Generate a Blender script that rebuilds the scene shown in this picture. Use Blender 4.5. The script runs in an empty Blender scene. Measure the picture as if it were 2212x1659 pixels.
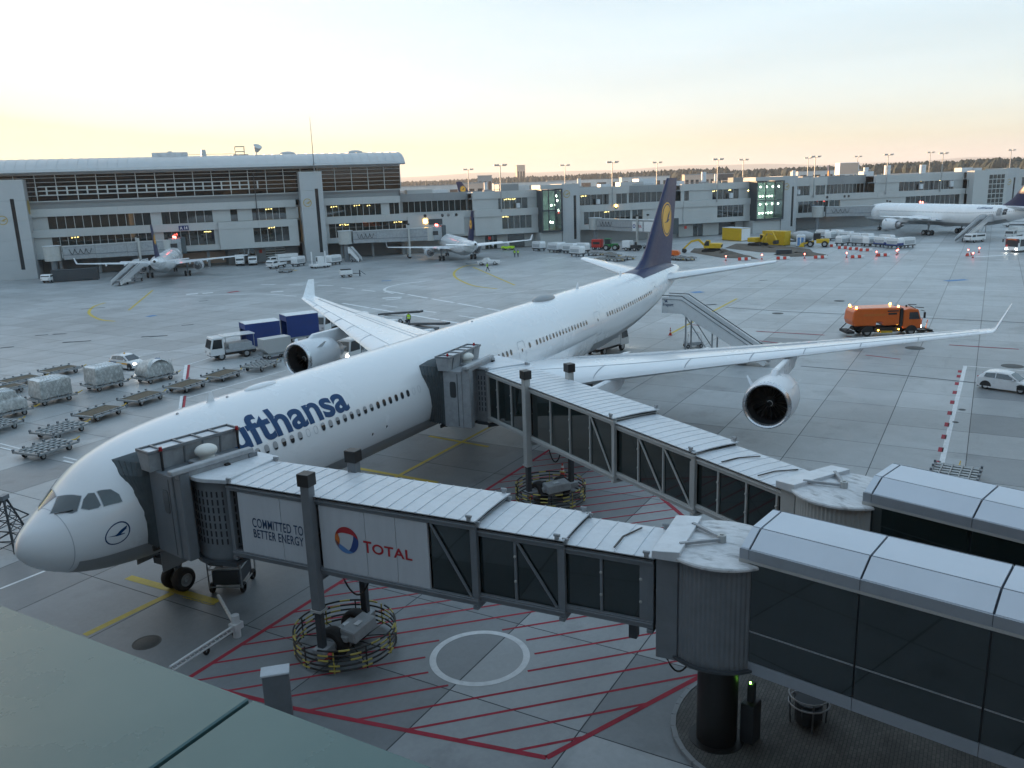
import bpy, bmesh, math, random
from mathutils import Vector, Matrix
random.seed(7)
sc = bpy.context.scene
COL = sc.collection
PI = math.pi
rad = math.radians

# ------------------------------------------------------------------ camera
CAM = Vector((-15.612, -30.342, 17.194))
YAW, PIT, ROL, FOC = rad(29.908), rad(13.544), rad(-1.975), 0.81446
FW = Vector((math.cos(PIT)*math.cos(YAW), math.cos(PIT)*math.sin(YAW), -math.sin(PIT)))
_r = Vector((math.sin(YAW), -math.cos(YAW), 0)); _u = _r.cross(FW)
RT = math.cos(ROL)*_r + math.sin(ROL)*_u
UP = -math.sin(ROL)*_r + math.cos(ROL)*_u
cd = bpy.data.cameras.new('camera'); cam = bpy.data.objects.new('camera', cd); COL.objects.link(cam)
cam.matrix_world = Matrix(((RT.x, UP.x, -FW.x, CAM.x), (RT.y, UP.y, -FW.y, CAM.y), (RT.z, UP.z, -FW.z, CAM.z), (0, 0, 0, 1)))
cd.sensor_fit = 'HORIZONTAL'; cd.sensor_width = 36; cd.lens = FOC*36
cd.clip_start = 0.1; cd.clip_end = 60000
sc.camera = cam

# ------------------------------------------------------------------ sky, sun, exposure
SKY_SAT, SKY_TINT, SKY_SOFT = 1.4, (.91, .97, 1.03), 1.35
VEIL, VEIL_COL = .5, (.95, 1.13, 1.30)
SUN_AZ, SUN_EL = rad(80), rad(3.4)          # azimuth from +x towards +y
w = bpy.data.worlds.new('World'); sc.world = w; w.use_nodes = True
nt = w.node_tree; nt.nodes.clear()
sky = nt.nodes.new('ShaderNodeTexSky'); sky.sky_type = 'NISHITA'; sky.sun_disc = False
sky.sun_elevation = SUN_EL; sky.sun_rotation = PI/2 - SUN_AZ
sky.altitude = 100; sky.air_density = 1.0; sky.dust_density = 1.6; sky.ozone_density = 2.0
bg = nt.nodes.new('ShaderNodeBackground'); bg.inputs[1].default_value = 0.15
wo = nt.nodes.new('ShaderNodeOutputWorld')
hs = nt.nodes.new('ShaderNodeHueSaturation'); hs.inputs['Saturation'].default_value = SKY_SAT
tn = nt.nodes.new('ShaderNodeMix'); tn.data_type = 'RGBA'; tn.blend_type = 'MULTIPLY'; tn.inputs[0].default_value = 1; tn.inputs[7].default_value = (*SKY_TINT, 1)   # the photograph's cool white balance
nt.links.new(sky.outputs[0], hs.inputs['Color']); nt.links.new(hs.outputs[0], tn.inputs[6])
vl = nt.nodes.new('ShaderNodeMix'); vl.data_type = 'RGBA'; vl.inputs[0].default_value = VEIL; vl.inputs[7].default_value = (*VEIL_COL, 1)   # thin high veil of cloud, even over the whole sky
cn = nt.nodes.new('ShaderNodeTexNoise'); cn.inputs['Scale'].default_value = 2.2; cn.inputs['Detail'].default_value = 6; cn.inputs['Roughness'].default_value = .55
cm = nt.nodes.new('ShaderNodeMapping'); cm.inputs['Scale'].default_value = (1, 1, 9); ct = nt.nodes.new('ShaderNodeTexCoord')
cr_ = nt.nodes.new('ShaderNodeMapRange'); cr_.inputs[1].default_value = .35; cr_.inputs[2].default_value = .7; cr_.inputs[3].default_value = 1.03; cr_.inputs[4].default_value = .88
cx = nt.nodes.new('ShaderNodeMix'); cx.data_type = 'RGBA'; cx.blend_type = 'MULTIPLY'; cx.inputs[0].default_value = 1; cx.inputs[6].default_value = (*VEIL_COL, 1)
nt.links.new(ct.outputs['Generated'], cm.inputs[0]); nt.links.new(cm.outputs[0], cn.inputs['Vector']); nt.links.new(cn.outputs['Fac'], cr_.inputs[0]); nt.links.new(cr_.outputs[0], cx.inputs[7]); nt.links.new(cx.outputs[2], vl.inputs[7])
va = nt.nodes.new('ShaderNodeVectorMath'); va.operation = 'MULTIPLY_ADD'; va.inputs[1].default_value = (1/SKY_SOFT,)*3; va.inputs[2].default_value = (1, 1, 1)
vd = nt.nodes.new('ShaderNodeVectorMath'); vd.operation = 'DIVIDE'      # evening haze evens out the glow round the sun
nt.links.new(tn.outputs[2], va.inputs[0]); nt.links.new(tn.outputs[2], vd.inputs[0]); nt.links.new(va.outputs[0], vd.inputs[1])
nt.links.new(vd.outputs[0], vl.inputs[6]); nt.links.new(vl.outputs[2], bg.inputs[0]); nt.links.new(bg.outputs[0], wo.inputs[0])
sl = bpy.data.lights.new('sun', 'SUN'); sl.energy = 2.2; sl.angle = rad(0.6); sl.color = (1.0, .60, .30)
so = bpy.data.objects.new('sun', sl); COL.objects.link(so)
sd = Vector((math.cos(SUN_EL)*math.cos(SUN_AZ), math.cos(SUN_EL)*math.sin(SUN_AZ), math.sin(SUN_EL)))
so.rotation_euler = sd.to_track_quat('Z', 'Y').to_euler(); so.location = (0, 0, 60)
vs = sc.view_settings; vs.view_transform = 'Standard'; vs.look = 'None'; vs.gamma = 1; vs.use_curve_mapping = False
vs.exposure = 2.8
sc.render.engine = 'CYCLES'
sc.cycles.max_bounces = 4; sc.cycles.transparent_max_bounces = 10; sc.cycles.diffuse_bounces = 2; sc.cycles.glossy_bounces = 2
sc.cycles.transmission_bounces = 2; sc.cycles.volume_bounces = 0; sc.cycles.caustics_reflective = False; sc.cycles.caustics_refractive = False

# ------------------------------------------------------------------ ground survey: a sight line of the photograph (2212 x 1659) met with a level
def G(px, py, z=0.0):
    d = FW + RT*((px-1106)/(FOC*2212)) - UP*((py-829.5)/(FOC*2212))
    p = CAM + d*((z-CAM.z)/d.z)
    return Vector((p.x, p.y, z))

# ------------------------------------------------------------------ mesh helper
class MB:
    def __init__(s): s.v = []; s.f = []
    def add(s, vs, fs):
        o = len(s.v); s.v += [tuple(p) for p in vs]; s.f += [tuple(i+o for i in f) for f in fs]; return s
    def box(s, x0, x1, y0, y1, z0, z1):
        return s.add([(x0,y0,z0),(x1,y0,z0),(x1,y1,z0),(x0,y1,z0),(x0,y0,z1),(x1,y0,z1),(x1,y1,z1),(x0,y1,z1)],
                     [(0,3,2,1),(4,5,6,7),(0,1,5,4),(1,2,6,5),(2,3,7,6),(3,0,4,7)])
    def hexa(s, p):   # 8 points, bottom 4 ccw then top 4
        return s.add(p, [(0,3,2,1),(4,5,6,7),(0,1,5,4),(1,2,6,5),(2,3,7,6),(3,0,4,7)])
    def bar(s, p, q, w, h=None, up=(0,0,1)):
        p, q = Vector(p), Vector(q); h = w if h is None else h
        d = (q-p).normalized(); up = Vector(up)
        if abs(d.dot(up)) > .97: up = Vector((1,0,0))
        a = d.cross(up).normalized()*(w/2); b = a.cross(d).normalized()*(h/2)
        return s.hexa([p-a-b, q-a-b, q+a-b, p+a-b, p-a+b, q-a+b, q+a+b, p+a+b])
    def cyl(s, p, q, r, r2=None, n=12, cap=True):
        p, q = Vector(p), Vector(q); r2 = r if r2 is None else r2
        d = (q-p).normalized(); up = Vector((0,0,1)) if abs(d.z) < .95 else Vector((1,0,0))
        a = d.cross(up).normalized(); b = a.cross(d)
        vs = []
        for c, rr in ((p, r), (q, r2)):
            vs += [c + (a*math.cos(2*PI*i/n) + b*math.sin(2*PI*i/n))*rr for i in range(n)]
        fs = [(i, i+n, (i+1) % n + n, (i+1) % n) for i in range(n)]
        if cap: fs += [tuple(range(n)), tuple(range(2*n-1, n-1, -1))]
        return s.add(vs, fs)
    def tube(s, pts, r, n=6):
        pts = [Vector(p) for p in pts]; rings = []
        for i, p in enumerate(pts):
            d = (pts[min(i+1, len(pts)-1)] - pts[max(i-1, 0)]).normalized()
            up = Vector((0,0,1)) if abs(d.z) < .9 else Vector((1,0,0))
            a = d.cross(up).normalized(); b = a.cross(d)
            rings.append([p + (a*math.cos(2*PI*k/n) + b*math.sin(2*PI*k/n))*r for k in range(n)])
        return s.loft(rings, True, True)
    def loft(s, rings, ca=False, cb=False, close=True):
        n = len(rings[0]); vs = [p for r in rings for p in r]; fs = []
        m = n if close else n-1
        for j in range(len(rings)-1):
            for i in range(m):
                a = j*n+i; b = j*n+(i+1) % n
                fs.append((a, b, b+n, a+n))
        if ca: fs.append(tuple(range(n-1, -1, -1)))
        if cb: fs.append(tuple((len(rings)-1)*n+i for i in range(n)))
        return s.add(vs, fs)
    def lathe(s, prof, o=(0,0,0), ax='z', n=24, a0=0, a1=2*PI):
        full = abs(a1-a0-2*PI) < 1e-6; k = n if full else n+1; rings = []
        for i in range(k):
            t = a0+(a1-a0)*i/n; c, q = math.cos(t), math.sin(t); ring = []
            for r, h in prof:
                if ax == 'z': p = (r*c, r*q, h)
                elif ax == 'x': p = (h, r*c, r*q)
                else: p = (r*c, h, r*q)
                ring.append((p[0]+o[0], p[1]+o[1], p[2]+o[2]))
            rings.append(ring)
        if full: rings.append(rings[0])
        return s.loft(rings, close=False)
    def prism(s, poly, fn0, fn1):
        n = len(poly)
        return s.add([fn0(p) for p in poly]+[fn1(p) for p in poly], [tuple(range(n-1,-1,-1)), tuple(range(n, 2*n))]+[(i, (i+1) % n, (i+1) % n+n, i+n) for i in range(n)])
    def ext(s, poly, a, b, ax='y'):    # polygon of 2-D points extruded along an axis
        if ax == 'y': return s.prism(poly, lambda p: (p[0], a, p[1]), lambda p: (p[0], b, p[1]))
        if ax == 'x': return s.prism(poly, lambda p: (a, p[0], p[1]), lambda p: (b, p[0], p[1]))
        return s.prism(poly, lambda p: (p[0], p[1], a), lambda p: (p[0], p[1], b))
    def ell(s, c, rx, ry, rz, n=12, m=8, z0=-1.0):
        rings = []
        for j in range(m+1):
            t = -PI/2 + PI*j/m; zz = max(math.sin(t), z0); rr = math.cos(t) if math.sin(t) >= z0 else math.sqrt(max(0, 1-z0*z0))
            rr = max(rr, 1e-3)
            rings.append([(c[0]+rx*rr*math.cos(2*PI*i/n), c[1]+ry*rr*math.sin(2*PI*i/n), c[2]+rz*zz) for i in range(n)])
        return s.loft(rings, True, True)
    def mesh(s, name, mat, smooth=None, bevel=0):
        me = bpy.data.meshes.new(name); me.from_pydata(s.v, [], s.f)
        bm = bmesh.new(); bm.from_mesh(me)
        if bevel:
            bmesh.ops.remove_doubles(bm, verts=bm.verts, dist=1e-5)
            bmesh.ops.recalc_face_normals(bm, faces=bm.faces)
            eds = [e for e in bm.edges if len(e.link_faces) == 2 and e.calc_face_angle(0) > .5]
            bmesh.ops.bevel(bm, geom=eds, offset=bevel, segments=1, affect='EDGES', clamp_overlap=True)
        bmesh.ops.recalc_face_normals(bm, faces=bm.faces)
        bm.to_mesh(me); bm.free()
        if smooth:
            me.polygons.foreach_set('use_smooth', [True]*len(me.polygons)); me.set_sharp_from_angle(angle=smooth)
        if mat is not None: me.materials.append(M[mat] if isinstance(mat, str) else mat)
        me.update(); return me
    def build(s, name, mat, parent=None, smooth=None, bevel=0, loc=None, rz=0):
        return put(name, s.mesh(name, mat, smooth, bevel), parent, loc, rz)

def put(name, me, parent=None, loc=None, rz=0):
    o = bpy.data.objects.new(name, me); COL.objects.link(o)
    if parent is not None: o.parent = parent
    if loc is not None: o.location = loc
    if rz: o.rotation_euler.z = rz
    return o
def tag(o, label=None, cat=None, group=None, kind=None):
    if label: o['label'] = label
    if cat: o['category'] = cat
    if group: o['group'] = group
    if kind: o['kind'] = kind
    return o
def thing(name, label, cat, loc=(0,0,0), rz=0, group=None):
    o = bpy.data.objects.new(name, None); COL.objects.link(o); o.empty_display_size = .3
    o.location = loc; o.rotation_euler = (0, 0, rz)
    return tag(o, label, cat, group)
KIDS = {}
def dup(root, loc, rz=None, label=None, group=None):
    kids = {}
    for o in COL.objects:
        if o.parent: kids.setdefault(o.parent.name, []).append(o)
    def cp(o, par):
        c = o.copy(); COL.objects.link(c)
        if par: c.parent = par
        for k in kids.get(o.name, []): cp(k, c)
        return c
    r = cp(root, None); r.location = loc
    if rz is not None: r.rotation_euler.z = rz
    if label: r['label'] = label
    if group: r['group'] = group
    return r

# ------------------------------------------------------------------ materials
M = {}
def mat(name, col, rough=.6, metal=0.0, var=.0, scale=3.0, bump=0.0, bscale=40.0, coat=0.0, emit=None, estr=0.0, stain=0.0, stcol=None, spec=None, aniso=None):
    m = bpy.data.materials.new(name); m.use_nodes = True; t = m.node_tree; b = t.nodes['Principled BSDF']; L = t.links.new
    b.inputs['Base Color'].default_value = (*col, 1); b.inputs['Roughness'].default_value = rough; b.inputs['Metallic'].default_value = metal
    if coat: b.inputs['Coat Weight'].default_value = coat; b.inputs['Coat Roughness'].default_value = .08
    if spec is not None: b.inputs['Specular IOR Level'].default_value = spec
    if emit: b.inputs['Emission Color'].default_value = (*emit, 1); b.inputs['Emission Strength'].default_value = estr
    tc = t.nodes.new('ShaderNodeTexCoord')
    if var or stain:
        n = t.nodes.new('ShaderNodeTexNoise'); n.inputs['Scale'].default_value = scale; n.inputs['Detail'].default_value = 8; n.inputs['Roughness'].default_value = .62
        mp = t.nodes.new('ShaderNodeMapping')
        if aniso: mp.inputs['Scale'].default_value = aniso
        L(tc.outputs['Object'], mp.inputs[0]); L(mp.outputs[0], n.inputs['Vector'])
        r = t.nodes.new('ShaderNodeMapRange'); r.inputs[1].default_value = .3; r.inputs[2].default_value = .7
        r.inputs[3].default_value = 1-var; r.inputs[4].default_value = 1+var*.6
        L(n.outputs['Fac'], r.inputs[0])
        mx = t.nodes.new('ShaderNodeMix'); mx.data_type = 'RGBA'; mx.blend_type = 'MULTIPLY'; mx.inputs[0].default_value = 1
        mx.inputs[6].default_value = (*col, 1); L(r.outputs[0], mx.inputs[7]); out = mx.outputs[2]
        if stain:
            n2 = t.nodes.new('ShaderNodeTexNoise'); n2.inputs['Scale'].default_value = scale*.45; n2.inputs['Detail'].default_value = 10; n2.inputs['Roughness'].default_value = .7
            L(mp.outputs[0], n2.inputs['Vector'])
            r2 = t.nodes.new('ShaderNodeMapRange'); r2.inputs[1].default_value = .52; r2.inputs[2].default_value = .72; r2.inputs[3].default_value = 0; r2.inputs[4].default_value = stain
            L(n2.outputs['Fac'], r2.inputs[0])
            m2 = t.nodes.new('ShaderNodeMix'); m2.data_type = 'RGBA'; L(r2.outputs[0], m2.inputs[0]); L(out, m2.inputs[6])
            m2.inputs[7].default_value = (*(stcol or tuple(c*.35 for c in col)), 1); out = m2.outputs[2]
        L(out, b.inputs['Base Color'])
        r3 = t.nodes.new('ShaderNodeMapRange'); r3.inputs[3].default_value = max(.03, rough-.12); r3.inputs[4].default_value = min(1, rough+.12)
        L(n.outputs['Fac'], r3.inputs[0]); L(r3.outputs[0], b.inputs['Roughness'])
    if bump:
        nb = t.nodes.new('ShaderNodeTexNoise'); nb.inputs['Scale'].default_value = bscale; nb.inputs['Detail'].default_value = 5
        L(tc.outputs['Object'], nb.inputs['Vector'])
        bp = t.nodes.new('ShaderNodeBump'); bp.inputs['Strength'].default_value = bump; bp.inputs['Distance'].default_value = .02
        L(nb.outputs['Fac'], bp.inputs['Height']); L(bp.outputs[0], b.inputs['Normal'])
    M[name] = m; return m

def glass(name, tint, refl=.12, dens=.6, rough=.03):
    m = bpy.data.materials.new(name); m.use_nodes = True; t = m.node_tree; t.nodes.clear(); L = t.links.new
    o = t.nodes.new('ShaderNodeOutputMaterial'); g = t.nodes.new('ShaderNodeBsdfGlossy'); g.inputs['Roughness'].default_value = rough
    g.inputs['Color'].default_value = (.9, .95, 1, 1)
    tr = t.nodes.new('ShaderNodeBsdfTransparent'); tr.inputs['Color'].default_value = (*[c*(1-dens) for c in tint], 1)
    d = t.nodes.new('ShaderNodeBsdfDiffuse'); d.inputs['Color'].default_value = (*[c*.03 for c in tint], 1)
    a = t.nodes.new('ShaderNodeAddShader'); L(tr.outputs[0], a.inputs[0]); L(d.outputs[0], a.inputs[1])
    f = t.nodes.new('ShaderNodeFresnel'); f.inputs['IOR'].default_value = 1.45
    mr = t.nodes.new('ShaderNodeMapRange'); mr.inputs[3].default_value = refl*.5; mr.inputs[4].default_value = 1.0; L(f.outputs[0], mr.inputs[0])
    mx = t.nodes.new('ShaderNodeMixShader'); L(mr.outputs[0], mx.inputs[0]); L(a.outputs[0], mx.inputs[1]); L(g.outputs[0], mx.inputs[2])
    L(mx.outputs[0], o.inputs[0]); M[name] = m; return m

mat('aircraft_white', (.80,.82,.84), .26, var=.012, scale=.25, coat=.3)
mat('aircraft_grey', (.30,.315,.33), .4, var=.06, scale=1)
mat('nacelle_white', (.70,.72,.75), .3, var=.05, scale=1.2, coat=.2)
mat('lip_metal', (.62,.63,.65), .28, metal=.85, var=.05)
mat('bare_metal', (.42,.43,.45), .38, metal=.7, var=.12, scale=5)
mat('livery_blue', (.004,.050,.150), .45, spec=.3)
mat('fin_blue', (.006,.015,.072), .38, var=.05, spec=.4)
mat('emblem_yellow', (.78,.40,.022), .4, coat=.2)
mat('panel_line', (.42,.45,.49), .6)
mat('window_dark', (.025,.03,.035), .12, coat=.4)
mat('window_shade', (.34,.36,.38), .3)
mat('cockpit_glass', (.03,.05,.058), .07, var=.2, scale=1.5, coat=.5, spec=.7)
mat('rubber', (.016,.016,.017), .75, var=.25, scale=9)
mat('hub', (.42,.43,.44), .45, metal=.4)
mat('duct_dark', (.022,.024,.027), .5)
mat('fan_metal', (.09,.095,.10), .35, metal=.6)
mat('steel_grey', (.185,.205,.225), .45, metal=.15, var=.12, scale=2.2)
mat('steel_dark', (.055,.065,.075), .5, metal=.1, var=.18, scale=3)
mat('frame_grey', (.20,.222,.245), .42, metal=.2, var=.1, scale=2)
mat('frame_light', (.46,.47,.46), .45, metal=.1, var=.1, scale=2)
mat('roof_white', (.62,.655,.69), .42, var=.12, scale=2.0, stain=.55, stcol=(.33,.36,.39), bump=.02)
mat('roof_dirty', (.60,.62,.64), .55, var=.2, scale=2.4, stain=1.0, stcol=(.13,.14,.15), aniso=(1,2.6,1))
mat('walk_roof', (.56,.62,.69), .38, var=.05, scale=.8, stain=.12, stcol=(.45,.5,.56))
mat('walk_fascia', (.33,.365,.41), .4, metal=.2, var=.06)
mat('joint_dark', (.03,.04,.06), .7)
mat('ad_white', (.60,.63,.67), .4, var=.05, scale=1.1, stain=.15, stcol=(.4,.43,.47), aniso=(3,3,.4))
mat('print_navy', (.012,.05,.13), .45)
mat('print_red', (.45,.02,.03), .45)
mat('print_blue', (.02,.06,.24), .45)
mat('print_orange', (.65,.17,.03), .45)
mat('print_lightblue', (.10,.25,.55), .45)
mat('cap_black', (.012,.013,.014), .45, var=.2)
mat('bellows', (.075,.095,.105), .75, var=.25, scale=4)
mat('dome_white', (.70,.70,.66), .4, var=.06)
mat('beacon_red', (.35,.012,.02), .25, coat=.4)
mat('machine_grey', (.34,.36,.38), .5, var=.2, scale=2.5, stain=.35)
mat('rail_yellow', (.48,.40,.09), .5, var=.15)
mat('rail_black', (.015,.016,.017), .5)
mat('cable_black', (.012,.012,.013), .55)
mat('ledge_metal', (.075,.150,.155), .28, metal=.15, var=.12, scale=.6, stain=.25, stcol=(.06,.12,.125), aniso=(1,1,1))
mat('vehicle_white', (.74,.75,.76), .3, var=.04, coat=.4)
mat('vehicle_grey', (.42,.44,.46), .5, var=.15)
mat('chassis', (.03,.031,.033), .7, var=.3)
mat('orange_paint', (.72,.14,.018), .35, var=.08, coat=.3)
mat('yellow_paint', (.66,.42,.02), .45, var=.15, stain=.25, stcol=(.2,.14,.03))
mat('red_paint', (.5,.03,.02), .45, var=.1)
mat('green_paint', (.02,.20,.05), .45, var=.1)
mat('blue_canvas', (.010,.040,.19), .6, var=.14, scale=1.6, bump=.1, bscale=3)
mat('hivis', (.50,.80,.04), .7)
mat('cloth_dark', (.03,.035,.06), .85, var=.2)
mat('skin', (.45,.28,.2), .6)
mat('hair', (.03,.02,.015), .7)
mat('galv', (.34,.36,.37), .45, metal=.4, var=.25, scale=6, stain=.3)
mat('wood_deck', (.13,.105,.07), .8, var=.35, scale=5, stain=.4)
mat('cargo_wrap', (.55,.56,.55), .35, var=.5, scale=2.6, stain=.7, stcol=(.13,.14,.14), bump=1.0, bscale=4)
mat('cargo_top', (.72,.74,.75), .5, var=.12, scale=4, bump=.3, bscale=9)
mat('cargo_blue', (.03,.12,.26), .4, var=.3)
mat('net', (.36,.37,.36), .7)
mat('soil', (.115,.095,.075), .95, var=.4, scale=.7, stain=.6, bump=.5, bscale=2)
mat('lamp_white', (.9,.9,.9), .3, emit=(1,.95,.82), estr=6)
mat('lamp_warm', (.9,.8,.5), .3, emit=(1,.66,.25), estr=9)
mat('lamp_amber', (.9,.5,.1), .3, emit=(1,.50,.06), estr=4.5)
mat('lamp_red', (.8,.1,.1), .3, emit=(1,.10,.07), estr=3)
mat('lamp_green', (.2,.9,.1), .3, emit=(.3,1,.1), estr=4)
mat('cone_red', (.55,.05,.03), .55)
mat('cone_white', (.72,.72,.72), .5)
mat('sign_blue', (.015,.035,.13), .4)
mat('paint_red', (.36,.036,.058), .7, var=.25, scale=1.3, stain=.65, stcol=(.2,.075,.085), spec=.2)
mat('paint_white', (.72,.74,.75), .6, var=.16, scale=2.2, stain=.4, stcol=(.34,.37,.39))
mat('paint_yellow', (.56,.42,.045), .6, var=.2, scale=1.5, stain=.55, stcol=(.24,.20,.09))
mat('paint_blue', (.07,.22,.45), .6, var=.2)
mat('tar', (.045,.055,.065), .8, var=.3)
mat('cast_iron', (.05,.055,.055), .6, var=.4, scale=8, bump=.4, bscale=30)
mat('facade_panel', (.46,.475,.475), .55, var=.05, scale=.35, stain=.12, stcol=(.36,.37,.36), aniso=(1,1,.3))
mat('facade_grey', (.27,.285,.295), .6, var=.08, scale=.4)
mat('facade_dark', (.10,.11,.115), .6, var=.12)
mat('tower_panel', (.43,.45,.465), .5, var=.05, scale=.3)
mat('frame_white', (.52,.535,.53), .5)
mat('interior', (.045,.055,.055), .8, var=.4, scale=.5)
mat('interior_green', (.30,.40,.37), .7, var=.25, scale=.4)
mat('roof_metal', (.46,.48,.49), .4, metal=.15, var=.06, scale=.5)
mat('roof_flat', (.33,.335,.34), .85, var=.12, scale=.2)
mat('emblem_gold', (.42,.31,.10), .5)
mat('far_white', (.58,.58,.58), .6, var=.15, scale=.1)
mat('far_tan', (.58,.44,.36), .7)
mat('tree_crown', (.030,.048,.045), .9, var=.5, scale=.08)
mat('hill', (.05,.07,.07), .95, var=.3, scale=.002)
mat('bark', (.06,.05,.04), .9)
glass('tint_glass', (.34,.60,.60), .10, .84)
glass('bridge_glass', (.26,.56,.54), .09, .84)
glass('facade_glass', (.6,.66,.62), .16, .55, .02)
glass('bay_glass', (.75,.9,.84), .10, .12, .02)
glass('hall_glass', (.28,.32,.36), .04, .96, .02)
glass('car_glass', (.3,.36,.38), .2, .75)

def pane_mesh(key, w, h, cache={}):
    k = (key, round(w, 3), round(h, 3))
    if k not in cache: cache[k] = MB().box(-w/2, w/2, -.008, .008, -h/2, h/2).mesh('pane', key)
    return cache[k]
# ------------------------------------------------------------------ ground
def concrete(name, base, grid):
    m = bpy.data.materials.new(name); m.use_nodes = True; t = m.node_tree; b = t.nodes['Principled BSDF']; L = t.links.new
    N = t.nodes.new
    geo = N('ShaderNodeNewGeometry'); b.inputs['Roughness'].default_value = .44; b.inputs['Specular IOR Level'].default_value = .5
    def noise(sc_, det, lo, hi, a, bb, stretch=None):
        n = N('ShaderNodeTexNoise'); n.inputs['Scale'].default_value = sc_; n.inputs['Detail'].default_value = det; n.inputs['Roughness'].default_value = .65
        if stretch:
            mp = N('ShaderNodeMapping'); mp.inputs['Scale'].default_value = stretch; L(geo.outputs['Position'], mp.inputs[0]); L(mp.outputs[0], n.inputs['Vector'])
        else: L(geo.outputs['Position'], n.inputs['Vector'])
        r = N('ShaderNodeMapRange'); r.inputs[1].default_value = lo; r.inputs[2].default_value = hi; r.inputs[3].default_value = a; r.inputs[4].default_value = bb
        L(n.outputs['Fac'], r.inputs[0]); return r.outputs[0]
    def mul(a, c):
        k = N('ShaderNodeMath'); k.operation = 'MULTIPLY'; L(a, k.inputs[0])
        if isinstance(c, float): k.inputs[1].default_value = c
        else: L(c, k.inputs[1])
        return k.outputs[0]
    f = mul(noise(.045, 4, .3, .7, .80, 1.14), noise(.5, 7, .3, .7, .90, 1.08))
    f = mul(f, noise(5, 4, .3, .7, .94, 1.05))
    f = mul(f, noise(.22, 9, .56, .74, 1.0, .62))                    # oil and rubber stains
    f = mul(f, noise(.3, 6, .60, .72, 1.0, .78, (.25, 2.2, 1)))      # wheel tracks
    if not grid:
        oi = N('ShaderNodeObjectInfo'); r = N('ShaderNodeMapRange'); r.inputs[3].default_value = .87; r.inputs[4].default_value = 1.12
        L(oi.outputs['Random'], r.inputs[0]); f = mul(f, r.outputs[0])
    else:
        br = N('ShaderNodeTexBrick'); mp = N('ShaderNodeMapping'); mp.inputs['Location'].default_value = (-.6, .2, 0)
        L(geo.outputs['Position'], mp.inputs[0]); L(mp.outputs[0], br.inputs['Vector'])
        br.offset = 0; br.squash = 1; br.inputs['Scale'].default_value = .1
        br.inputs['Color1'].default_value = (.86,.86,.86,1); br.inputs['Color2'].default_value = (1.1,1.1,1.1,1); br.inputs['Mortar'].default_value = (.40,.42,.45,1)
        br.inputs['Mortar Size'].default_value = .006; br.inputs['Mortar Smooth'].default_value = .3; br.inputs['Brick Width'].default_value = .5; br.inputs['Row Height'].default_value = .5
        sx = N('ShaderNodeSeparateColor'); L(br.outputs['Color'], sx.inputs[0]); f = mul(f, sx.outputs[0])
    mx = N('ShaderNodeMix'); mx.data_type = 'RGBA'; mx.blend_type = 'MULTIPLY'; mx.inputs[0].default_value = 1
    mx.inputs[6].default_value = (*base, 1); L(f, mx.inputs[7]); L(mx.outputs[2], b.inputs['Base Color'])
    nb = N('ShaderNodeTexNoise'); nb.inputs['Scale'].default_value = 14; nb.inputs['Detail'].default_value = 6; L(geo.outputs['Position'], nb.inputs['Vector'])
    bp = N('ShaderNodeBump'); bp.inputs['Strength'].default_value = .12; bp.inputs['Distance'].default_value = .02; L(nb.outputs['Fac'], bp.inputs['Height']); L(bp.outputs[0], b.inputs['Normal'])
    M[name] = m
concrete('concrete', (.34,.36,.37), False)
concrete('concrete_dark', (.20,.215,.225), False)  # darker base tone for the slabs round the nose and a scattered few
concrete('apron', (.36,.38,.39), True)
gm = MB(); E_ = 26000
gm.add([(-E_,-E_,-.012),(E_,-E_,-.012),(E_,E_,-.012),(-E_,E_,-.012)], [(0,1,2,3)])
ground = gm.build('ground', 'apron'); tag(ground, kind='structure')
# joint bed and the slabs of the near apron
SX0, SX1, SY0, SY1 = -4.4, 75.6, -40.2, 29.8
MB().box(SX0, SX1, SY0, SY1, -.011, -.006).build('joint_bed', 'tar', ground)
sm = MB().box(.022, 4.978, .022, 4.978, -.010, 0).mesh('slab', 'concrete', bevel=.01)
sw = MB().box(.022, 4.978, .022, 4.978, -.010, 0).mesh('slab', 'concrete_dark', bevel=.01)
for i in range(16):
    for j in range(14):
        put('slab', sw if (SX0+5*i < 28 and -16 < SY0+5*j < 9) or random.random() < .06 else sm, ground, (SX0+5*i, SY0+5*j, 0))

def ribbon(pts, w, z=.004, mb=None):
    mb = mb or MB(); pts = [Vector((p[0], p[1], 0)) for p in pts]; a = []
    for i, p in enumerate(pts):
        d = (pts[min(i+1, len(pts)-1)] - pts[max(i-1, 0)]).normalized(); n = Vector((-d.y, d.x, 0))*w/2
        a += [(p.x-n.x, p.y-n.y, z), (p.x+n.x, p.y+n.y, z)]
    mb.add(a, [(2*i, 2*i+2, 2*i+3, 2*i+1) for i in range(len(pts)-1)]); return mb
def line(name, mt, px, w, dash=None, z=.004, smooth=False):
    pts = [G(*p) for p in px]
    if smooth:
        q = []
        for i in range(len(pts)-1):
            p0, p1, p2, p3 = pts[max(i-1,0)], pts[i], pts[i+1], pts[min(i+2,len(pts)-1)]
            for k in range(6):
                t = k/6; q.append(.5*((2*p1)+(p2-p0)*t+(2*p0-5*p1+4*p2-p3)*t*t+(3*p1-p0-3*p2+p3)*t**3))
        pts = q+[pts[-1]]
    if not dash: return ribbon(pts, w, z).build(name, mt, ground)
    mb = MB(); on, off = dash; acc = 0
    for a, b in zip(pts, pts[1:]):
        L_ = (b-a).length; d = (b-a)/L_; s = 0
        while s < L_:
            ribbon([a+d*s, a+d*min(L_, s+on)], w, z, mb); s += on+off
    return mb.build(name, mt, ground)

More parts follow.
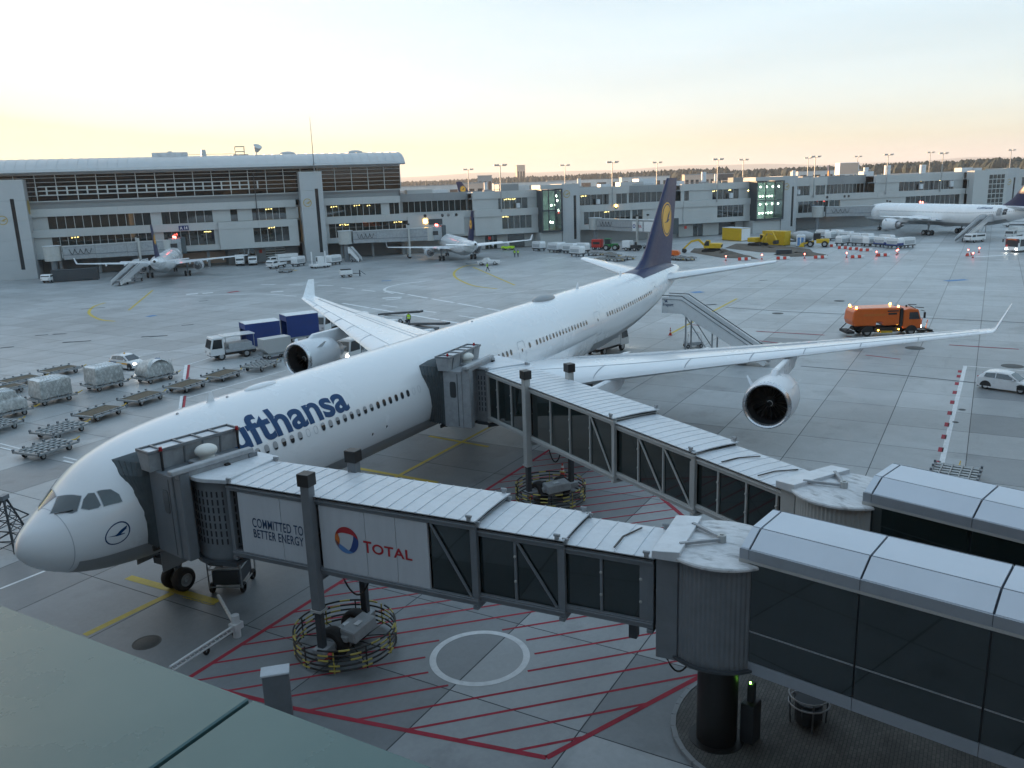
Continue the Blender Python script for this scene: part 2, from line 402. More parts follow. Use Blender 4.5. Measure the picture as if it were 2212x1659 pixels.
# red hatching of the two bridge stands (one object per line)
zone = [(1.7,-6.2),(2.3,-11.0),(3.97,-19.84),(10.3,-22.75),(17.6,-23.6),(36.0,-6.2)]
def clip(q):
    c, s = math.cos(rad(46)), -math.sin(rad(46)); n = Vector((-s, c)); d = Vector((c, s)); ts = []
    for a, b in zip(zone, zone[1:]+zone[:1]):
        a, b = Vector(a), Vector(b); fa, fb = a.dot(n)-q, b.dot(n)-q
        if fa*fb < 0: p = a+(b-a)*(fa/(fa-fb)); ts.append(p.dot(d))
    return (min(ts), max(ts), n, d) if len(ts) >= 2 else None
CC = Vector((7.85, -15.05))
k = -10.33
while k < 21:
    r = clip(k)
    if r:
        t0, t1, n, d = r; segs = [(t0, t1)]
        dist = abs(CC.dot(n)-k)
        if dist < 2.05:
            h = math.sqrt(2.05**2-dist**2); tc = CC.dot(d); segs = [(t0, min(t1, tc-h)), (max(t0, tc+h), t1)]
        for a, b in segs:
            if b-a > .3: ribbon([n*k+d*a, n*k+d*b], .115).build('hatch_line', 'paint_red', ground)
    k += 1.02
for a, b in zip(zone[:4], zone[1:4]): ribbon([a, b], .2, .008).build('boundary_line', 'paint_red', ground)
ribbon([zone[4], zone[5]], .24, .008).build('boundary_line', 'paint_red', ground)
ribbon([zone[5], zone[0]], .2, .008).build('boundary_line', 'paint_red', ground)
rg = MB(); N_ = 64
rg.add([(CC.x+r*math.cos(2*PI*i/N_), CC.y+r*math.sin(2*PI*i/N_), .008) for i in range(N_) for r in (1.63, 1.88)], [(2*i, 2*i+1, (2*i+3) % (2*N_), (2*i+2) % (2*N_)) for i in range(N_)])
rg.build('park_circle', 'paint_white', ground)
# yellow lead-in lines and stop bars
line('lead_in_line', 'paint_yellow', [(183,1372),(372,1281)], .34)
line('stop_bar', 'paint_yellow', [(277,1247),(470,1301)], .42, z=.008)
line('lead_in_line', 'paint_yellow', [(845,1036),(1068,917)], .25)
line('stop_bar', 'paint_yellow', [(775,1012),(945,1043)], .34, z=.008)
line('stop_bar', 'paint_yellow', [(927,942),(1055,965)], .3, z=.008)
line('lead_in_line', 'paint_yellow', [(278,670),(330,627)], .35)
line('taxi_curve', 'paint_yellow', [(227,654),(203,662),(192,674),(200,683),(220,691),(248,694)], .45, smooth=True)
line('taxi_curve', 'paint_yellow', [(1031,571),(1004,575),(983,586),(983,598),(1001,609),(1027,618),(1074,624)], .5, smooth=True)
line('lead_in_line', 'paint_yellow', [(1022,577),(1112,616)], .4)
line('lead_in_line', 'paint_yellow', [(1448,721),(1592,645)], .35)
# white and red lines
line('edge_line', 'paint_white', [(0,1272),(123,1223)], .16)
line('road_line', 'paint_white', [(0,822),(165,796),(241,782)], .15)
line('road_line', 'paint_white', [(310,764),(450,752),(560,728)], .15)
line('road_line', 'paint_white', [(402,860),(617,800)], .15)
line('road_line', 'paint_white', [(405,788),(456,772)], .2)
for y0, y1 in ((788, 848), (855, 895)):
    xa, xb = 402-(y0-788)*.13, 402-(y1-788)*.13
    line('stand_line', 'paint_white', [(xa,y0),(xb,y1)], .3); line('stand_line', 'paint_red', [(xa+6,y0),(xb+6,y1)], .25)
for dy in (0, 8):
    line('road_line', 'paint_white', [(0,958+dy),(43,969+dy)], .16); line('road_line', 'paint_white', [(137,987+dy),(192,1000+dy)], .16)
line('stand_line', 'paint_white', [(2085,791),(2058,900),(2028,1026)], .3)
line('road_line', 'paint_white', [(2080,790),(2212,801),(2290,808)], .18)
for i in range(11):
    t = i/10; y = 800+225*t**1.35; x = 2085-(y-791)*.243-9
    line('red_tick', 'paint_red', [(x,y),(x-.9-t*1.5,y+5+6*t)], .3)
line('clearance_line', 'paint_red', [(1480,700),(1640,716),(1840,727)], .28, dash=(7, 2.2))
line('clearance_line', 'paint_red', [(1640,736),(1680,741)], .28)
line('clearance_line', 'paint_red', [(2050,745),(2212,755),(2300,762)], .28, dash=(6, 2.5))
line('clearance_line', 'paint_red', [(1870,767),(1945,776)], .25)
line('road_edge', 'paint_white', [(737,621),(833,632)], .5, dash=(4, 2.5))
line('road_edge', 'paint_white', [(833,628),(1090,673)], .55, dash=(6.5, 1.2))
line('road_edge', 'paint_white', [(740,655),(1001,700)], .55, dash=(8, .8))
line('road_edge', 'paint_white', [(919,607),(864,614),(834,622),(833,629),(850,634)], .5, smooth=True)
line('road_dash', 'paint_white', [(825,659),(1050,690)], .4, dash=(4, 5))
line('road_dash', 'paint_white', [(563,614),(720,617)], .7, dash=(3.4, 3.2))
line('road_block', 'paint_white', [(402,636),(428,634)], 1.6)
line('road_block', 'paint_white', [(437,634),(460,632)], 1.3)
line('road_block', 'paint_white', [(585,631),(612,629)], 1.3)
line('road_block', 'paint_red', [(492,632),(516,629)], 1.2)
line('road_edge', 'paint_white', [(370,640),(555,635),(640,640)], .45, smooth=True)
line('road_mark', 'paint_white', [(826,644),(868,642)], 1.1); line('road_mark', 'paint_white', [(833,648),(866,645)], .7)
line('road_edge', 'paint_white', [(950,643),(1260,620)], .25)
line('road_dash', 'paint_white', [(2105,555),(2180,551)], 1.0, dash=(9, 5))
line('road_edge', 'paint_white', [(1470,620),(1700,622),(2100,627),(2290,631)], .2)
line('road_edge', 'paint_white', [(2150,560),(2290,570)], .25)
line('blue_mark', 'paint_blue', [(2042,607),(2088,604)], 1.3)
line('blue_mark', 'paint_blue', [(318,684),(336,681)], 1.2)
line('blue_mark', 'paint_blue', [(824,607),(845,606)], 1.0)
line('blue_mark', 'paint_blue', [(1495,632),(1517,630)], 1.6)
# drains and repair strips
for a, b, wd in [((305,728),(362,725),.5),((135,740),(197,736),.5),((0,752),(30,749),.5),((76,725),(104,723),.45),((114,722),(143,721),.45),((175,668),(227,664),.4),
                 ((430,651),(449,649),.4),((392,703),(418,701),.4),((1524,659),(1548,657),.6),((1640,606),(1658,605),.5)]:
    line('drain_slot', 'tar', [a, b], wd, z=.007)
line('repair_seam', 'tar', [(1568,664),(1700,673),(2212,697),(2300,702)], .22, z=.005)
line('repair_seam', 'tar', [(1730,791),(1840,800),(2108,827)], .22, z=.005)
for px, py, r in [(1976,752,.9),(2187,791,.9),(317,1388,.55),(2078,885,.25),(1813,650,.7),(1680,677,.7),(2064,912,.2)]:
    p = G(px, py); c_ = MB().lathe([(0,.010),(r*.8,.010),(r*.82,.006),(r*.9,.006),(r*.92,.012),(r,.012),(r,.0)], (p.x, p.y, 0), n=28).build('manhole_cover', 'cast_iron', ground, smooth=.5)

# paved island under the fixed walkways
isl = MB(); ipts = []
for cx, cy, a0 in ((8.2,-25.6,PI/2),(8.2,-50,PI),(8.6,-50,-PI/2),(8.6,-25.6,0)):
    for i in range(9):
        a = a0+PI/2*i/8; ipts.append((cx+3.0*math.cos(a), cy+3.0*math.sin(a)))
def brick_mat():
    m = bpy.data.materials.new('paver'); m.use_nodes = True; t = m.node_tree; b = t.nodes['Principled BSDF']; L = t.links.new
    g = t.nodes.new('ShaderNodeNewGeometry'); br = t.nodes.new('ShaderNodeTexBrick'); L(g.outputs['Position'], br.inputs['Vector'])
    br.inputs['Scale'].default_value = 1; br.inputs['Brick Width'].default_value = .22; br.inputs['Row Height'].default_value = .11; br.inputs['Mortar Size'].default_value = .008
    br.inputs['Color1'].default_value = (.085,.085,.08,1); br.inputs['Color2'].default_value = (.12,.118,.11,1); br.inputs['Mortar'].default_value = (.04,.042,.042,1)
    n = t.nodes.new('ShaderNodeTexNoise'); n.inputs['Scale'].default_value = .8; n.inputs['Detail'].default_value = 6; L(g.outputs['Position'], n.inputs['Vector'])
    mx = t.nodes.new('ShaderNodeMix'); mx.data_type = 'RGBA'; mx.blend_type = 'OVERLAY'; mx.inputs[0].default_value = .7; L(br.outputs[0], mx.inputs[6]); L(n.outputs[0], mx.inputs[7]); L(mx.outputs[2], b.inputs[0])
    b.inputs['Roughness'].default_value = .8
    bp = t.nodes.new('ShaderNodeBump'); bp.inputs['Strength'].default_value = .5; bp.inputs['Distance'].default_value = .02; bp.invert = True; L(br.outputs['Fac'], bp.inputs['Height']); L(bp.outputs[0], b.inputs['Normal'])
    M['paver'] = m
brick_mat()
isl.ext(ipts, -.02, .10, 'z'); island = isl.build('pavement', 'paver'); tag(island, kind='structure')
kp = [Vector((p[0], p[1], 0)) for p in ipts]; per = []
for a, b in zip(kp, kp[1:]+kp[:1]):
    n_ = max(1, round((b-a).length/1.0))
    if (b-a).length < 1.2: n_ = 1
    for i in range(n_): per.append((a+(b-a)*i/n_, a+(b-a)*(i+1)/n_))
for a, b in per:
    if a.x < 25 and a.y > -40:
        d = (b-a).normalized()*.008; MB().bar(a+d+Vector((0,0,.05)), b-d+Vector((0,0,.05)), .16, .16).build('kerb_stone', 'facade_grey', island)

# ------------------------------------------------------------------ the near terminal's canopy, below the viewpoint
ZL = 13.5
ea, eb = G(0,1310,ZL), G(548,1505,ZL); XE = (ea.x+eb.x)/2; YJ = eb.y
t = thing('canopy_roof', 'broad flat green-grey metal canopy roof with one dark panel joint', 'canopy', (XE, YJ, 0))
for y0, y1 in ((.02, 40), (-16, -.02)):
    MB().box(-22, 0, y0, y1, ZL-.22, ZL).build('roof_panel', 'ledge_metal', t, bevel=.012)
MB().box(-21.9, -.05, -15.9, 39.9, ZL-.5, ZL-.23).build('edge_beam', 'steel_dark', t)
MB().box(-21, -2.2, -15.5, 39, 0, ZL-.5).build('wall', 'facade_grey', t)

# the terminal that the viewpoint belongs to: it stands unseen behind and to the right of the camera, its height and dark walls set to shade the near apron
nb = thing('near_terminal', 'tall grey terminal block beside the viewpoint', 'terminal', (-17.2, -46, 0))
MB().box(-40,0,-90,120,0,31).build('wall', 'facade_dark', nb); MB().box(-40.2,.2,-90.2,120.2,31,31.6).build('roof', 'roof_flat', nb)
MB().box(.3,110,-60,-3.2,0,22).build('wing_wall', 'facade_dark', nb); MB().box(.3,110.2,-60.2,-3.0,22,22.5).build('wing_roof', 'roof_flat', nb)
for i in range(12): put('pane', pane_mesh('tint_glass', 2.9, 3.0), nb, (16+i*3.0, -3.15, 16))

# ground cabinet by the red line
p = G(606, 1556)
t = thing('service_cabinet', 'tall grey service cabinet with pale sloping lid beside the red boundary line', 'cabinet', p, rad(-47))
MB().box(-.42, .42, -.24, .24, .08, 1.82).build('housing', 'steel_grey', t, bevel=.02)
MB().box(-.36, .36, .225, .255, .2, 1.72).build('door', 'steel_dark', t)
MB().box(-.46, .46, -.28, .28, 1.82, 1.9).build('lid', 'roof_white', t, bevel=.015)
MB().box(-.4, .4, -.22, .22, 0, .08).build('plinth', 'facade_grey', t)

# ------------------------------------------------------------------ far land: hills and woods
def far(px, dist, z=0.0):
    d = FW + RT*((px-1106)/(FOC*2212)); d = Vector((d.x, d.y, 0)).normalized()
    return Vector((CAM.x+d.x*dist, CAM.y+d.y*dist, z))
hm = MB(); rings = []
for i in range(150):
    px = -700+i*26; h = 175+40*math.sin(i*.09+1)+22*math.sin(i*.31)+9*math.sin(i*.83+2)+ (50*max(0, (i-95)/55))
    rings.append([far(px, 14500, -5), far(px, 15500, h*.8), far(px, 16500, h), far(px, 19000, -5)])
hm.loft(rings, close=False); hills = hm.build('hills', 'hill', smooth=1.2); tag(hills, kind='structure')
def wood(name, x0, x1, d0, d1, hgt, n, seed):
    random.seed(seed); mb = MB()
    for i in range(n):
        u_ = random.random(); px = x0+(x1-x0)*u_; d = d0+(d1-d0)*u_+random.uniform(0, 700)**1.0
        p = far(px, d); h = hgt*random.uniform(.72, 1.08); r = random.uniform(5, 10)
        prof = [(r*.3,h*.15),(r,h*.42),(r*.9,h*.66),(r*.55,h*.86),(r*.08,h)]
        n_ = 7; rot = random.random()*6
        mb.loft([[(p.x+rr*random.uniform(.75,1.2)*math.cos(rot+2*PI*j/n_), p.y+rr*random.uniform(.75,1.2)*math.sin(rot+2*PI*j/n_), z+random.uniform(-1,1)) for j in range(n_)] for rr, z in prof], False, True)
    o = mb.build(name, 'tree_crown'); tag(o, 'dark wood of close-set trees along the horizon', 'woods', kind='stuff'); return o
wood('woods', 820, 1560, 2600, 1500, 31, 3000, 3)
wood('woods', 1560, 2420, 1500, 850, 25, 4200, 5)
COL.objects['woods.001']['label'] = 'dark wood rising behind the right end of the long pier building'
COL.objects['woods']['label'] = 'dark wood along the horizon between the tall hall and the blue fin'
random.seed(11)

# ------------------------------------------------------------------ lettering and emblems
def text_bm(body, size, bold=0.0, spacing=1.0, shear=0.0, narrow=1.0):
    cu = bpy.data.curves.new('txt', 'FONT'); cu.body = body; cu.size = size; cu.offset = bold; cu.space_character = spacing; cu.shear = shear; cu.resolution_u = 6
    ob = bpy.data.objects.new('txt', cu); COL.objects.link(ob)
    dg = bpy.context.evaluated_depsgraph_get(); me = ob.evaluated_get(dg).to_mesh()
    bm = bmesh.new(); bm.from_mesh(me); bpy.data.objects.remove(ob); bpy.data.curves.remove(cu)
    bmesh.ops.remove_doubles(bm, verts=bm.verts, dist=1e-5)
    x0 = min(v.co.x for v in bm.verts)
    for v in bm.verts: v.co.x = (v.co.x-x0)*narrow
    return bm, max(v.co.x for v in bm.verts)
def poly_bm(polys):
    bm = bmesh.new()
    for p in polys: bm.faces.new([bm.verts.new((q[0], q[1], 0)) for q in p])
    bmesh.ops.triangulate(bm, faces=bm.faces); return bm
def cut(bm, step):
    xs = [v.co.x for v in bm.verts]; ys = [v.co.y for v in bm.verts]
    for ax, lo, hi in ((0, min(xs), max(xs)), (1, min(ys), max(ys))):
        n = int((hi-lo)/step)
        for i in range(1, n+1):
            no = (1,0,0) if ax == 0 else (0,1,0); co = (lo+(hi-lo)*i/(n+1), 0, 0) if ax == 0 else (0, lo+(hi-lo)*i/(n+1), 0)
            bmesh.ops.bisect_plane(bm, geom=bm.verts[:]+bm.edges[:]+bm.faces[:], plane_co=co, plane_no=no)
def decal(name, bm, fn, mt, parent, step=None):
    if step: cut(bm, step)
    for v in bm.verts: v.co = fn(v.co.x, v.co.y)
    me = bpy.data.meshes.new(name); bm.to_mesh(me); bm.free(); me.materials.append(M[mt]); return put(name, me, parent)
CRANE = [(-.90,.10),(-.55,.02),(-.25,-.06),(-.05,0),(.12,.14),(.34,.26),(.90,.42),(.84,.24),(.78,.22),(.80,.12),(.70,.10),(.42,-.05),(.25,-.13),(.62,-.22),(.60,-.29),(.1,-.26),(-.12,-.22),(-.40,-.10)]
def crane(r): return poly_bm([[(x*r, y*r) for x, y in CRANE]])
def ring_bm(r0, r1, n=40):
    return poly_bm([[(r*math.cos(2*PI*k/n), r*math.sin(2*PI*k/n)) for r, k in ((r0, i), (r1, i), (r1, i+1), (r0, i+1))] for i in range(n)])
def disc_bm(r, n=40): return poly_bm([[(r*math.cos(2*PI*k/n), r*math.sin(2*PI*k/n)) for k in range(n)]])

# ------------------------------------------------------------------ aircraft
NOSE = [(0,-.60,-.64,.02),(.06,-.36,-.86,.26),(.2,-.14,-1.07,.48),(.5,.13,-1.40,.84),(1.0,.46,-1.74,1.22),(1.6,.84,-2.02,1.58),(2.2,1.26,-2.23,1.88),(2.8,1.68,-2.39,2.10),(3.4,2.0,-2.51,2.27),
        (4.3,2.30,-2.63,2.46),(5.4,2.53,-2.72,2.62),(7.0,2.71,-2.79,2.75),(8.6,2.80,-2.82,2.81),(10,2.82,-2.82,2.82)]
TAIL = [(-25,2.82,-2.82,2.82),(-19,2.82,-2.36,2.76),(-13,2.80,-1.50,2.46),(-7.2,2.70,-.34,1.86),(-3,2.52,.58,1.20),(-1,2.32,1.16,.74),(-.15,2.05,1.52,.30),(0,1.9,1.68,.08)]
class Fus:
    def __init__(s, L, R, H, tail, slope=0.0):
        k = R/2.82; s.k = k
        s.st = [(x*k, a*k, b*k, c*k) for x, a, b, c in NOSE]+[(L+x*tail, a*k, b*k, c*k) for x, a, b, c in TAIL]; s.H = H; s.sl = slope; s.L = L
    def at(s, x):
        st = s.st; x = min(max(x, 0), s.L-1e-6); i = 0
        while i < len(st)-2 and st[i+1][0] <= x: i += 1
        p0, p1, p2, p3 = st[max(i-1,0)], st[i], st[i+1], st[min(i+2, len(st)-1)]; h = p2[0]-p1[0]; t = (x-p1[0])/h; o = []
        for j in (1, 2, 3):
            def slope(a, b, c):
                u, v = (b[j]-a[j])/max(b[0]-a[0],1e-6), (c[j]-b[j])/max(c[0]-b[0],1e-6)
                return 0 if u*v <= 0 else 2*u*v/(u+v)
            m1 = slope(p0, p1, p2) if i > 0 else (p2[j]-p1[j])/h*1.6; m2 = slope(p1, p2, p3) if i < len(st)-2 else (p2[j]-p1[j])/h
            o.append((2*t**3-3*t*t+1)*p1[j]+(t**3-2*t*t+t)*h*m1+(-2*t**3+3*t*t)*p2[j]+(t**3-t*t)*h*m2)
        return s.H+s.sl*x+(o[0]+o[1])/2, (o[0]-o[1])/2, o[2]
    def pt(s, x, th, off=0.0, side=-1):
        zc, rz, ry = s.at(x); n = Vector((0, side*math.cos(th)*rz, math.sin(th)*ry)); n.normalize()
        return Vector((x, side*ry*math.cos(th), zc+rz*math.sin(th)))+n*off
    def mesh(s, n=48):
        xs = [0,.03,.08,.15,.25,.4,.6,.85]+[1.15+.35*i for i in range(28)]; xs = [x*s.k for x in xs]
        m = s.st[len(NOSE)][0]; q = xs[-1]+1.5
        while q < m: xs.append(q); q += 2.2
        while q < s.L-.4: xs.append(q); q += .9
        xs += [s.L-.25, s.L-.08, s.L-.01]
        mb = MB(); mb.loft([[s.pt(x, 2*PI*i/n) for i in range(n)] for x in xs], True, True); return mb
AF = [(0,0),(.012,.021),(.035,.036),(.08,.053),(.15,.067),(.30,.076),(.45,.070),(.62,.053),(.80,.029),(1,.003),(1,-.003),(.8,-.012),(.6,-.026),(.4,-.040),(.2,-.042),(.08,-.032),(.03,-.02)]
def section(le, te, y, z, th=1.0, up=(0,0,1), only=None, off=0.0):
    c = te-le; u = Vector(up)
    return [Vector((le+c*(a if a > 0 or not off else -off/c), y, z))+u*(c*b*th+(off if b > 0 else -off)) for a, b in (only or AF)]
SLAT = [(.16,.069),(.08,.053),(.035,.036),(.012,.021),(0,0),(.03,-.02),(.08,-.032),(.11,-.036)]
def wing_pts(st, y):
    for a, b in zip(st, st[1:]):
        if a[0] <= y <= b[0]+1e-6:
            t = (y-a[0])/(b[0]-a[0]); return [a[i]+(b[i]-a[i])*t for i in range(5)]
    return list(st[-1])
def wing(root, st, side, slats, flaps, wl, name='wing', mt='aircraft_white'):
    ys = [st[0][0]+(st[-1][0]-st[0][0])*i/24 for i in range(25)]
    ys = sorted(set([round(y, 3) for y in ys]+[a[0] for a in st])); rings = []
    for y in ys:
        _, le, te, z, th = wing_pts(st, y); rings.append(section(le, te, side*y, z, th))
    mb = MB(); mb.loft(rings, True, not wl)
    if wl:
        _, le, te, z, th = st[-1]
        for dy, l2, t2, dz, an in wl: rings.append(section(l2, t2, side*(st[-1][0]+dy), z+dz, .75, (0, -side*math.sin(an), math.cos(an))))
        mb = MB(); mb.loft(rings, True, True)
    w_ = mb.build(name, mt, root, smooth=.7)
    for a, b in slats:
        k = max(2, int((b-a)/1.2)); rg = []
        for i in range(k+1):
            _, le, te, z, th = wing_pts(st, a+.04+(b-a-.08)*i/k); rg.append(section(le, te, side*(a+.04+(b-a-.08)*i/k), z, th, only=SLAT, off=.02))
        MB().loft(rg, close=False).build('slat', mt, w_, smooth=.8)
    for a, b, f in flaps:
        k = max(2, int((b-a)/1.5)); rg = []
        for i in range(k+1):
            y = a+.05+(b-a-.1)*i/k; _, le, te, z, th = wing_pts(st, y); c = te-le
            zz = lambda q: z+c*th*(.053+(q-.62)*(.029-.053)/.18 if q < .8 else .029-(q-.8)*.13)
            rg.append([Vector((le+c*q, side*y, zz(q)+.018)) for q in (f, f+.012, .82, .9, .985)])
        MB().loft(rg, close=False).build('flap', mt, w_, smooth=.8)
    return w_
def engine(root, x, y, z, r, L, wing_le, wing_z, blades=22, name='engine'):
    e = MB(); k = r/1.5
    out = [(1.30*k,x+.02),(1.36*k,x-.03),(1.42*k,x-.005),(1.47*k,x+.12)]
    lip = MB().lathe([(1.22*k,x+.28),(1.24*k,x+.10)]+out+[(1.49*k,x+.28)], (0,y,z), 'x', 40).build('inlet_lip', 'lip_metal', None, smooth=1.0)
    o = e.lathe([(1.488*k,x+.28),(1.53*k,x+.7),(1.55*k,x+1.4),(1.53*k,x+2.2),(1.42*k,x+3.2),(1.20*k,x+L*.74),(1.12*k,x+L*.76),(1.02*k,x+L*.70)], (0,y,z), 'x', 40).build(name, 'nacelle_white', root, smooth=.6)
    lip.parent = o
    MB().lathe([(1.24*k,x+.28),(1.20*k,x+.6),(1.23*k,x+1.25),(1.23*k,x+1.9),(.0,x+1.9)], (0,y,z), 'x', 40).build('inlet_duct', 'duct_dark', o, smooth=.6)
    f = MB()
    for i in range(blades):
        a = 2*PI*i/blades; ca, sa = math.cos(a), math.sin(a); cb, sb = math.cos(a+.17), math.sin(a+.17)
        f.add([(x+1.15, y+.36*k*ca, z+.36*k*sa), (x+1.42, y+.36*k*cb, z+.36*k*sb), (x+1.52, y+1.21*k*cb, z+1.21*k*sb), (x+1.18, y+1.21*k*ca, z+1.21*k*sa)], [(0,1,2,3)])
    f.build('fan', 'fan_metal', o)
    MB().lathe([(.02,x+.72),(.14*k,x+.84),(.28*k,x+1.03),(.37*k,x+1.22),(.37*k,x+1.4)], (0,y,z), 'x', 24).build('spinner', 'duct_dark', o, smooth=.8)
    sw = MB()
    pts = [(.10+.014*i, .5+i*.38) for i in range(11)]
    sw.tube([(x+.86+.9*(rr-.14)*1.05-.02, y+rr*k*math.cos(a), z+rr*k*math.sin(a)) for rr, a in pts], .018, 5).build('swirl_mark', 'paint_white', o)
    MB().lathe([(.98*k,x+L*.60),(.86*k,x+L*.80),(.60*k,x+L*.95),(.52*k,x+L*.95),(.30*k,x+L*.9),(.24*k,x+L*1.02),(.03,x+L*1.13)], (0,y,z), 'x', 28).build('exhaust', 'bare_metal', o, smooth=.6)
    zt = z+1.5*k; py = MB()
    prof = [(x+1.35, z+1.38*k),(x+2.2, zt+.34),(wing_le+.5, wing_z+.04),(wing_le+3.4, wing_z-.1),(wing_le+1.9, wing_z-.95),(x+L*.86, z+.75*k),(x+L*.6, z+.9*k)]
    py.ext(prof, y-.20, y+.20, 'y').build('pylon', 'nacelle_white', o, bevel=.07)
    for s in (-1, 1):
        st = MB(); st.hexa([Vector((x+1.2, y+s*1.50*k*.82, z+1.5*k*.60)), Vector((x+1.9, y+s*1.54*k*.82, z+1.5*k*.60)), Vector((x+1.9, y+s*1.54*k*.82+.03, z+1.5*k*.60)), Vector((x+1.2, y+s*1.5*k*.82+.03, z+1.5*k*.60)),
              Vector((x+1.7, y+s*1.9*k*.86, z+1.5*k*.92)), Vector((x+2.0, y+s*1.9*k*.86, z+1.5*k*.92)), Vector((x+2.0, y+s*1.9*k*.86+.02, z+1.5*k*.92)), Vector((x+1.7, y+s*1.9*k*.86+.02, z+1.5*k*.92))])
        st.build('strake', 'nacelle_white', o)
    return o
def wheel(mb_t, x, y, z, r, w):
    mb_t.lathe([(r*.55,y-w*.5),(r*.86,y-w*.5),(r*.97,y-w*.36),(r,y-w*.15),(r,y+w*.15),(r*.97,y+w*.36),(r*.86,y+w*.5),(r*.55,y+w*.5)], (x,0,z), 'y', 28)
def gear(root, name, x, y, ztop, r, w, xs, ys, strut=.17):
    g = MB().cyl((x,y,r), (x,y,ztop), strut*.75, strut, 14).cyl((x,y,ztop*.55), (x,y,ztop), strut*1.35, strut*1.35, 14).cyl((x,y,r*1.1), (x-.0+1.0,y,ztop), strut*.45, n=8)
    if len(xs) > 1: g.bar((x+min(xs),y,r), (x+max(xs),y,r), .24, .28)
    for dx in xs: g.cyl((x+dx,y+min(ys),r), (x+dx,y+max(ys),r), .09, n=8)
    o = g.build(name, 'steel_grey', root, smooth=.6)
    for dx in xs:
        for dy in ys:
            t = MB(); wheel(t, x+dx, y+dy, r, r, w); tt = t.build('tyre', 'rubber', o, smooth=.6)
            s = 1 if dy > 0 else -1
            MB().lathe([(.02,s*w*.30),(r*.16,s*w*.46),(r*.2,s*w*.3),(r*.42,s*w*.28),(r*.5,s*w*.46),(r*.57,s*w*.48),(r*.57,-s*w*.45),(r*.1,-s*w*.3)], (x+dx,y+dy,r), 'y', 24).build('rim', 'hub', tt, smooth=.6)
    return o
def fin(root, F, pts, th, name, mt):
    rings = [[Vector((le+(te-le)*a, b*(te-le)*th, z)) for a, b in SYM] for z, le, te in pts]   # rows (z, le, te) up the fin
    return MB().loft(rings, True, True).build(name, mt, root, smooth=.7)
_h = [(0,0),(.02,.025),(.08,.045),(.2,.058),(.35,.06),(.55,.05),(.75,.032),(1,.003)]
SYM = _h+[(a, -b) for a, b in _h[::-1][:-1]]
def fin_y(pts, x, z, th):
    for a, b in zip(pts, pts[1:]):
        if a[0] <= z <= b[0]:
            t = (z-a[0])/(b[0]-a[0]); le = a[1]+(b[1]-a[1])*t; te = a[2]+(b[2]-a[2])*t; q = min(max((x-le)/(te-le), 0), 1)
            for p, r in zip(_h, _h[1:]):
                if p[0] <= q <= r[0]: return (p[1]+(r[1]-p[1])*(q-p[0])/(r[0]-p[0]))*(te-le)*th
    return .1

def fin_emblem(root, pts, th, cx, cz, r, sides=(-1,)):
    for s in sides:
        def fn(off): return lambda a, b: Vector((cx+a*(1 if s < 0 else -1), s*(fin_y(pts, cx+a*(1 if s < 0 else -1), cz+b, th)+off), cz+b))
        d = decal('fin_disc', disc_bm(r), fn(.015), 'emblem_yellow', root, r*.3)
        decal('disc_ring', ring_bm(r*.84, r*.91), fn(.03), 'fin_blue', d, None)
        c = crane(r*.70); bmesh.ops.rotate(c, verts=c.verts, cent=(0,0,0), matrix=Matrix.Rotation(rad(22), 3, 'Z'))
        decal('crane_mark', c, fn(.03), 'fin_blue', d, r*.3)

# ---- the four-engined airliner on the near stand
air = thing('airliner', 'large white four-engined airliner with dark blue lettering and two boarding bridges docked', 'airliner')
F = Fus(74.9, 2.82, 5.08, 1.0, .0070)
fus = F.mesh(56).build('fuselage', 'aircraft_white', air, smooth=.9)
# grey belly
bl = MB(); rg = []
xb = [1.5+.25*i for i in range(36)]+[11.4+1.1*i for i in range(50)]
for x in xb:
    rg.append([F.pt(x, rad(-150+i2*5) , .016) for i2 in range(25)])
bl.loft(rg, close=False).build('belly_paint', 'aircraft_grey', air, smooth=.9)
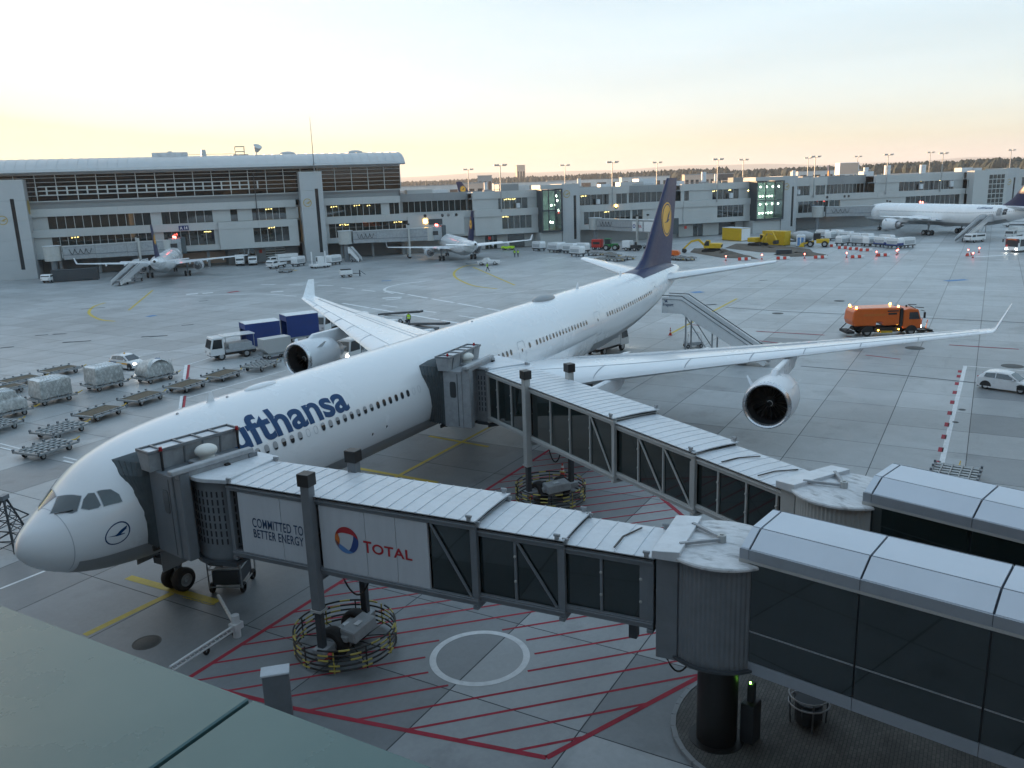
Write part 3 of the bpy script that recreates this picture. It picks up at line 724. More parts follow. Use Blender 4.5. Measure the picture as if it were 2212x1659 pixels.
# wing-body fairing
rg = []
for i in range(25):
    t = i/24; x = 25.5+21.5*t; s = math.sin(PI*min(1, max(0, t)))**.55 if 0 < t < 1 else 0
    zc, rz, ry = F.at(x); h = []
    for j in range(17):
        th = rad(-172+10.25*j); e = s*(.55*abs(math.cos(th))+.35*max(0, -math.sin(th)))
        h.append(F.pt(x, th, -.06+e))
    rg.append(h)
MB().loft(rg, close=False).build('belly_fairing', 'aircraft_white', air, smooth=.9)
WST = [(0,26.9,41.2,3.55,1.15),(2.8,28.75,41.35,3.95,1.15),(10.4,33.95,42.95,4.66,.85),(18.4,39.45,45.55,5.34,.72),(24.5,43.65,47.35,5.87,.66),(31.0,48.1,50.15,6.34,.6)]
WL = [(.16,48.5,50.3,.10,rad(40)),(.98,50.35,51.25,1.65,rad(60))]
for s in (-1, 1):
    wing(air, WST, s, [(3.4,8.6),(10.2,13.6),(13.6,17.2),(20.2,23.4),(23.4,26.7),(26.7,30.2)], [(3.6,11.0,.70),(11.0,21.5,.70),(21.5,25.6,.74),(25.6,29.4,.74)], WL)
    wq_ = [o for o in air.children if o.name.startswith('wing')][-1]
    def up_(y, q):
        _, le, te, z, th = wing_pts(WST, y); c = te-le; h = 0
        for (a, b), (a2, b2) in zip(AF[:9], AF[1:10]):
            if a <= q <= a2: h = b+(b2-b)*(q-a)/(a2-a)
        return Vector((le+c*q, s*y, z+c*h*th+.008))
    for q_, y0_, y1_ in ((.20,3.6,30.2),(.60,5.5,20.5),(.70,5.5,29.2)):
        MB().tube([up_(y0_+(y1_-y0_)*i/24, q_) for i in range(25)], .022, 4).build('panel_seam', 'panel_line', wq_)
    for y_ in (8.6,13.6,17.2,20.2,23.4,26.7): MB().tube([up_(y_, .01+.19*i/6)+Vector((0,0,.02)) for i in range(7)], .022, 4).build('panel_seam', 'panel_line', wq_)
    for yy in (6.6, 12.6, 17.6, 21.8):
        _, le, te, z, th = wing_pts(WST, yy); c = te-le
        MB().ell((le+c*.86, s*yy, z-.28), c*.36, .22, .34, 10, 8).build('flap_fairing', 'aircraft_white', air, smooth=1)
    engine(air, 34.67, s*19.25, 3.42, 1.5, 5.6, 40.0, 5.25)
    engine(air, 27.6, s*9.4, 2.75, 1.5, 5.6, 33.3, 4.45)
    HST = [(0,65.3,72.6,6.95,1.0),(1.2,65.9,72.9,7.02,1.0),(11.1,73.5,75.75,8.28,1.0)]
    hp = wing(air, HST, s, [], [], None, 'tailplane')
    MB().bar((68.1,s*2.2,7.33), (74.7,s*10.6,8.36), .05, .01).build('elevator_line', 'panel_line', hp)
    gear(air, 'main_gear', 39.6, s*5.35, 4.2, .70, .5, (-.99,.99), (-.7,.7), .24)
    gd = MB().hexa([(38.4,s*5.9,1.7),(40.6,s*5.9,1.7),(40.6,s*5.95,1.7),(38.4,s*5.95,1.7),(38.4,s*6.2,4.2),(40.6,s*6.2,4.2),(40.6,s*6.25,4.2),(38.4,s*6.25,4.2)]); gd.build('gear_door', 'aircraft_white', air)
gear(air, 'main_gear', 41.2, 0, 3.2, .70, .5, (-.8,.8), (-.5,.5), .22)
ng = gear(air, 'nose_gear', 6.6, 0, 3.2, .54, .40, (0,), (-.36,.36), .17)
MB().bar((6.6,0,1.5), (4.9,0,2.9), .13).bar((6.35,-.3,1.25), (6.35,.3,1.25), .12).bar((5.75,-.45,1.75),(5.75,.25,1.75),.14,.3).cyl((6.1,-.4,1.5),(6.1,-.4,1.75),.1,n=10).cyl((6.1,.4,1.5),(6.1,.4,1.75),.1,n=10).build('drag_strut', 'steel_dark', ng)
MB().box(5.3,6.6,-.86,-.82,1.55,2.5).build('forward_door', 'aircraft_grey', ng); MB().box(5.3,6.6,.82,.86,1.55,2.5).build('forward_door', 'aircraft_grey', ng)
MB().hexa([(6.95,-.62,1.42),(7.6,-.62,1.55),(7.6,-.57,1.55),(6.95,-.57,1.42),(6.75,-.66,2.5),(7.7,-.66,2.5),(7.7,-.61,2.5),(6.75,-.61,2.5)]).build('leg_door', 'aircraft_grey', ng)
b_, wd = text_bm('HK', .36, .012); decal('registration', b_, lambda a, b: Vector((6.98+a, -.675, 2.05+b)), 'print_navy', ng)
FP = [(7.6,60.2,72.9),(8.25,61.7,72.95),(8.7,63.2,73.05),(9.3,64.3,73.15),(10.1,65.25,73.3),(17.15,71.45,74.65)]
fn_ = fin(air, F, FP, .95, 'fin', 'fin_blue')
MB().bar((71.6,-.0,8.3), (73.9,0,17.0), .01, .01).build('rudder_line', 'panel_line', fn_)
fin_emblem(air, FP, .95, 70.75, 12.9, 1.78)
MB().loft([[F.pt(x, rad(90+a), .02+h) for a, h in ((-38,0),(-26,w_*.5),(-14,w_),(-7,w_*1.2),(0,w_*1.3),(7,w_*1.2),(14,w_),(26,w_*.5),(38,0))] for x, w_ in ((60.5,0),(62,.08),(64,.18),(67,.25),(70,.2),(72,.06))], close=False).build('fin_fillet', 'fin_blue', air, smooth=1)
# lettering along the port side
b_, wd = text_bm('Lufthansa', 2.42, .066, 1.0)
k_ = 8.65/wd
for v in b_.verts: v.co.x *= k_; v.co.y *= .84
decal('lettering', b_, lambda a, b: F.pt(7.32+a, rad(23)+b/2.86, .012), 'livery_blue', air, .16)
# nose emblem
cx_, ct_ = 2.72, rad(-4)
nf = lambda o: (lambda a, b: F.pt(cx_+a, ct_+b/2.05, o))
em = decal('nose_emblem', ring_bm(.405, .45), nf(.012), 'livery_blue', air); decal('crane_mark', crane(.40), nf(.012), 'livery_blue', em, .1)
# cabin windows
def oval(w, h, n=18, p=2.6):
    return [(math.copysign(abs(math.cos(2*PI*i/n))**(2/p), math.cos(2*PI*i/n))*w/2, math.copysign(abs(math.sin(2*PI*i/n))**(2/p), math.sin(2*PI*i/n))*h/2) for i in range(n)]
TH0 = math.asin(.74/2.82)
def cabin_window(x, kind):
    q = lambda o: (lambda a, b: F.pt(x+a, TH0+b/2.82, o))
    if kind == 'blank':
        o_ = oval(.27,.40); i_ = oval(.22,.35); n = len(o_)
        return decal('window_blank', poly_bm([[o_[i], o_[(i+1) % n], i_[(i+1) % n], i_[i]] for i in range(n)]), q(.010), 'panel_line', air)
    fr = decal('window', poly_bm([oval(.30,.43)]), q(.006), 'panel_line', air, .12)
    decal('pane', poly_bm([oval(.25,.37)]), q(.012), 'window_dark', fr, .12)
    if kind == 'half':
        h = random.choice((.0, .03, -.05, .08, -.1)); pts = [p for p in oval(.25,.37) if p[1] > h]; xs = max(abs(p[0]) for p in pts)
        pts = [(-xs, h)]+sorted(pts, key=lambda p: -math.atan2(p[1]-h+.0, p[0]))+[(xs, h)] if False else [(xs, h)]+sorted(pts, key=lambda p: math.atan2(p[1]-h, p[0]))+[(-xs, h)]
        decal('shade', poly_bm([pts]), q(.017), 'window_shade', fr)
x = 7.9
while x < 60.2:
    if (22.2 < x < 26.2) or (32.9 < x < 35.0) or (35.5 < x < 36.1) or (45.2 < x < 48.6): x += .5335; continue
    kind = 'blank' if (12.5 < x < 13.5 or 21.2 < x < 22.2) else ('half' if x < 17.5 or random.random() < .25 else 'open')
    if x > 36: kind = 'half' if random.random() < .55 else 'open'
    cabin_window(x, kind); x += .5335
# doors drawn by their gaps
def door(x, w, h, zc):
    th = math.asin((zc)/2.82); o_ = oval(w, h, 28, 7); i_ = oval(w-.07, h-.07, 28, 7); n = len(o_)
    d = decal('door', poly_bm([[o_[i], o_[(i+1) % n], i_[(i+1) % n], i_[i]] for i in range(n)]), lambda a, b: F.pt(x+a, th+b/2.82, .012), 'panel_line', air)
    decal('door_window', poly_bm([oval(.16,.24)]), lambda a, b: F.pt(x+a, th+.30/2.82+b/2.82, .012), 'window_dark', d)
door(5.55,1.1,1.95,.25); door(24.3,1.1,1.95,.25); door(33.95,1.0,1.9,.3); door(46.9,1.1,2.0,.3); door(61.6,1.0,1.8,.75)
# flight-deck windows (port set, mirrored to starboard)
def surf_hit(px, py):
    d = FW + RT*((px-1106)/(FOC*2212)) - UP*((py-829.5)/(FOC*2212)); t = 20.0
    while t < 60:
        p = CAM+d*t
        if 0 < p.x < 20:
            zc, rz, ry = F.at(p.x)
            if (p.y/ry)**2+((p.z-zc)/rz)**2 < 1: break
        t += .02
    zc, rz, ry = F.at(p.x); return (p.x, math.atan2((p.z-zc)/rz, -p.y/ry))
PANES = [[(325,1190),(372,1083),(525,1080),(497,1175),(465,1188)], [(525,1158),(540,1100),(570,1062),(610,1058),(650,1135),(635,1152),(575,1165)], [(628,1050),(640,1043),(715,1033),(768,1065),(790,1110),(770,1118),(672,1143)]]
for pn in PANES:
    pp = [surf_hit(a/3, b/3+713.2) for a, b in pn]; kx, kt = 1, 2.3
    for s in (-1, 1):
        big = [(a, b*kt) for a, b in pp]; c_ = (sum(a for a, b in big)/len(big), sum(b for a, b in big)/len(big))
        gl = decal('cockpit_window', poly_bm([big]), lambda a, b: F.pt(a, b/kt, .012, s), 'cockpit_glass', air, .12)
        n = len(big); ot = [(c_[0]+(a-c_[0])*1.07, c_[1]+(b-c_[1])*1.07) for a, b in big]
        decal('window_seal', poly_bm([[big[i], big[(i+1) % n], ot[(i+1) % n], ot[i]] for i in range(n)]), lambda a, b: F.pt(a, b/kt, .009, s), 'panel_line', gl, .12)
wp = [F.pt(*surf_hit(a/3, b/3+713.2), .05) for a, b in ((350,1200),(420,1185),(470,1172))]
MB().tube(wp, .018, 5).build('wiper', 'rail_black', air)
# radome seam, aerials, domes
MB().loft([[F.pt(1.32, 2*PI*i/40, .004) for i in range(41)], [F.pt(1.345, 2*PI*i/40, .004) for i in range(41)]], close=False).build('radome_seam', 'panel_line', air)
def blade(x, h, c, zs=0): MB().hexa([F.pt(x, rad(90.6)), F.pt(x+c, rad(90.6)), F.pt(x+c, rad(89.4)), F.pt(x, rad(89.4)), F.pt(x+c*.45, rad(90.2))+Vector((0,0,h)), F.pt(x+c*.85, rad(90.2))+Vector((0,0,h)), F.pt(x+c*.85, rad(89.8))+Vector((0,0,h)), F.pt(x+c*.45, rad(89.8))+Vector((0,0,h))]).build('aerial', 'aircraft_white', air)
blade(9.3,.45,.42); blade(48.6,.55,.5); blade(58.2,.4,.4)
c_ = F.pt(12.6, PI/2); MB().ell((c_.x,c_.y,c_.z), 1.05,.32,.16, 18, 8).build('antenna_dome', 'aircraft_white', air, smooth=1)
c_ = F.pt(42.6, PI/2); MB().ell((c_.x,c_.y,c_.z-.02), 1.6,.62,.40, 22, 10).build('satcom_dome', 'aircraft_grey', air, smooth=1)
for xx in (7.6, 10.4, 31.8): 
    c_ = F.pt(xx, rad(88)); MB().ell(c_, .08,.06,.07, 8, 5).build('beacon', 'bare_metal', air, smooth=1)
for xx, tt in ((17.4,-14),(18.6,-12)):
    decal('vent_port', poly_bm([oval(.1,.14)]), lambda a, b: F.pt(xx+a, rad(tt)+b/2.8, .012), 'window_dark', air)
c_ = F.pt(70.9, rad(100), .1); MB().ell(c_, .16,.1,.16, 8, 6).build('fin_light', 'lamp_amber', air)
MB().lathe([(.05,74.86),(.14,74.88),(.14,74.93),(.02,74.93)], (0,0,F.at(74.8)[0]), 'x', 16).build('tail_exhaust', 'duct_dark', air)

# ------------------------------------------------------------------ passenger boarding bridges
def xf(mb, m):
    mb.v = [tuple(m @ Vector(p)) for p in mb.v]; return mb
def boarding_bridge(o, e, label, segs, frame, ads, cab_x, cab_r, cdp, flare, post_t, cyl_mat, colm):
    ax = Vector((e[0]-o[0], e[1]-o[1], 0)); L = ax.length; rz = math.atan2(ax.y, ax.x)
    T = thing('boarding_bridge', label, 'boarding bridge', (o[0], o[1], 0), rz)
    inv = (Matrix.Translation((o[0], o[1], 0)) @ Matrix.Rotation(rz, 4, 'Z')).inverted()
    # rotunda
    MB().cyl((0,0,0), (0,0,3.35), .62, n=28).cyl((0,0,0), (0,0,.12), .85, n=28).build('column', colm, T, smooth=.6)
    n = 140; ro = MB(); ro.loft([[((1.55+(.022 if i % 2 else 0))*math.cos(2*PI*i/n), (1.55+(.022 if i % 2 else 0))*math.sin(2*PI*i/n), z) for i in range(n)] for z in (3.42, 6.58)], True, True)
    rw = ro.build('rotunda', cyl_mat, T)
    MB().lathe([(0,3.34),(1.68,3.34),(1.68,3.42),(1.5,3.42)], n=48).build('rotunda_floor', 'steel_dark', rw, smooth=.5)
    rr = MB().lathe([(0,6.70),(1.0,6.69),(1.70,6.66),(1.74,6.62),(1.74,6.56),(1.6,6.55)], n=56).build('rotunda_roof', 'roof_dirty', T, smooth=.5)
    MB().bar((0,.05,6.80), (1.05,.80,6.80), .11, .09).bar((0,-.05,6.80), (1.05,-.80,6.80), .11, .09).build('steering_arm', 'machine_grey', rr, bevel=.01)
    MB().cyl((0,0,6.68), (0,0,6.92), .13, n=14).cyl((0,0,6.92), (0,0,6.96), .06, n=8).build('pivot', 'frame_light', rr, smooth=.6)
    po = MB()
    for s in (-1, 1): po.box(.98, 1.62, s*1.12-.14, s*1.12+.14, 3.25, 6.45)
    po.box(.98, 1.62, -1.2, 1.2, 3.25, 3.55); po.build('portal', 'steel_grey' if frame == 'frame_grey' else 'frame_light', T, bevel=.015)
    MB().hexa([(.90,-1.42,6.50),(1.72,-1.42,6.50),(1.72,1.42,6.50),(.90,1.42,6.50),(.90,-1.42,6.82),(1.72,-1.42,6.74),(1.72,1.42,6.74),(.90,1.42,6.82)]).build('portal_hood', 'roof_white', T, bevel=.015)
    # telescoping tunnels
    for gi, (t0, t1, hw, z0, z1, bays, solid) in enumerate(segs):
        tn = MB(); tn.box(t0, t1, -hw+.1, hw-.1, z0+.1, z0+.24)
        tu = tn.build('tunnel_floor', 'steel_dark', T)
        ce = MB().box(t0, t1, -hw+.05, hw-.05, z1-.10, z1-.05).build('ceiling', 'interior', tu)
        fr = MB()
        for s in (-1, 1):
            fr.box(t0, t1, s*hw-.07, s*hw+.07, z1-.34, z1-.12); fr.box(t0, t1, s*hw-.09, s*hw+.09, z0, z0+.24)
            fr.box(t0-.0, t0+.16, s*hw-.08, s*hw+.08, z0+.24, z1-.34); fr.box(t1-.16, t1, s*hw-.08, s*hw+.08, z0+.24, z1-.34)
            fr.box(t0+.01, t1-.01, s*(hw+.09)-.025, s*(hw+.09)+.025, z1-.22, z1-.16); fr.box(t0+.01, t1-.01, s*(hw+.11)-.02, s*(hw+.11)+.02, z0+.14, z0+.19)
        fr.box(t0, t0+.14, -hw, hw, z1-.12, z1-.05); fr.box(t1-.14, t1, -hw, hw, z1-.12, z1-.05); fr.box(t0+.01, t0+.2, -hw-.12, hw+.12, z0-.14, z0-.01); fr.box(t1-.2, t1-.01, -hw-.12, hw+.12, z0-.14, z0-.01)
        tf = fr.build('tunnel_frame', frame, T, bevel=.008)
        for s in (-1, 1):
            for a, b, outer in bays:
                zz0, zz1 = z0+.24, z1-.34
                MB().box(a-.04, a+.04, s*hw-.05, s*hw+.05, zz0, zz1).build('mullion', frame, tf)
                put('pane', pane_mesh('bridge_glass', b-a-.08, zz1-zz0), tf, ((a+b)/2, s*(hw-.035), (zz0+zz1)/2))
                yo = s*(hw+.03) if outer else s*(hw-.14)
                MB().bar((b-.08, yo, zz1-.02), (a+.08, yo, zz0+.02), .08, .05, up=(0,1,0)).build('diagonal_brace', frame if outer else 'steel_dark', tf)
                if not outer and s > 0:
                    for zq in (.33, .75): MB().ell((a, s*(hw+.06), zz0+(zz1-zz0)*zq), .05,.05,.05, 8, 5).build('pane_clamp', 'frame_light', tf)
            for a, b in solid:
                MB().box(a, b, s*hw-.04, s*hw+.045, z0+.24, z1-.34).build('wall_panel', 'ad_white' if (ads and gi == 2) else frame, tf)
        sh = .022 if frame == 'frame_grey' else .014
        np_ = max(2, round((t1-t0)/.56)); pw = (t1-t0)/np_
        pm = MB().hexa([(.004,-hw-.13,-.02),(pw-.004,-hw-.13,-.02),(pw-.004,hw+.13,-.02),(.004,hw+.13,-.02),(.004,-hw-.13,.0),(pw-.004,-hw-.13,.0),(pw-.004,hw+.13,.0),(.004,hw+.13,.0)])
        pm = MB()
        for ya, yb, za, zb in ((-hw-.13,-hw*.33,0,.035),(-hw*.33,hw*.33,.035,.035),(hw*.33,hw+.13,.035,0)):
            pm.hexa([(.012,ya,za-.03),(pw-.004,ya,za-.03),(pw-.004,yb,zb-.03),(.012,yb,zb-.03),(.012,ya,za),(pw-.004,ya,za),(pw-.004,yb,zb),(.012,yb,zb)])
            pm.hexa([(-.018,ya,za-.03),(.012,ya,za-.03),(.012,yb,zb-.03),(-.018,yb,zb-.03),(-.018,ya,za+sh),(.012,ya,za+sh),(.012,yb,zb+sh),(-.018,yb,zb+sh)])
        pm = pm.mesh('roof_panel', 'roof_white')
        for i in range(np_): put('roof_panel', pm, tf, (t0+i*pw, 0, z1))
        for s in (-1, 1):
            for tt in (t0+.22, t1-.22):
                MB().box(tt-.06, tt+.06, s*(hw+.1)-.05, s*(hw+.1)+.05, z1-.02, z1+.16).cyl((tt-.1,s*(hw+.1),z1+.14),(tt+.1,s*(hw+.1),z1+.14),.05,n=8).build('roof_roller', 'machine_grey', tf)
    for tt, hw in ((3.0, .9),)+(((4.9, .9),) if L > 22 else ()):
        z1 = segs[0][4]; MB().bar((tt-.35,-.75,z1+.075), (tt,.1,z1+.075), .05, .03).bar((tt,.1,z1+.075), (tt,.95,z1+.075), .05, .03).build('drip_strip', 'rail_black', T)
    # lifting frame, bogie and guard ring
    hwA = segs[2][2]; px_ = hwA+.18; pt = post_t
    lf = MB()
    for s in (-1, 1): lf.box(pt-.19, pt+.19, s*px_-.17, s*px_+.17, 2.35, 7.15)
    lf.box(pt-.15, pt+.15, -px_, px_, 3.42, 3.66)
    lp = lf.build('lift_post', 'steel_grey' if frame == 'frame_grey' else 'frame_light', T, bevel=.02)
    for s in (-1, 1):
        MB().box(pt-.25, pt+.25, s*px_-.23, s*px_+.23, 7.12, 7.58).build('post_cap', 'cap_black', lp, bevel=.015)
        MB().box(pt-.24, pt+.24, s*px_-.21, s*px_+.21, 2.28, 2.36).build('post_collar', 'frame_light', lp)
        MB().box(pt-.13, pt+.13, s*px_-.12, s*px_+.12, .72, 2.6).build('lift_leg', 'steel_dark', lp, bevel=.01)
    bg_ = MB().box(pt-.26, pt+.26, -px_-.3, px_+.3, .48, .82).box(pt-.5, pt+.5, -.55, .55, .40, .60)
    bo = bg_.build('bogie', 'machine_grey', T, bevel=.03)
    MB().box(pt-.72, pt+.10, -.80, .85, .80, 1.05).hexa([(pt-1.05,-.70,.78),(pt-.35,-.70,.78),(pt-.35,.75,.78),(pt-1.05,.75,.78),(pt-.95,-.70,1.20),(pt-.35,-.70,1.28),(pt-.35,.75,1.28),(pt-.95,.75,1.20)]).build('drive_housing', 'machine_grey', bo, bevel=.04)
    MB().box(pt-.80, pt-.60, -.1, .25, 1.235, 1.26).cyl((pt-.2,.1,1.05),(pt-.2,.1,1.12),.16,n=14).build('housing_hatch', 'roof_white', bo)
    for s in (-1, 1):
        w_ = MB(); wheel(w_, pt, s*.72, .62, .62, .5); ww = w_.build('wheel', 'rubber', bo, smooth=.6)
        MB().lathe([(.02,s*.72+.26*s),(.26,s*.72+.26*s),(.34,s*.72+.16*s),(.34,s*.72-.1*s)], (pt,0,.62), 'y', 18).build('rim', 'steel_grey', ww, smooth=.6)
    MB().ell((pt-.45,px_+.15,.62), .13,.13,.13, 10, 8).build('brake_motor', 'red_paint', bo, smooth=1)
    yr, bk = MB(), MB(); NR = 30; R_ = 1.92
    for zi, z in enumerate((.20, .40, .60, .80, 1.0)):
        for i in range(NR):
            a0, a1 = 2*PI*i/NR, 2*PI*(i+1)/NR
            if zi == 4 and i in (6, 7, 21): continue
            (yr if (i+zi//2) % 3 == 0 else bk).tube([(pt+R_*math.cos(a0+(a1-a0)*q), R_*math.sin(a0+(a1-a0)*q), z) for q in (0,.5,1)], .036, 6)
    for i in range(10):
        a = 2*PI*i/10+.1; (yr if i % 2 else bk).tube([(pt+R_*math.cos(a), R_*math.sin(a), .1), (pt+R_*math.cos(a), R_*math.sin(a), 1.0)], .028, 6)
        bk.tube([(pt+.4*math.cos(a), .4*math.sin(a), .42), (pt+R_*math.cos(a), R_*math.sin(a), .22)], .022, 5)
    gr = bk.build('guard_ring', 'rail_black', bo, smooth=.8); yr.build('yellow_bands', 'rail_yellow', gr, smooth=.8)['kind'] = 'stuff'
    zb = segs[2][3]
    MB().tube([(pt-.2-1.4*q, .25, zb-.05-1.15*math.sin(PI*q)**.6) for q in [i/14 for i in range(15)]], .035, 6).build('cable_loop', 'cable_black', T, smooth=.8)
    zr = segs[0][3]
    MB().tube([(1.5-.95*q, .95, zr-.3-1.0*math.sin(PI*q)**.6) for q in [i/12 for i in range(13)]], .03, 6).build('cable_loop', 'cable_black', T, smooth=.8)
    MB().box(segs[0][0], segs[1][1], -.35, .35, segs[0][3]-.36, segs[0][3]-.06).box(segs[0][0]+.6,segs[0][0]+.85,.5,.8,segs[0][3]-.6,segs[0][3]+.05).build('underfloor_beam', 'frame_light' if frame != 'frame_grey' else 'steel_dark', T)
    # cab rotunda and cab
    CM = inv @ Matrix.Translation((e[0], e[1], 0)) @ Matrix.Rotation(rad(cab_r), 4, 'Z')
    CB = CM @ Matrix.Translation((cab_x, 0, 0))
    cw = MB(); n = 56; a0, a1 = rad(95), rad(278)
    xs, zt = 0, 6.66
    cw.loft([[(1.38*math.cos(a0+(a1-a0)*i/n), 1.38*math.sin(a0+(a1-a0)*i/n), z) for i in range(n+1)] for z in (3.45, zt)], close=False)
    cw.box(.35,1.36,-1.36,-.9,3.45,zt-.02); wallc = 'steel_grey' if frame == 'frame_grey' else 'machine_grey'
    cr = xf(cw, CM).build('cab_rotunda', wallc, T, smooth=.6)
    sl_ = MB()
    for i in range(12):
        a = rad(165+i*8.6)
        for j in range(7):
            z = 4.1+j*.32; c0 = Vector((1.40*math.cos(a), 1.40*math.sin(a), z)); tn_ = Vector((-math.sin(a), math.cos(a), 0))*.028
            sl_.hexa([c0-tn_, c0+tn_, c0+tn_*1+Vector((0,0,0))+c0.normalized()*0-Vector((math.cos(a),math.sin(a),0))*.06, c0-tn_-Vector((math.cos(a),math.sin(a),0))*.06]+[p+Vector((0,0,.22)) for p in (c0-tn_, c0+tn_, c0+tn_-Vector((math.cos(a),math.sin(a),0))*.06, c0-tn_-Vector((math.cos(a),math.sin(a),0))*.06)])
    xf(sl_, CM).build('vent_slots', 'duct_dark' if frame == 'frame_grey' else 'steel_dark', cr)['kind'] = 'stuff'
    rp = [(1.56*math.cos(rad(a)), 1.56*math.sin(rad(a))) for a in range(60, 206, 6)]
    tp = CM.inverted() @ Vector((segs[2][1]-.12, 1.35, 0)); tq = CM.inverted() @ Vector((segs[2][1]-.12, -1.62, 0))
    rp += [(tp.x, tp.y), (tq.x, tq.y), (1.75, .5)]
    xf(MB().ext(rp, zt, zt+.16, 'z'), CM).build('cab_roof', 'roof_white', T, bevel=.02)
    xf(MB().ext([(a*.985, b*.985) for a, b in rp], 3.3, 3.46, 'z'), CM).build('cab_floor', 'steel_dark', T)
    xf(MB().bar((0,.1,zt+.22), (-1.1,.75,zt+.25), .03).bar((0,.1,zt+.22), (.6,.8,zt+.3), .03).box(-.1,.1,-.04,.16,zt+.16,zt+.24), CM).build('roof_stay', 'cap_black', T)
    cb = xf(MB().box(-1.78,1.78,.55,cdp,3.5,6.86).box(-1.72,-1.30,.05,.56,3.5,7.0).box(1.30,1.72,.05,.56,3.5,7.0), CB).build('cab', wallc, T, bevel=.03)
    xf(MB().ext(oval(.42,.95,20,6), -1.80, -1.77, 'x') if False else MB().prism(oval(.40,.95,20,5), lambda p: (-1.765, 1.12+p[0], 5.75+p[1]), lambda p: (-1.80, 1.12+p[0], 5.75+p[1])), CB).build('cab_window', 'window_dark', cb)
    xf(MB().box(-1.79,-1.74,.8,.84,3.6,6.7), CB).build('door_seam', 'steel_dark', cb)
    xf(MB().hexa([(-2.0,.02,7.02),(1.55,.02,7.02),(1.55,.42,7.02),(-2.0,.42,7.02),(-2.0,.06,7.20),(1.55,.06,7.20),(1.55,.38,7.20),(-2.0,.38,7.20)]).box(-1.75,1.4,.1,.35,6.8,7.04), CB).build('header_rail', 'machine_grey', cb, bevel=.03)
    ty0, ty1 = cdp-.45, cdp+.2
    tr = xf(MB().hexa([(-1.95,ty0,6.85),(1.95,ty0,6.85),(1.95,ty1,6.85),(-1.95,ty1,6.85),(-2.0,ty0-.12,7.62),(2.0,ty0-.12,7.62),(2.0,ty1+.1,7.62),(-2.0,ty1+.1,7.62)]), CB).build('canopy_tray', 'machine_grey', cb, bevel=.01)
    rb = MB()
    for xx in (-1.98,-1.45,-.5,.3,1.1,1.98): rb.box(xx-.035,xx+.035,ty0-.15,ty1+.12,7.6,7.70)
    rb.box(-2.02,2.02,ty0-.17,ty0-.11,7.58,7.70); rb.box(-2.02,2.02,ty1+.08,ty1+.14,7.58,7.70)
    for xx in (-1.45,-.5,.3,1.1): rb.hexa([(xx-.03,ty0-.02,6.82),(xx+.03,ty0-.02,6.82),(xx+.03,ty0+.02,6.82),(xx-.03,ty0+.02,6.82),(xx-.03,ty0-.16,7.6),(xx+.03,ty0-.16,7.6),(xx+.03,ty0-.1,7.6),(xx-.03,ty0-.1,7.6)])
    xf(rb, CB).build('tray_ribs', 'steel_grey', tr)
    xf(MB().box(-1.9,1.9,ty0,ty1,7.625,7.635), CB).build('tray_lining', 'roof_white', tr)
    xf(MB().ell((.1,1.12,7.30), .46,.40,.26, 22, 12).cyl((.1,1.12,6.85),(.1,1.12,7.2),.3,n=16), CB).build('roof_dome', 'dome_white', cb, smooth=.8)
    xf(MB().box(-.5,.6,.75,1.5,6.86,7.0), CB).build('dome_base', 'machine_grey', cb, bevel=.03)
    for xx in (-1.55, 1.8):
        xf(MB().cyl((xx,1.5,6.8),(xx,1.5,7.66),.05,n=8), CB).build('beacon_post', 'rail_black', cb)
        xf(MB().cyl((xx,1.5,7.66),(xx,1.5,7.82),.075,.06,12), CB).build('beacon', 'beacon_red', cb, smooth=.6)
    # folding bellows against the fuselage
    P0 = [(-1.8,3.62),(-1.8,4.6),(-1.8,5.6),(-1.8,6.5),(-1.55,6.95),(-.8,7.05),(0,7.05),(.8,7.05),(1.55,6.95),(1.8,6.5),(1.8,5.6),(1.8,4.6),(1.8,3.62)]
    rings = []; NB = 14
    for i in range(NB+1):
        q = i/NB; rr_ = []
        for j, (a, z) in enumerate(P0):
            pi_ = CB @ Vector((a, cdp-.02, z))
            a2 = a*(flare[0]+(flare[1]-flare[0])*(z-3.62)/3.43)-.10; z2 = 3.62+(z-3.62)*1.03+ .05
            wp_ = Matrix.Translation((e[0], e[1], 0)) @ Matrix.Rotation(rad(cab_r), 4, 'Z') @ Vector((a2+cab_x, 0, z2))
            xx = wp_.x; zc, rz_, ry = F.at(xx); h = max(-.999, min(.985, (z2-zc)/rz_))
            yy = -ry*math.sqrt(1-h*h)-.03
            pe = inv @ Vector((xx, yy, z2)); p = pi_.lerp(pe, q); c_ = (CB @ Vector((0,cdp,5.3))).lerp(inv @ Vector((e[0]+cab_x, -2.6, 5.4)), q)
            k = 1+(.035 if i % 2 else -.02)*(1-q)**.5; p2 = c_+(p-c_)*k; p2.z = c_.z+(p.z-c_.z)*k
            rr_.append(p2)
        rings.append(rr_)
    MB().loft(rings, close=False).build('bellows', 'bellows', T)
    xf(MB().box(-1.7,1.7,cdp-.05,cdp+.2,3.44,3.60).box(-1.95,1.0,cdp+.15,cdp+.25,3.42,3.62), CB).build('cab_bumper', 'rail_black', cb)
    if ads:
        hw = hwA+.055
        for t_, z_, tx, wd_, ht in ((17.0,5.08,'COMMITTED TO',2.37,.36),(16.99,4.66,'BETTER ENERGY',2.34,.34)):
            b_, wq = text_bm(tx, ht/.70, .005, 1.06); kx = wd_/wq
            decal('slogan', b_, lambda a, b: Vector((t_-a*kx, hw, z_+b)), 'print_navy', COL.objects[T.name])
        b_, wq = text_bm('T', .66, .014); k1 = .34/wq; decal('brand_word', b_, lambda a, b: Vector((12.02-a*k1, hw, 4.90+b*.92)), 'print_red', T)
        b_, wq = text_bm('OTAL', .50, .012, 1.08); k1 = 1.62/wq; decal('brand_word', b_, lambda a, b: Vector((11.66-a*k1, hw, 4.91+b)), 'print_red', T)
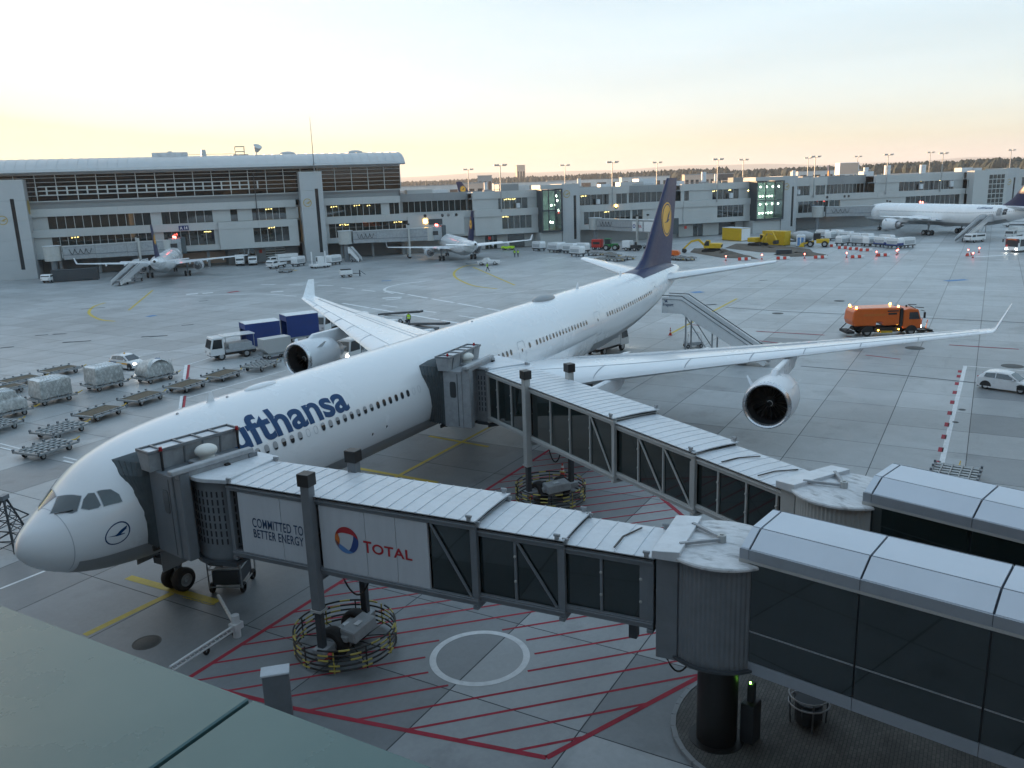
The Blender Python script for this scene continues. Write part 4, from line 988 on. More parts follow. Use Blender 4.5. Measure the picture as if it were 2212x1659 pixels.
        lc, lz, R0 = 12.72, 5.22, .50
        def arc(r0, r1, d0, d1, tw, nn=14):
            out = []
            for i in range(nn):
                q0, q1 = i/nn, (i+1)/nn
                f = lambda q, r: (r*math.cos(rad(d0+(d1-d0)*q)), r*math.sin(rad(d0+(d1-d0)*q)))
                wa = lambda q: r1+(r0-r1)*math.sin(PI*min(1, q*tw))**.8
                out.append([f(q0, wa(q0)), f(q0, r1), f(q1, r1), f(q1, wa(q1))])
            return poly_bm(out)
        for d0, d1, r0, m_ in ((165,10,.26,'print_red'),(60,-100,.24,'print_blue'),(-60,-175,.30,'print_lightblue'),(225,140,.30,'print_orange')):
            b_ = arc(R0*r0/.5, R0, d0, d1, 1.0); decal('brand_swirl', b_, lambda a, b: Vector((lc-a, hw+.002*(1 if m_ == 'print_blue' else 2), lz+b)), m_, T)
    return T

bb1 = boarding_bridge((7.15,-24.2), (5.75,-5.1), 'grey boarding bridge with white advertising panels docked behind the cockpit', [
    (1.75,4.75,.98,4.02,6.36,[(2.15,3.4,False),(3.4,4.6,False)],[(1.8,2.13)]),
    (4.55,7.75,1.08,3.88,6.50,[(4.75,6.25,True),(6.25,7.6,False)],[]),
    (7.55,18.1,1.20,3.74,6.72,[(7.75,9.35,True)],[(9.4,10.65),(10.67,11.9),(11.92,13.85),(14.15,15.6),(15.62,17.6)])],
    'frame_grey', True, -.30, -9, 2.2, (.80,1.06), 14.15, 'steel_grey', 'cap_black')
bb2 = boarding_bridge((13.2,-26.7), (26.3,-5.0), 'glass-sided boarding bridge with pale frames docked ahead of the wing', [
    (1.62,6.6,.98,4.02,6.36,[(2.0,3.5,False),(3.5,5.0,False),(5.0,6.45,False)],[]),
    (6.2,11.85,1.08,3.88,6.50,[(6.4,8.2,True),(8.2,9.9,True),(9.9,11.7,False)],[]),
    (11.45,23.9,1.20,3.74,6.72,[(11.65,13.45,True),(13.45,15.2,False),(15.2,17.0,False),(17.0,18.9,False),(19.4,21.1,False),(21.1,22.7,False),(22.7,23.75,False)],[])],
    'frame_light', False, -1.35, 5, 1.75, (1.0,1.42), 19.15, 'frame_light', 'steel_grey')

# ------------------------------------------------------------------ fixed walkways behind the bridge heads
def walkway(corner, d, label, L=24.0, W=2.9, group=None):
    rz = math.atan2(d[1], d[0]); T = thing('fixed_walkway', label, 'walkway', (corner[0], corner[1], 0), rz)
    # local x along, +y is the far side
    prof = [(0,7.10),(.74,7.46),(2.16,7.50),(W,7.10)]
    joints = [0,.28]+[.28+3.0*(i+1) for i in range(int(L/3))]
    for a, b in zip(joints, joints[1:]):
        for (ya, za), (yb, zb) in zip(prof, prof[1:]):
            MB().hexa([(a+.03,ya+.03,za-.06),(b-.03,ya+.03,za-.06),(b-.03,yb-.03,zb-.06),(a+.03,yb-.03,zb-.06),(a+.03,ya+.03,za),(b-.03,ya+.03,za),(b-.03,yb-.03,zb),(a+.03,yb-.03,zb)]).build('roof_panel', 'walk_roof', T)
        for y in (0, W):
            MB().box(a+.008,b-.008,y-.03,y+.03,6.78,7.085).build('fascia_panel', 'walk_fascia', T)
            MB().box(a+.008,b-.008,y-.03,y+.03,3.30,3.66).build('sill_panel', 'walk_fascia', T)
            if b-a > 1:
                put('pane', pane_mesh('tint_glass', b-a-.05, 3.08), T, ((a+b)/2, y, 5.21))
                MB().box(a+.03,b-.03,y-.02,y+.02,4.60,4.64).build('transom', 'bare_metal', T)
                MB().box(b-.06,b+.06,y+(.06 if y == 0 else -.18),y+(.18 if y == 0 else -.06),3.66,6.78).build('mullion', 'steel_dark', T)
    MB().box(0, joints[-1], .05, W-.05, 6.98, 7.06).loft([[(x, y*.995+.01, z-.075) for y, z in prof] for x in (.01, joints[-1]-.01)], close=False).build('roof_deck', 'joint_dark', T)
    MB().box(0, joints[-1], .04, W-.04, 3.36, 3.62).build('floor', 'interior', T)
    MB().box(.0,.30,-.04,.2,3.66,6.78).build('end_post', 'frame_light', T); MB().box(.0,.30,W-.2,W+.04,3.66,6.78).build('end_post', 'frame_light', T)
    hr = MB()
    for y in (.16, W-.16): hr.tube([(.4,y,4.75),(joints[-1]-.2,y,4.75)], .025, 6)
    hr.build('handrail', 'bare_metal', T)
    MB().box(-.0, joints[-1], -.045, .0, 6.70, 6.775).box(-.0, joints[-1], W, W+.045, 6.70, 6.775).build('drip_edge', 'frame_light', T)
    for x in (7.5, 16.5): MB().cyl((x,W/2,.1), (x,W/2,3.3), .42, n=20).build('support', 'steel_dark', T, smooth=.6)
    MB().box(1.5,1.6,.4,W-.4,3.64,6.5).box(4.6,4.75,.5,1.6,3.64,6.3).box(8.2,8.3,.6,2.2,3.64,6.4).build('inner_screen', 'interior', T)
    return T
walkway((6.17,-24.98), (-.185,-.983), 'fixed walkway with pale blue roof panels meeting the bridge that carries advertising')
walkway((12.0,-27.45), (-.29,-.957), 'fixed walkway with pale blue roof panels meeting the glass-sided bridge', L=18)

# switch box on the bridge column, round parked cart under the walkway
c = Vector((7.15,-24.2,0))
t = thing('control_cabinet', 'dark control cabinet with small green lamp beside the bridge column', 'cabinet', (7.15+.35,-24.2-.95,.10), rad(-12))
MB().box(-.28,.28,-.22,.22,0,1.35).build('housing', 'steel_dark', t, bevel=.03)
MB().box(-.10,.12,-.1,.1,1.35,2.0).build('head', 'steel_dark', t, bevel=.02)
MB().ell((-.1,.0,2.03), .03,.03,.04, 8, 6).build('lamp', 'lamp_green', t)
p = G(1745,1560,.1)
t = thing('hose_reel', 'dark hose reel with bare metal hoops standing under the fixed walkway', 'hose reel', p, .4)
for z in (.75, 1.02): MB().tube([(.62*math.cos(2*PI*i/20), .62*math.sin(2*PI*i/20), z) for i in range(21)], .025, 6).build('hoop', 'bare_metal', t, smooth=.8)
MB().cyl((0,0,.1),(0,0,.8),.42,n=18).box(-.5,.9,-.3,.3,.42,.7).build('drum', 'steel_dark', t)
for a in range(4): MB().cyl((.55*math.cos(a*PI/2),.55*math.sin(a*PI/2),0),(.6*math.cos(a*PI/2),.6*math.sin(a*PI/2),1.02),.03,n=6).build('leg', 'steel_grey', t)

# ------------------------------------------------------------------ small things round the nose
p = G(482,1290)
t = thing('ground_power_cart', 'grey ground equipment cart with yellow rails beside the nose wheel', 'equipment cart', (7.9,-2.0,0), rad(28)); t.scale = (1.25,1.25,1.2)
MB().box(-.62,.62,-.5,.5,.32,.92).build('body', 'steel_dark', t, bevel=.05)
fr = MB()
for x in (-.7,.7):
    for y in (-.58,.58): fr.tube([(x,y,.25),(x,y,1.65)], .03, 6)
for z in (.3,1.0,1.65): fr.tube([(-.7,-.58,z),(.7,-.58,z),(.7,.58,z),(-.7,.58,z),(-.7,-.58,z)], .03, 6)
fr.build('cage', 'galv', t)
MB().bar((-.75,-.62,1.7),(.75,-.62,1.7),.06,.1).bar((-.75,.62,1.7),(.75,.62,1.7),.06,.1).bar((.75,-.6,.8),(.75,.6,.8),.06,.1).bar((.72,0,.4),(1.35,0,.3),.06).build('yellow_rail', 'rail_yellow', t)
for x in (-.5,.5):
    for y in (-.55,.55):
        w_ = MB(); wheel(w_, x, y, .2, .2, .12); w_.build('wheel', 'rubber', t, smooth=.6)
MB().tube([(-.3,.2,.95),(-.9,.4,1.3),(-1.0,.9,2.0),(-.7,1.3,2.6)], .035, 6).build('cable', 'cable_black', t, smooth=.8)

def hose_arm(a, b, c):
    t = thing('cable_boom', 'white jointed lattice cable boom lying across the apron under the nose', 'boom', a)
    a, b, c = Vector(a), Vector(b), Vector(c); b = b-a; c = c-a; z = Vector((0,0,.42)); u_ = Vector((0,0,.12))
    MB().tube([z*.7, b+z], .075, 8).build('upper_arm', 'vehicle_white', t, smooth=.8)
    m = MB().cyl(b+Vector((0,0,.0)), b+Vector((0,0,.95)), .16, n=12).box(b.x-.22,b.x+.22,b.y-.18,b.y+.18,.35,.62); m.build('knuckle', 'vehicle_white', t, smooth=.6)
    mb = MB().tube([b+z+u_, c+z+u_], .05, 8).tube([b+z*.8, c+z*.8], .04, 8)
    n = 16
    for i in range(n): mb.tube([b.lerp(c, i/n)+z*.8, b.lerp(c, (i+.8)/n)+z+u_], .018, 5)
    mb.build('lattice_arm', 'vehicle_white', t, smooth=.8)
    for p in (b, b.lerp(c,.45)):
        w_ = MB(); wheel(w_, p.x, p.y+.12, .14, .14, .1); w_.build('castor', 'rubber', t, smooth=.6)
hose_arm(G(473,1300), G(513,1375), G(370,1470))
p = G(1215,1030)
def cone(p, label, lamp=False, group=None, h=.75):
    t = thing('traffic_cone', label, 'cone', p, 0, group)
    MB().box(-.2,.2,-.2,.2,0,.05).build('foot', 'cone_red' if not lamp else 'rubber', t)
    MB().cyl((0,0,.05),(0,0,h),.15,.035,14).build('body', 'cone_red', t, smooth=.6)
    for z in (.28,.52): r = .15-.115*(z-.05)/(h-.05); MB().cyl((0,0,z*h/.75),(0,0,(z+.12)*h/.75),r+.006,r-.012,14,False).build('band', 'cone_white', t, smooth=.6)
    if lamp: MB().ell((0,0,h+.12), .13,.13,.14, 10, 8).build('lamp', 'lamp_red', t, smooth=1)
    return t
cone(p, 'red and white traffic cone standing under the glass-sided bridge', h=.85)
cone(G(1448,724), 'red and white traffic cone on the yellow line behind the wing', h=.85)
# lattice tow frame left of the nose
p = G(30,1183)
t = thing('lattice_stand', 'dark steel lattice stand on splayed legs beyond the nose', 'stand', p, rad(20))
lm = MB(); hh = 2.75
legs = [(-.55,-.5),(.55,-.5),(.55,.5),(-.55,.5)]
for i, (x, y) in enumerate(legs):
    lm.tube([(x*1.3,y*1.3,0),(x*.15-.1,y*.15,hh)], .05, 6)
    for k in range(5):
        q0, q1 = k/5, (k+1)/5; x2, y2 = legs[(i+1) % 4]
        f = lambda q, X, Y: (X*1.3+(X*.15-.1-X*1.3)*q, Y*1.3+(Y*.15-Y*1.3)*q, hh*q)
        lm.tube([f(q0,x,y), f(q1,x2,y2)], .028, 5); lm.tube([f(q1,x,y), f(q1,x2,y2)], .024, 5)
lm.build('lattice', 'steel_dark', t)
MB().bar((.2,.1,2.2),(1.9,.5,1.0),.06).bar((.3,.2,1.2),(1.9,.5,1.0),.05).build('outrigger', 'steel_dark', t)
MB().box(-.3,.15,-.15,.15,hh-.1,hh+.12).build('head', 'steel_grey', t)

# ------------------------------------------------------------------ the terminal across the apron (frame: s along, d into the building, z up)
BO = Vector((91.6,156.3,0)); BR = math.atan2(-.64866,.76107)
BM = Matrix.Translation(BO) @ Matrix.Rotation(BR, 4, 'Z')
def bw(s, d=0.0, z=0.0): return BM @ Vector((s, d, z))
def bthing(name, label, cat, s=0, d=0, group=None): return thing(name, label, cat, bw(s, d), BR, group)
def glazed_row(T, s0, s1, dep, z0, z1, wins, wall, offs, glassm='facade_glass', frame='frame_white', thick=.35):
    """one storey: piers between the window openings, panes and frames in them; s relative to offs"""
    wins = sorted(wins); cur = s0
    for a, b, n in wins+[(s1, s1, 0)]:
        if a-cur > .05: MB().box(cur-offs, a-offs, dep, dep+thick, z0, z1).build('wall_panel', wall, T)
        if n:
            w_ = (b-a)/n
            for i in range(n): put('pane', pane_mesh(glassm, w_-.06, z1-z0-.06), T, (a-offs+w_*(i+.5), dep+.2, (z0+z1)/2))
            fm = mull_mesh(frame, z1-z0)
            for i in range(n+1): put('mullion', fm, T, (a-offs+w_*i, dep+.18, z0))
        cur = b
def mull_mesh(frame, h, cache={}):
    if (frame, h) not in cache: cache[(frame, h)] = MB().box(-.05, .05, -.06, .06, 0, h).mesh('mullion', frame)
    return cache[(frame, h)]
def lamps(T, lst, offs, d, mt='lamp_warm', r=.16):
    for s, z, n in lst:
        for i in range(n): MB().ell((s-offs+i*.62, d+.25*(i % 2), z+.05*(i % 3)), r, r, r*.8, 8, 5).build('ceiling_lamp', mt, T, smooth=1)
def strip(T, a, b, d0, d1, z0, z1, m, offs, name='wall_band', seg=8.2, gap=.03):
    n = max(1, round((b-a)/seg)); w_ = (b-a)/n
    for i in range(n): MB().box(a-offs+i*w_+gap/2, a-offs+(i+1)*w_-gap/2, d0, d1, z0, z1).build(name, m, T)

# ---- tall hall
H = bthing('terminal_hall', 'tall terminal hall with curved metal roof over a band of gridded dark glass', 'terminal')
S0, S1 = -95.0, 88.0
roofp = [(1.6,22.75),(1.2,22.95),(1.5,23.5),(2.6,24.4),(4.6,25.3),(8,25.95),(14,26.2),(22,25.4),(30,22.8)]
rm = MB(); NS = 61
rm.loft([[(S0+(S1+1.0-S0)*i/NS, d, z) for d, z in roofp+[(30,22.3),(14,25.6),(8,25.3),(4,23.6),(2.2,22.7)]] for i in range(NS+1)], True, True); rm.build('roof', 'roof_metal', H, smooth=.35)
rs = MB()
for i in range(0, 90):
    s = S0+1+i*2.05
    for (d0, z0), (d1, z1) in zip(roofp[2:6], roofp[3:7]): rs.bar((s,d0,z0+.03),(s,d1,z1+.03),.06,.06)
rs.build('roof_seams', 'roof_metal', H)['kind'] = 'stuff'
MB().box(S0,S1+.2,3.9,4.1,22.35,22.75).box(S0,S1,3.8,3.95,16.55,16.75).build('glass_edge', 'frame_white', H)
rows_z = [16.75,17.9,18.85,19.8,20.8,21.75,22.5]
cols = [5.5+4.13*i for i in range(-5, 21)]
pm = pane_mesh('hall_glass', 4.03, .95)
for a, b in zip(cols, cols[1:]):
    for z0, z1 in zip(rows_z, rows_z[1:]):
        o = put('pane', pm, H, ((a+b)/2, 4.1, (z0+z1)/2)); 
gf = MB()
for s in cols: gf.box(s-.07, s+.07, 3.9, 4.12, 16.75, 22.4)
for z in rows_z[1:-1]: gf.box(cols[0], cols[-1], 3.92, 4.06, z-.045, z+.045)
gf.build('glass_frame', 'frame_white', H)
cf = MB()
for z in (18.0, 18.95, 19.85): cf.box(6, 51, 3.80, 3.93, z-.1, z+.1)
for i in range(12):
    for q in (0, .5): cf.box(5.5+4.13*(i+q)-.16, 5.5+4.13*(i+q)+.16, 3.82, 3.95, 18.0, 19.85)
cf.build('catwalk_frame', 'frame_white', H)
MB().box(S0,cols[0]-.05,3.95,4.2,16.7,22.5).build('hall_wall', 'facade_dark', H)
MB().box(S0,S1-.1,9,9.2,15,25).box(S1-.35,S1-.1,4.2,28,15,25.0).box(S0,S0+.3,4.2,28,0,22).box(S0,S1-.2,27.5,28,0,22).build('hall_interior', 'facade_dark', H)
MB().box(S0,S1-.2,4.3,27.5,16.2,16.5).build('hall_floor', 'facade_grey', H)
MB().box(S0,S1-.05,4.6,4.9,15.0,16.6).build('recess_wall', 'facade_grey', H)
strip(H, S0, 29.8, 3.4, 4.7, 13.3, 15.0, 'facade_panel', 0); strip(H, 29.8, 61.5, 3.2, 4.7, 13.3, 15.0, 'facade_panel', 0); strip(H, 68.2, 87.6, 3.4, 4.7, 13.3, 15.0, 'facade_panel', 0)
R1 = [(6.8,28.3,12),(30.6,42.0,6),(46.0,47.7,1),(51.0,59.1,5),(68.9,82.7,9),(84.8,87.4,2)]
glazed_row(H, S0, 62.0, 4.0, 10.5, 13.3, R1[:4], 'facade_panel', 0); glazed_row(H, 68.0, 87.6, 4.0, 10.5, 13.3, R1[4:], 'facade_panel', 0)
strip(H, S0, 42.9, 2.4, 4.3, 8.75, 10.5, 'facade_panel', 0); strip(H, 42.9, 61.4, 1.8, 4.3, 8.75, 10.45, 'facade_panel', 0); strip(H, 68.0, 91.0, 2.4, 4.3, 8.75, 10.5, 'facade_panel', 0)
R2 = [(7.2,28.5,13),(30.6,41.9,6),(50.8,59.2,5),(69.0,91.0,13)]
glazed_row(H, S0, 42.9, 2.9, 5.3, 8.75, R2[:2], 'facade_panel', 0); glazed_row(H, 42.9, 61.4, 1.9, 5.3, 8.75, R2[2:3], 'facade_panel', 0); glazed_row(H, 68.0, 91.2, 2.9, 5.3, 8.75, R2[3:], 'facade_panel', 0)
strip(H, S0, 42.9, 2.5, 4.3, 4.0, 5.3, 'facade_panel', 0); strip(H, 42.9, 61.4, 1.8, 4.3, 4.0, 5.3, 'facade_panel', 0); strip(H, 68.0, 91.0, 2.5, 4.3, 4.0, 5.3, 'facade_panel', 0)
for z in (4.25, 10.1, 13.4): MB().box(S0, 87.8, 4.4, 12, z, z+.3).build('floor_slab', 'facade_grey', H)
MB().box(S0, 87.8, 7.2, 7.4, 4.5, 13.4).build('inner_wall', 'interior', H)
# ground floor
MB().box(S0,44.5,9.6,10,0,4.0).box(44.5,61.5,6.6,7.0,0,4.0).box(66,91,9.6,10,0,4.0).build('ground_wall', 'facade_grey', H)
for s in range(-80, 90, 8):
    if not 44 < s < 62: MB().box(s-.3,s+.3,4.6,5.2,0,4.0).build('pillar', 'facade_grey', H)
glazed_row(H, 45.5, 61.0, 6.2, .1, 3.6, [(47.0,51.0,3),(53.4,58.2,2)], 'facade_grey', 0, 'facade_glass')
dr = MB()
for i in range(5): dr.box(53.5,58.1,6.28,6.34,.3+i*.62,.62+i*.62)
dr.build('roller_door', 'frame_white', H)
MB().box(51.9,52.6,6.1,6.2,2.4,3.2).build('hose_box', 'red_paint', H); MB().box(34,44,9.2,9.5,.4,3.2).build('loading_gate', 'far_tan', H)
lamps(H, [(11,8.35,3),(54.5,12.9,3),(54.8,8.4,3),(70.4,12.8,3),(76.2,12.9,3),(79.5,12.8,2),(72.2,8.3,3),(73.6,8.2,2),(86.2,8.3,4)], 0, 5.6)
MB().box(39.6,41.2,4.6,4.8,8.2,8.35).build('light_strip', 'lamp_warm', H)
# roof plant
MB().box(30,38,9.5,13,26.0,27.0).box(33.6,34.6,8.6,9.5,25.6,27.2).box(32,36.4,8.8,9.5,25.9,26.7).build('roof_plant', 'roof_white', H)
MB().cyl((41.6,10.5,25.8),(41.6,10.5,27.5),.7,.5,12).build('roof_vent', 'roof_metal', H)
fr = MB()
for x in (49,51.2):
    for d in (12,14): fr.bar((x,d,26),(x,d,28.2),.12)
for z in (27,28.2): fr.bar((49,12,z),(51.2,12,z),.12); fr.bar((49,14,z),(51.2,14,z),.12); fr.bar((49,12,z),(49,14,z),.12); fr.bar((51.2,12,z),(51.2,14,z),.12)
fr.box(48.4,52,11.5,14.5,26.0,26.3); fr.bar((36,12.5,26.5),(49,12.5,26.5),.08); fr.build('roof_platform', 'steel_grey', H)
ds = MB(); ds.cyl((54,13,26),(54,13,27.2),.15).cyl((54.1,12.9,27.0),(54.5,12.2,28.2),.5,1.1,14); ds.build('dish', 'frame_white', H, smooth=.6)
for s in (61.5, 78.5): MB().ell((s,12,26.15), 2.0,1.2,.65, 16, 8).build('roof_dome', 'roof_metal', H, smooth=1)
t = bthing('gate_sign', 'dark blue gate sign A 14 on the pale facade between two rows of windows', 'sign', 35.2, 2.3)
MB().box(-1.1,1.1,-.06,.04,8.95,10.05).build('plate', 'sign_blue', t)
b_, wq = text_bm('A 14', 1.0, .02); decal('lettering', b_, lambda a, b: Vector((-.85+a*1.7/wq, -.075, 9.15+b)), 'paint_white', t)

# ---- stair towers
def stair_tower(s, h, label, wd=5.6, dep=8.0, slot=True, emb=12.4, emb_side=False):
    T = bthing('stair_tower', label, 'tower', s, 0, 'stair towers along the terminal front')
    nz = 5; zz = [h*i/nz for i in range(nz+1)]
    for i in range(nz):
        MB().box(-wd/2+.0,.75,-.0,.4,zz[i]+.01,zz[i+1]-.01).box(1.55,wd/2,0,.4,zz[i]+.01,zz[i+1]-.01).build('wall_panel', 'tower_panel', T)
        MB().box(-wd/2,-wd/2+.4,.41,dep,zz[i]+.01,zz[i+1]-.01).box(wd/2-.4,wd/2,.41,dep,zz[i]+.01,zz[i+1]-.01).build('wall_panel', 'tower_panel', T)
    MB().box(.74,1.56,.02,.38,h*.82,h-.01).box(.74,1.56,.02,.38,0,h*.10).build('slot_wall', 'tower_panel', T)
    MB().box(.74,1.56,.22,.3,h*.10,h*.82).build('slot_window', 'window_dark', T)
    MB().box(-wd/2-.05,wd/2+.05,-.05,dep,h-.02,h+.18).build('coping', 'frame_white', T)
    d = decal('emblem', ring_bm(.82,1.0,32), lambda a, b: Vector((-1.25+a, -.03, emb+b)), 'emblem_gold', T); decal('crane_mark', crane(.95), lambda a, b: Vector((-1.25+a,-.03,emb+b)), 'emblem_gold', d)
    if emb_side:
        d = decal('emblem', disc_bm(1.6,28), lambda a, b: Vector((wd/2+.03, 2.6+a, h*.73+b)), 'emblem_gold', T)
    return T
stair_tower(0, 21.3, 'wide stair tower with long dark slot window beside the hall at its outer end', 7.5, emb=13, emb_side=True)
stair_tower(65.2, 21.3, 'slim pale stair tower carrying a mast and reaching to the hall roof', 5.4, emb=14.2)
stair_tower(133.8, 16.3, 'pale stair tower with gold ring beside the green glass bay with few lamps', 5.2, emb=13.8)
stair_tower(205.2, 16.3, 'pale stair tower with gold ring beside the brightly lit glass bay', 5.4, emb=13.4)
stair_tower(294.5, 16.3, 'pale stair tower with gold ring behind the white twin-engined airliner', 6.0, emb=12.0)
t = bthing('radio_mast', 'thin tall radio mast standing on the slim stair tower', 'mast', 66.4, 1.2)
MB().cyl((0,0,21.4),(0,0,28),.13,.10,8).cyl((0,0,28),(0,0,34.2),.09,.04,8).build('pole', 'steel_grey', t); MB().bar((-.3,0,31.2),(.3,0,31.2),.05).bar((-.25,0,29.8),(.25,0,29.8),.05).build('arm', 'steel_grey', t)
t = bthing('lamp_pole', 'thin lamp pole rising in front of the hall windows', 'lamp pole', 52.2, 3.0)
MB().cyl((0,0,10.4),(0,0,21.4),.12,.07,8).build('pole', 'steel_dark', t); MB().box(-.2,.2,-.3,.1,21.3,21.5).build('head', 'steel_dark', t)

# ---- long pier
P = bthing('pier_building', 'long pale two-storey pier building with stepped window bands and flat roof', 'pier')
def bay(s0, wins1, wins2, par=15.1, d1=4.0, d2=2.6):
    pass
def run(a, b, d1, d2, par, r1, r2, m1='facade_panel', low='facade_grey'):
    strip(P, a, b, d1-.3, d1+.8, 13.3, par, m1, 0); glazed_row(P, a, b, d1, 10.5, 13.3, r1, m1, 0)
    strip(P, a, b, d2-.3, max(d1, d2)+.5, 8.7, 10.5, 'facade_panel', 0); glazed_row(P, a, b, d2, 5.3, 8.7, r2, 'facade_panel', 0)
    strip(P, a, b, d2-.2, d2+1.2, 3.9, 5.3, 'facade_panel', 0)
    MB().box(a,b,d1+3.2,d1+3.4,4,13.4).build('inner_wall', 'interior', P)
    for z in (4.1,10.0,13.3): MB().box(a,b,d1+.4,d1+3.2,z,z+.3).build('floor_slab', 'facade_grey', P)
    MB().box(a,b,d1+.8,40,par-.45,par-.3).build('roof', 'roof_flat', P); MB().box(a,b,39.6,40,0,par-.1).build('rear_wall', 'facade_grey', P)
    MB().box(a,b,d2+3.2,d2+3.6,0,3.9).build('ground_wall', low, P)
run(88.2,107.0, 8.0, 5.0, 15.3, [(89.2,106.6,11)], [], 'facade_grey')
run(107.0,126.4, 3.6, 2.4, 15.2, [(114.2,122.6,5)], [(114.7,123.2,5)])
run(136.5,153.4, 4.0, 2.6, 15.3, [(138.0,147.2,5),(149.5,152.9,2)], [(139.0,157.0,11)] and [(138.8,153.2,9)])
run(153.4,170.2, 8.0, 2.6, 15.3, [(155.3,168.5,7)], [(153.8,157.2,2)], 'facade_grey')
run(170.2,193.0, 3.6, 2.4, 15.2, [(171.2,172.8,1),(180.7,189.8,5)], [(181.7,190.8,5)])
run(208.0,222.0, 4.0, 2.6, 15.8, [(209.5,215.7,3),(217.9,221.5,2)], [(210.6,221.8,6)])
run(222.0,240.5, 8.0, 2.6, 16.0, [(225.4,240.2,10)], [(222.2,226.3,2)], 'facade_grey')
run(240.5,277.0, 3.6, 2.6, 15.8, [(250.2,273.1,11)], [(252.3,275.1,11)])
run(277.0,330.0, 1.6, 1.2, 16.0, [(301,318,8)], [(301,318,8)])
MB().box(277,291.8,-.6,1.3,3.9,16.1).build('stair_block', 'facade_panel', P)
gb = MB()
for i in range(4):
    for j in range(7): put('pane', pane_mesh('bay_glass', 1.5, 1.3), P, (284.4+i*1.75, -.63, 4.6+j*1.55))
# glass bays
def glass_bay(a, b, label_lit, mi, lmp):
    z0, z1 = 4.3, 15.0
    nx, nz = 3, 2; w_ = (b-a)/nx; h_ = (z1-z0)/nz
    for i in range(nx):
        for j in range(nz): put('pane', pane_mesh('bay_glass', w_-.12, h_-.12), P, (a+w_*(i+.5), -.6, z0+h_*(j+.5)))
    f = MB()
    for i in range(nx+1): f.box(a+w_*i-.12,a+w_*i+.12,-.75,-.5,z0-.25,z1+.25)
    for j in range(nz+1): f.box(a,b,-.75,-.5,z0+h_*j-.14,z0+h_*j+.14)
    f.box(b-.35,b,-.7,3,z0-.25,z1+.25); f.box(a,a+.3,-.7,3,z0-.25,z1+.25); f.box(a,b,-.7,3.2,z0-.35,z0-.1)
    f.build('bay_frame', 'steel_dark', P)
    MB().box(a,b,3.0,3.2,z0,z1).build('bay_wall', mi, P)
    for z in (z0+.05, z0+h_): MB().box(a+.3,b-.3,-.4,3,z-.1,z+.12).build('bay_floor', 'facade_grey', P)
    MB().box(a-.2,b+.2,-.2,6,15.3,16.4).build('bay_parapet', 'facade_panel', P); MB().box(a-.2,b+.2,.4,6,0,3.9).build('bay_base', 'facade_panel', P)
    k = 0
    for (fx, z) in lmp: MB().ell((a+(b-a)*fx,-.1,z), .20,.20,.26, 8, 6).build('bay_lamp', 'lamp_white', P, smooth=1)
glass_bay(193.0,202.6,'',  'interior_green', [(x,z) for z in (13.6,8.6) for x in (.18,.4,.62,.84)]+[(x,z) for z in (10.9,6.0) for x in (.16,.27,.38,.49,.6)])
glass_bay(125.0,130.9,'', 'interior_green', [(.75,13.4),(.85,9.6),(.5,11.0),(.7,11.1),(.45,6.6),(.55,6.5),(.8,12.2)])
lamps(P, [(116.5,12.9,6),(115.6,8.3,4),(139.3,12.9,3),(146.4,8.3,3),(181.9,12.8,3),(187.5,13.0,2),(182.4,8.3,1),(251,12.9,3),(259.5,13.0,3),(268.5,13.1,2),(126.4,12.8,2),(126.9,8.6,2),(193.6,12.6,2)], 0, 5.2, r=.2)
# round blowers hanging in front, roof cylinders, roof boxes
for s, z, d, r, h_ in [(119.6,10.7,2.9,.55,1.2),(143.4,10.7,3.2,.6,1.3),(186.6,10.7,2.9,.6,1.5),(210.8,10.9,3.2,.6,1.4),(258.8,10.9,3.2,.7,1.6),(271.6,11.2,3.2,.7,1.9)]:
    t = bthing('ventilation_drum', 'white ventilation drum on the pier ledge %s' % {119.6:'beside the green bay with few lamps',143.4:'right of the slim tower with gold ring',186.6:'left of the brightly lit bay',210.8:'right of the tower beside the lit bay',258.8:'under the middle window lamps behind the white airliner',271.6:'at the last window behind the white airliner'}[s], 'vent drum', s, d, 'ventilation drums on the pier ledge')
    MB().cyl((0,0,z),(0,0,z+h_),r,n=18).build('drum', 'roof_white', t, smooth=.6); MB().cyl((0,0,z-.25),(0,0,z),.3,n=10).build('foot', 'steel_grey', t)
RD = [(114.6,15,1.7,.45,'on the roof left of the green bay'),(144.5,18,1.9,.5,'on the roof behind the slim gold-ring tower'),(183,12,2.6,.75,'beside the lamp mast left of the lit bay'),(194,22,1.9,.6,'behind the lit bay'),(219,16,2.2,.6,'right of the tower by the lit bay'),(246,14,2.4,.8,'beside the billboard end of the pier'),(253,12,2.8,1.0,'second from the last stair tower'),(268,12,2.6,1.0,'beside the last stair tower')]
for s, d, h_, r, wd in RD:
    t = bthing('roof_cylinder', 'upright white roof cylinder standing '+wd, 'roof vent', s, d, 'roof cylinders on the pier')
    MB().cyl((0,0,15.6),(0,0,15.9+h_),r,n=18).build('drum', 'roof_white', t, smooth=.6); MB().box(-r-.3,r+.3,-r-.3,r+.3,14.7,15.6).build('base', 'roof_flat', t)
rb = [(92,14,7,3,1.0),(100,20,5,3,.8),(121,22,6,4,1.6),(128,26,4,3,1.2),(149,13,3.5,2.2,.7),(160,22,8,3,1.0),(168,25,6,4,1.8),(176,18,4,2,.8),(199,20,5,3,1.2),(213,14,3,2,.8),(229,24,5,3,.8),(242.5,11,4,2.4,1.7),(283,10,5,3,1.8),(288,9,3,2,1.6)]
for s, d, a, b, h_ in rb: MB().box(s,s+a,d,d+b,14.7,15.3+h_).build('roof_plant', random.choice(('roof_white','facade_grey','roof_metal')), P)
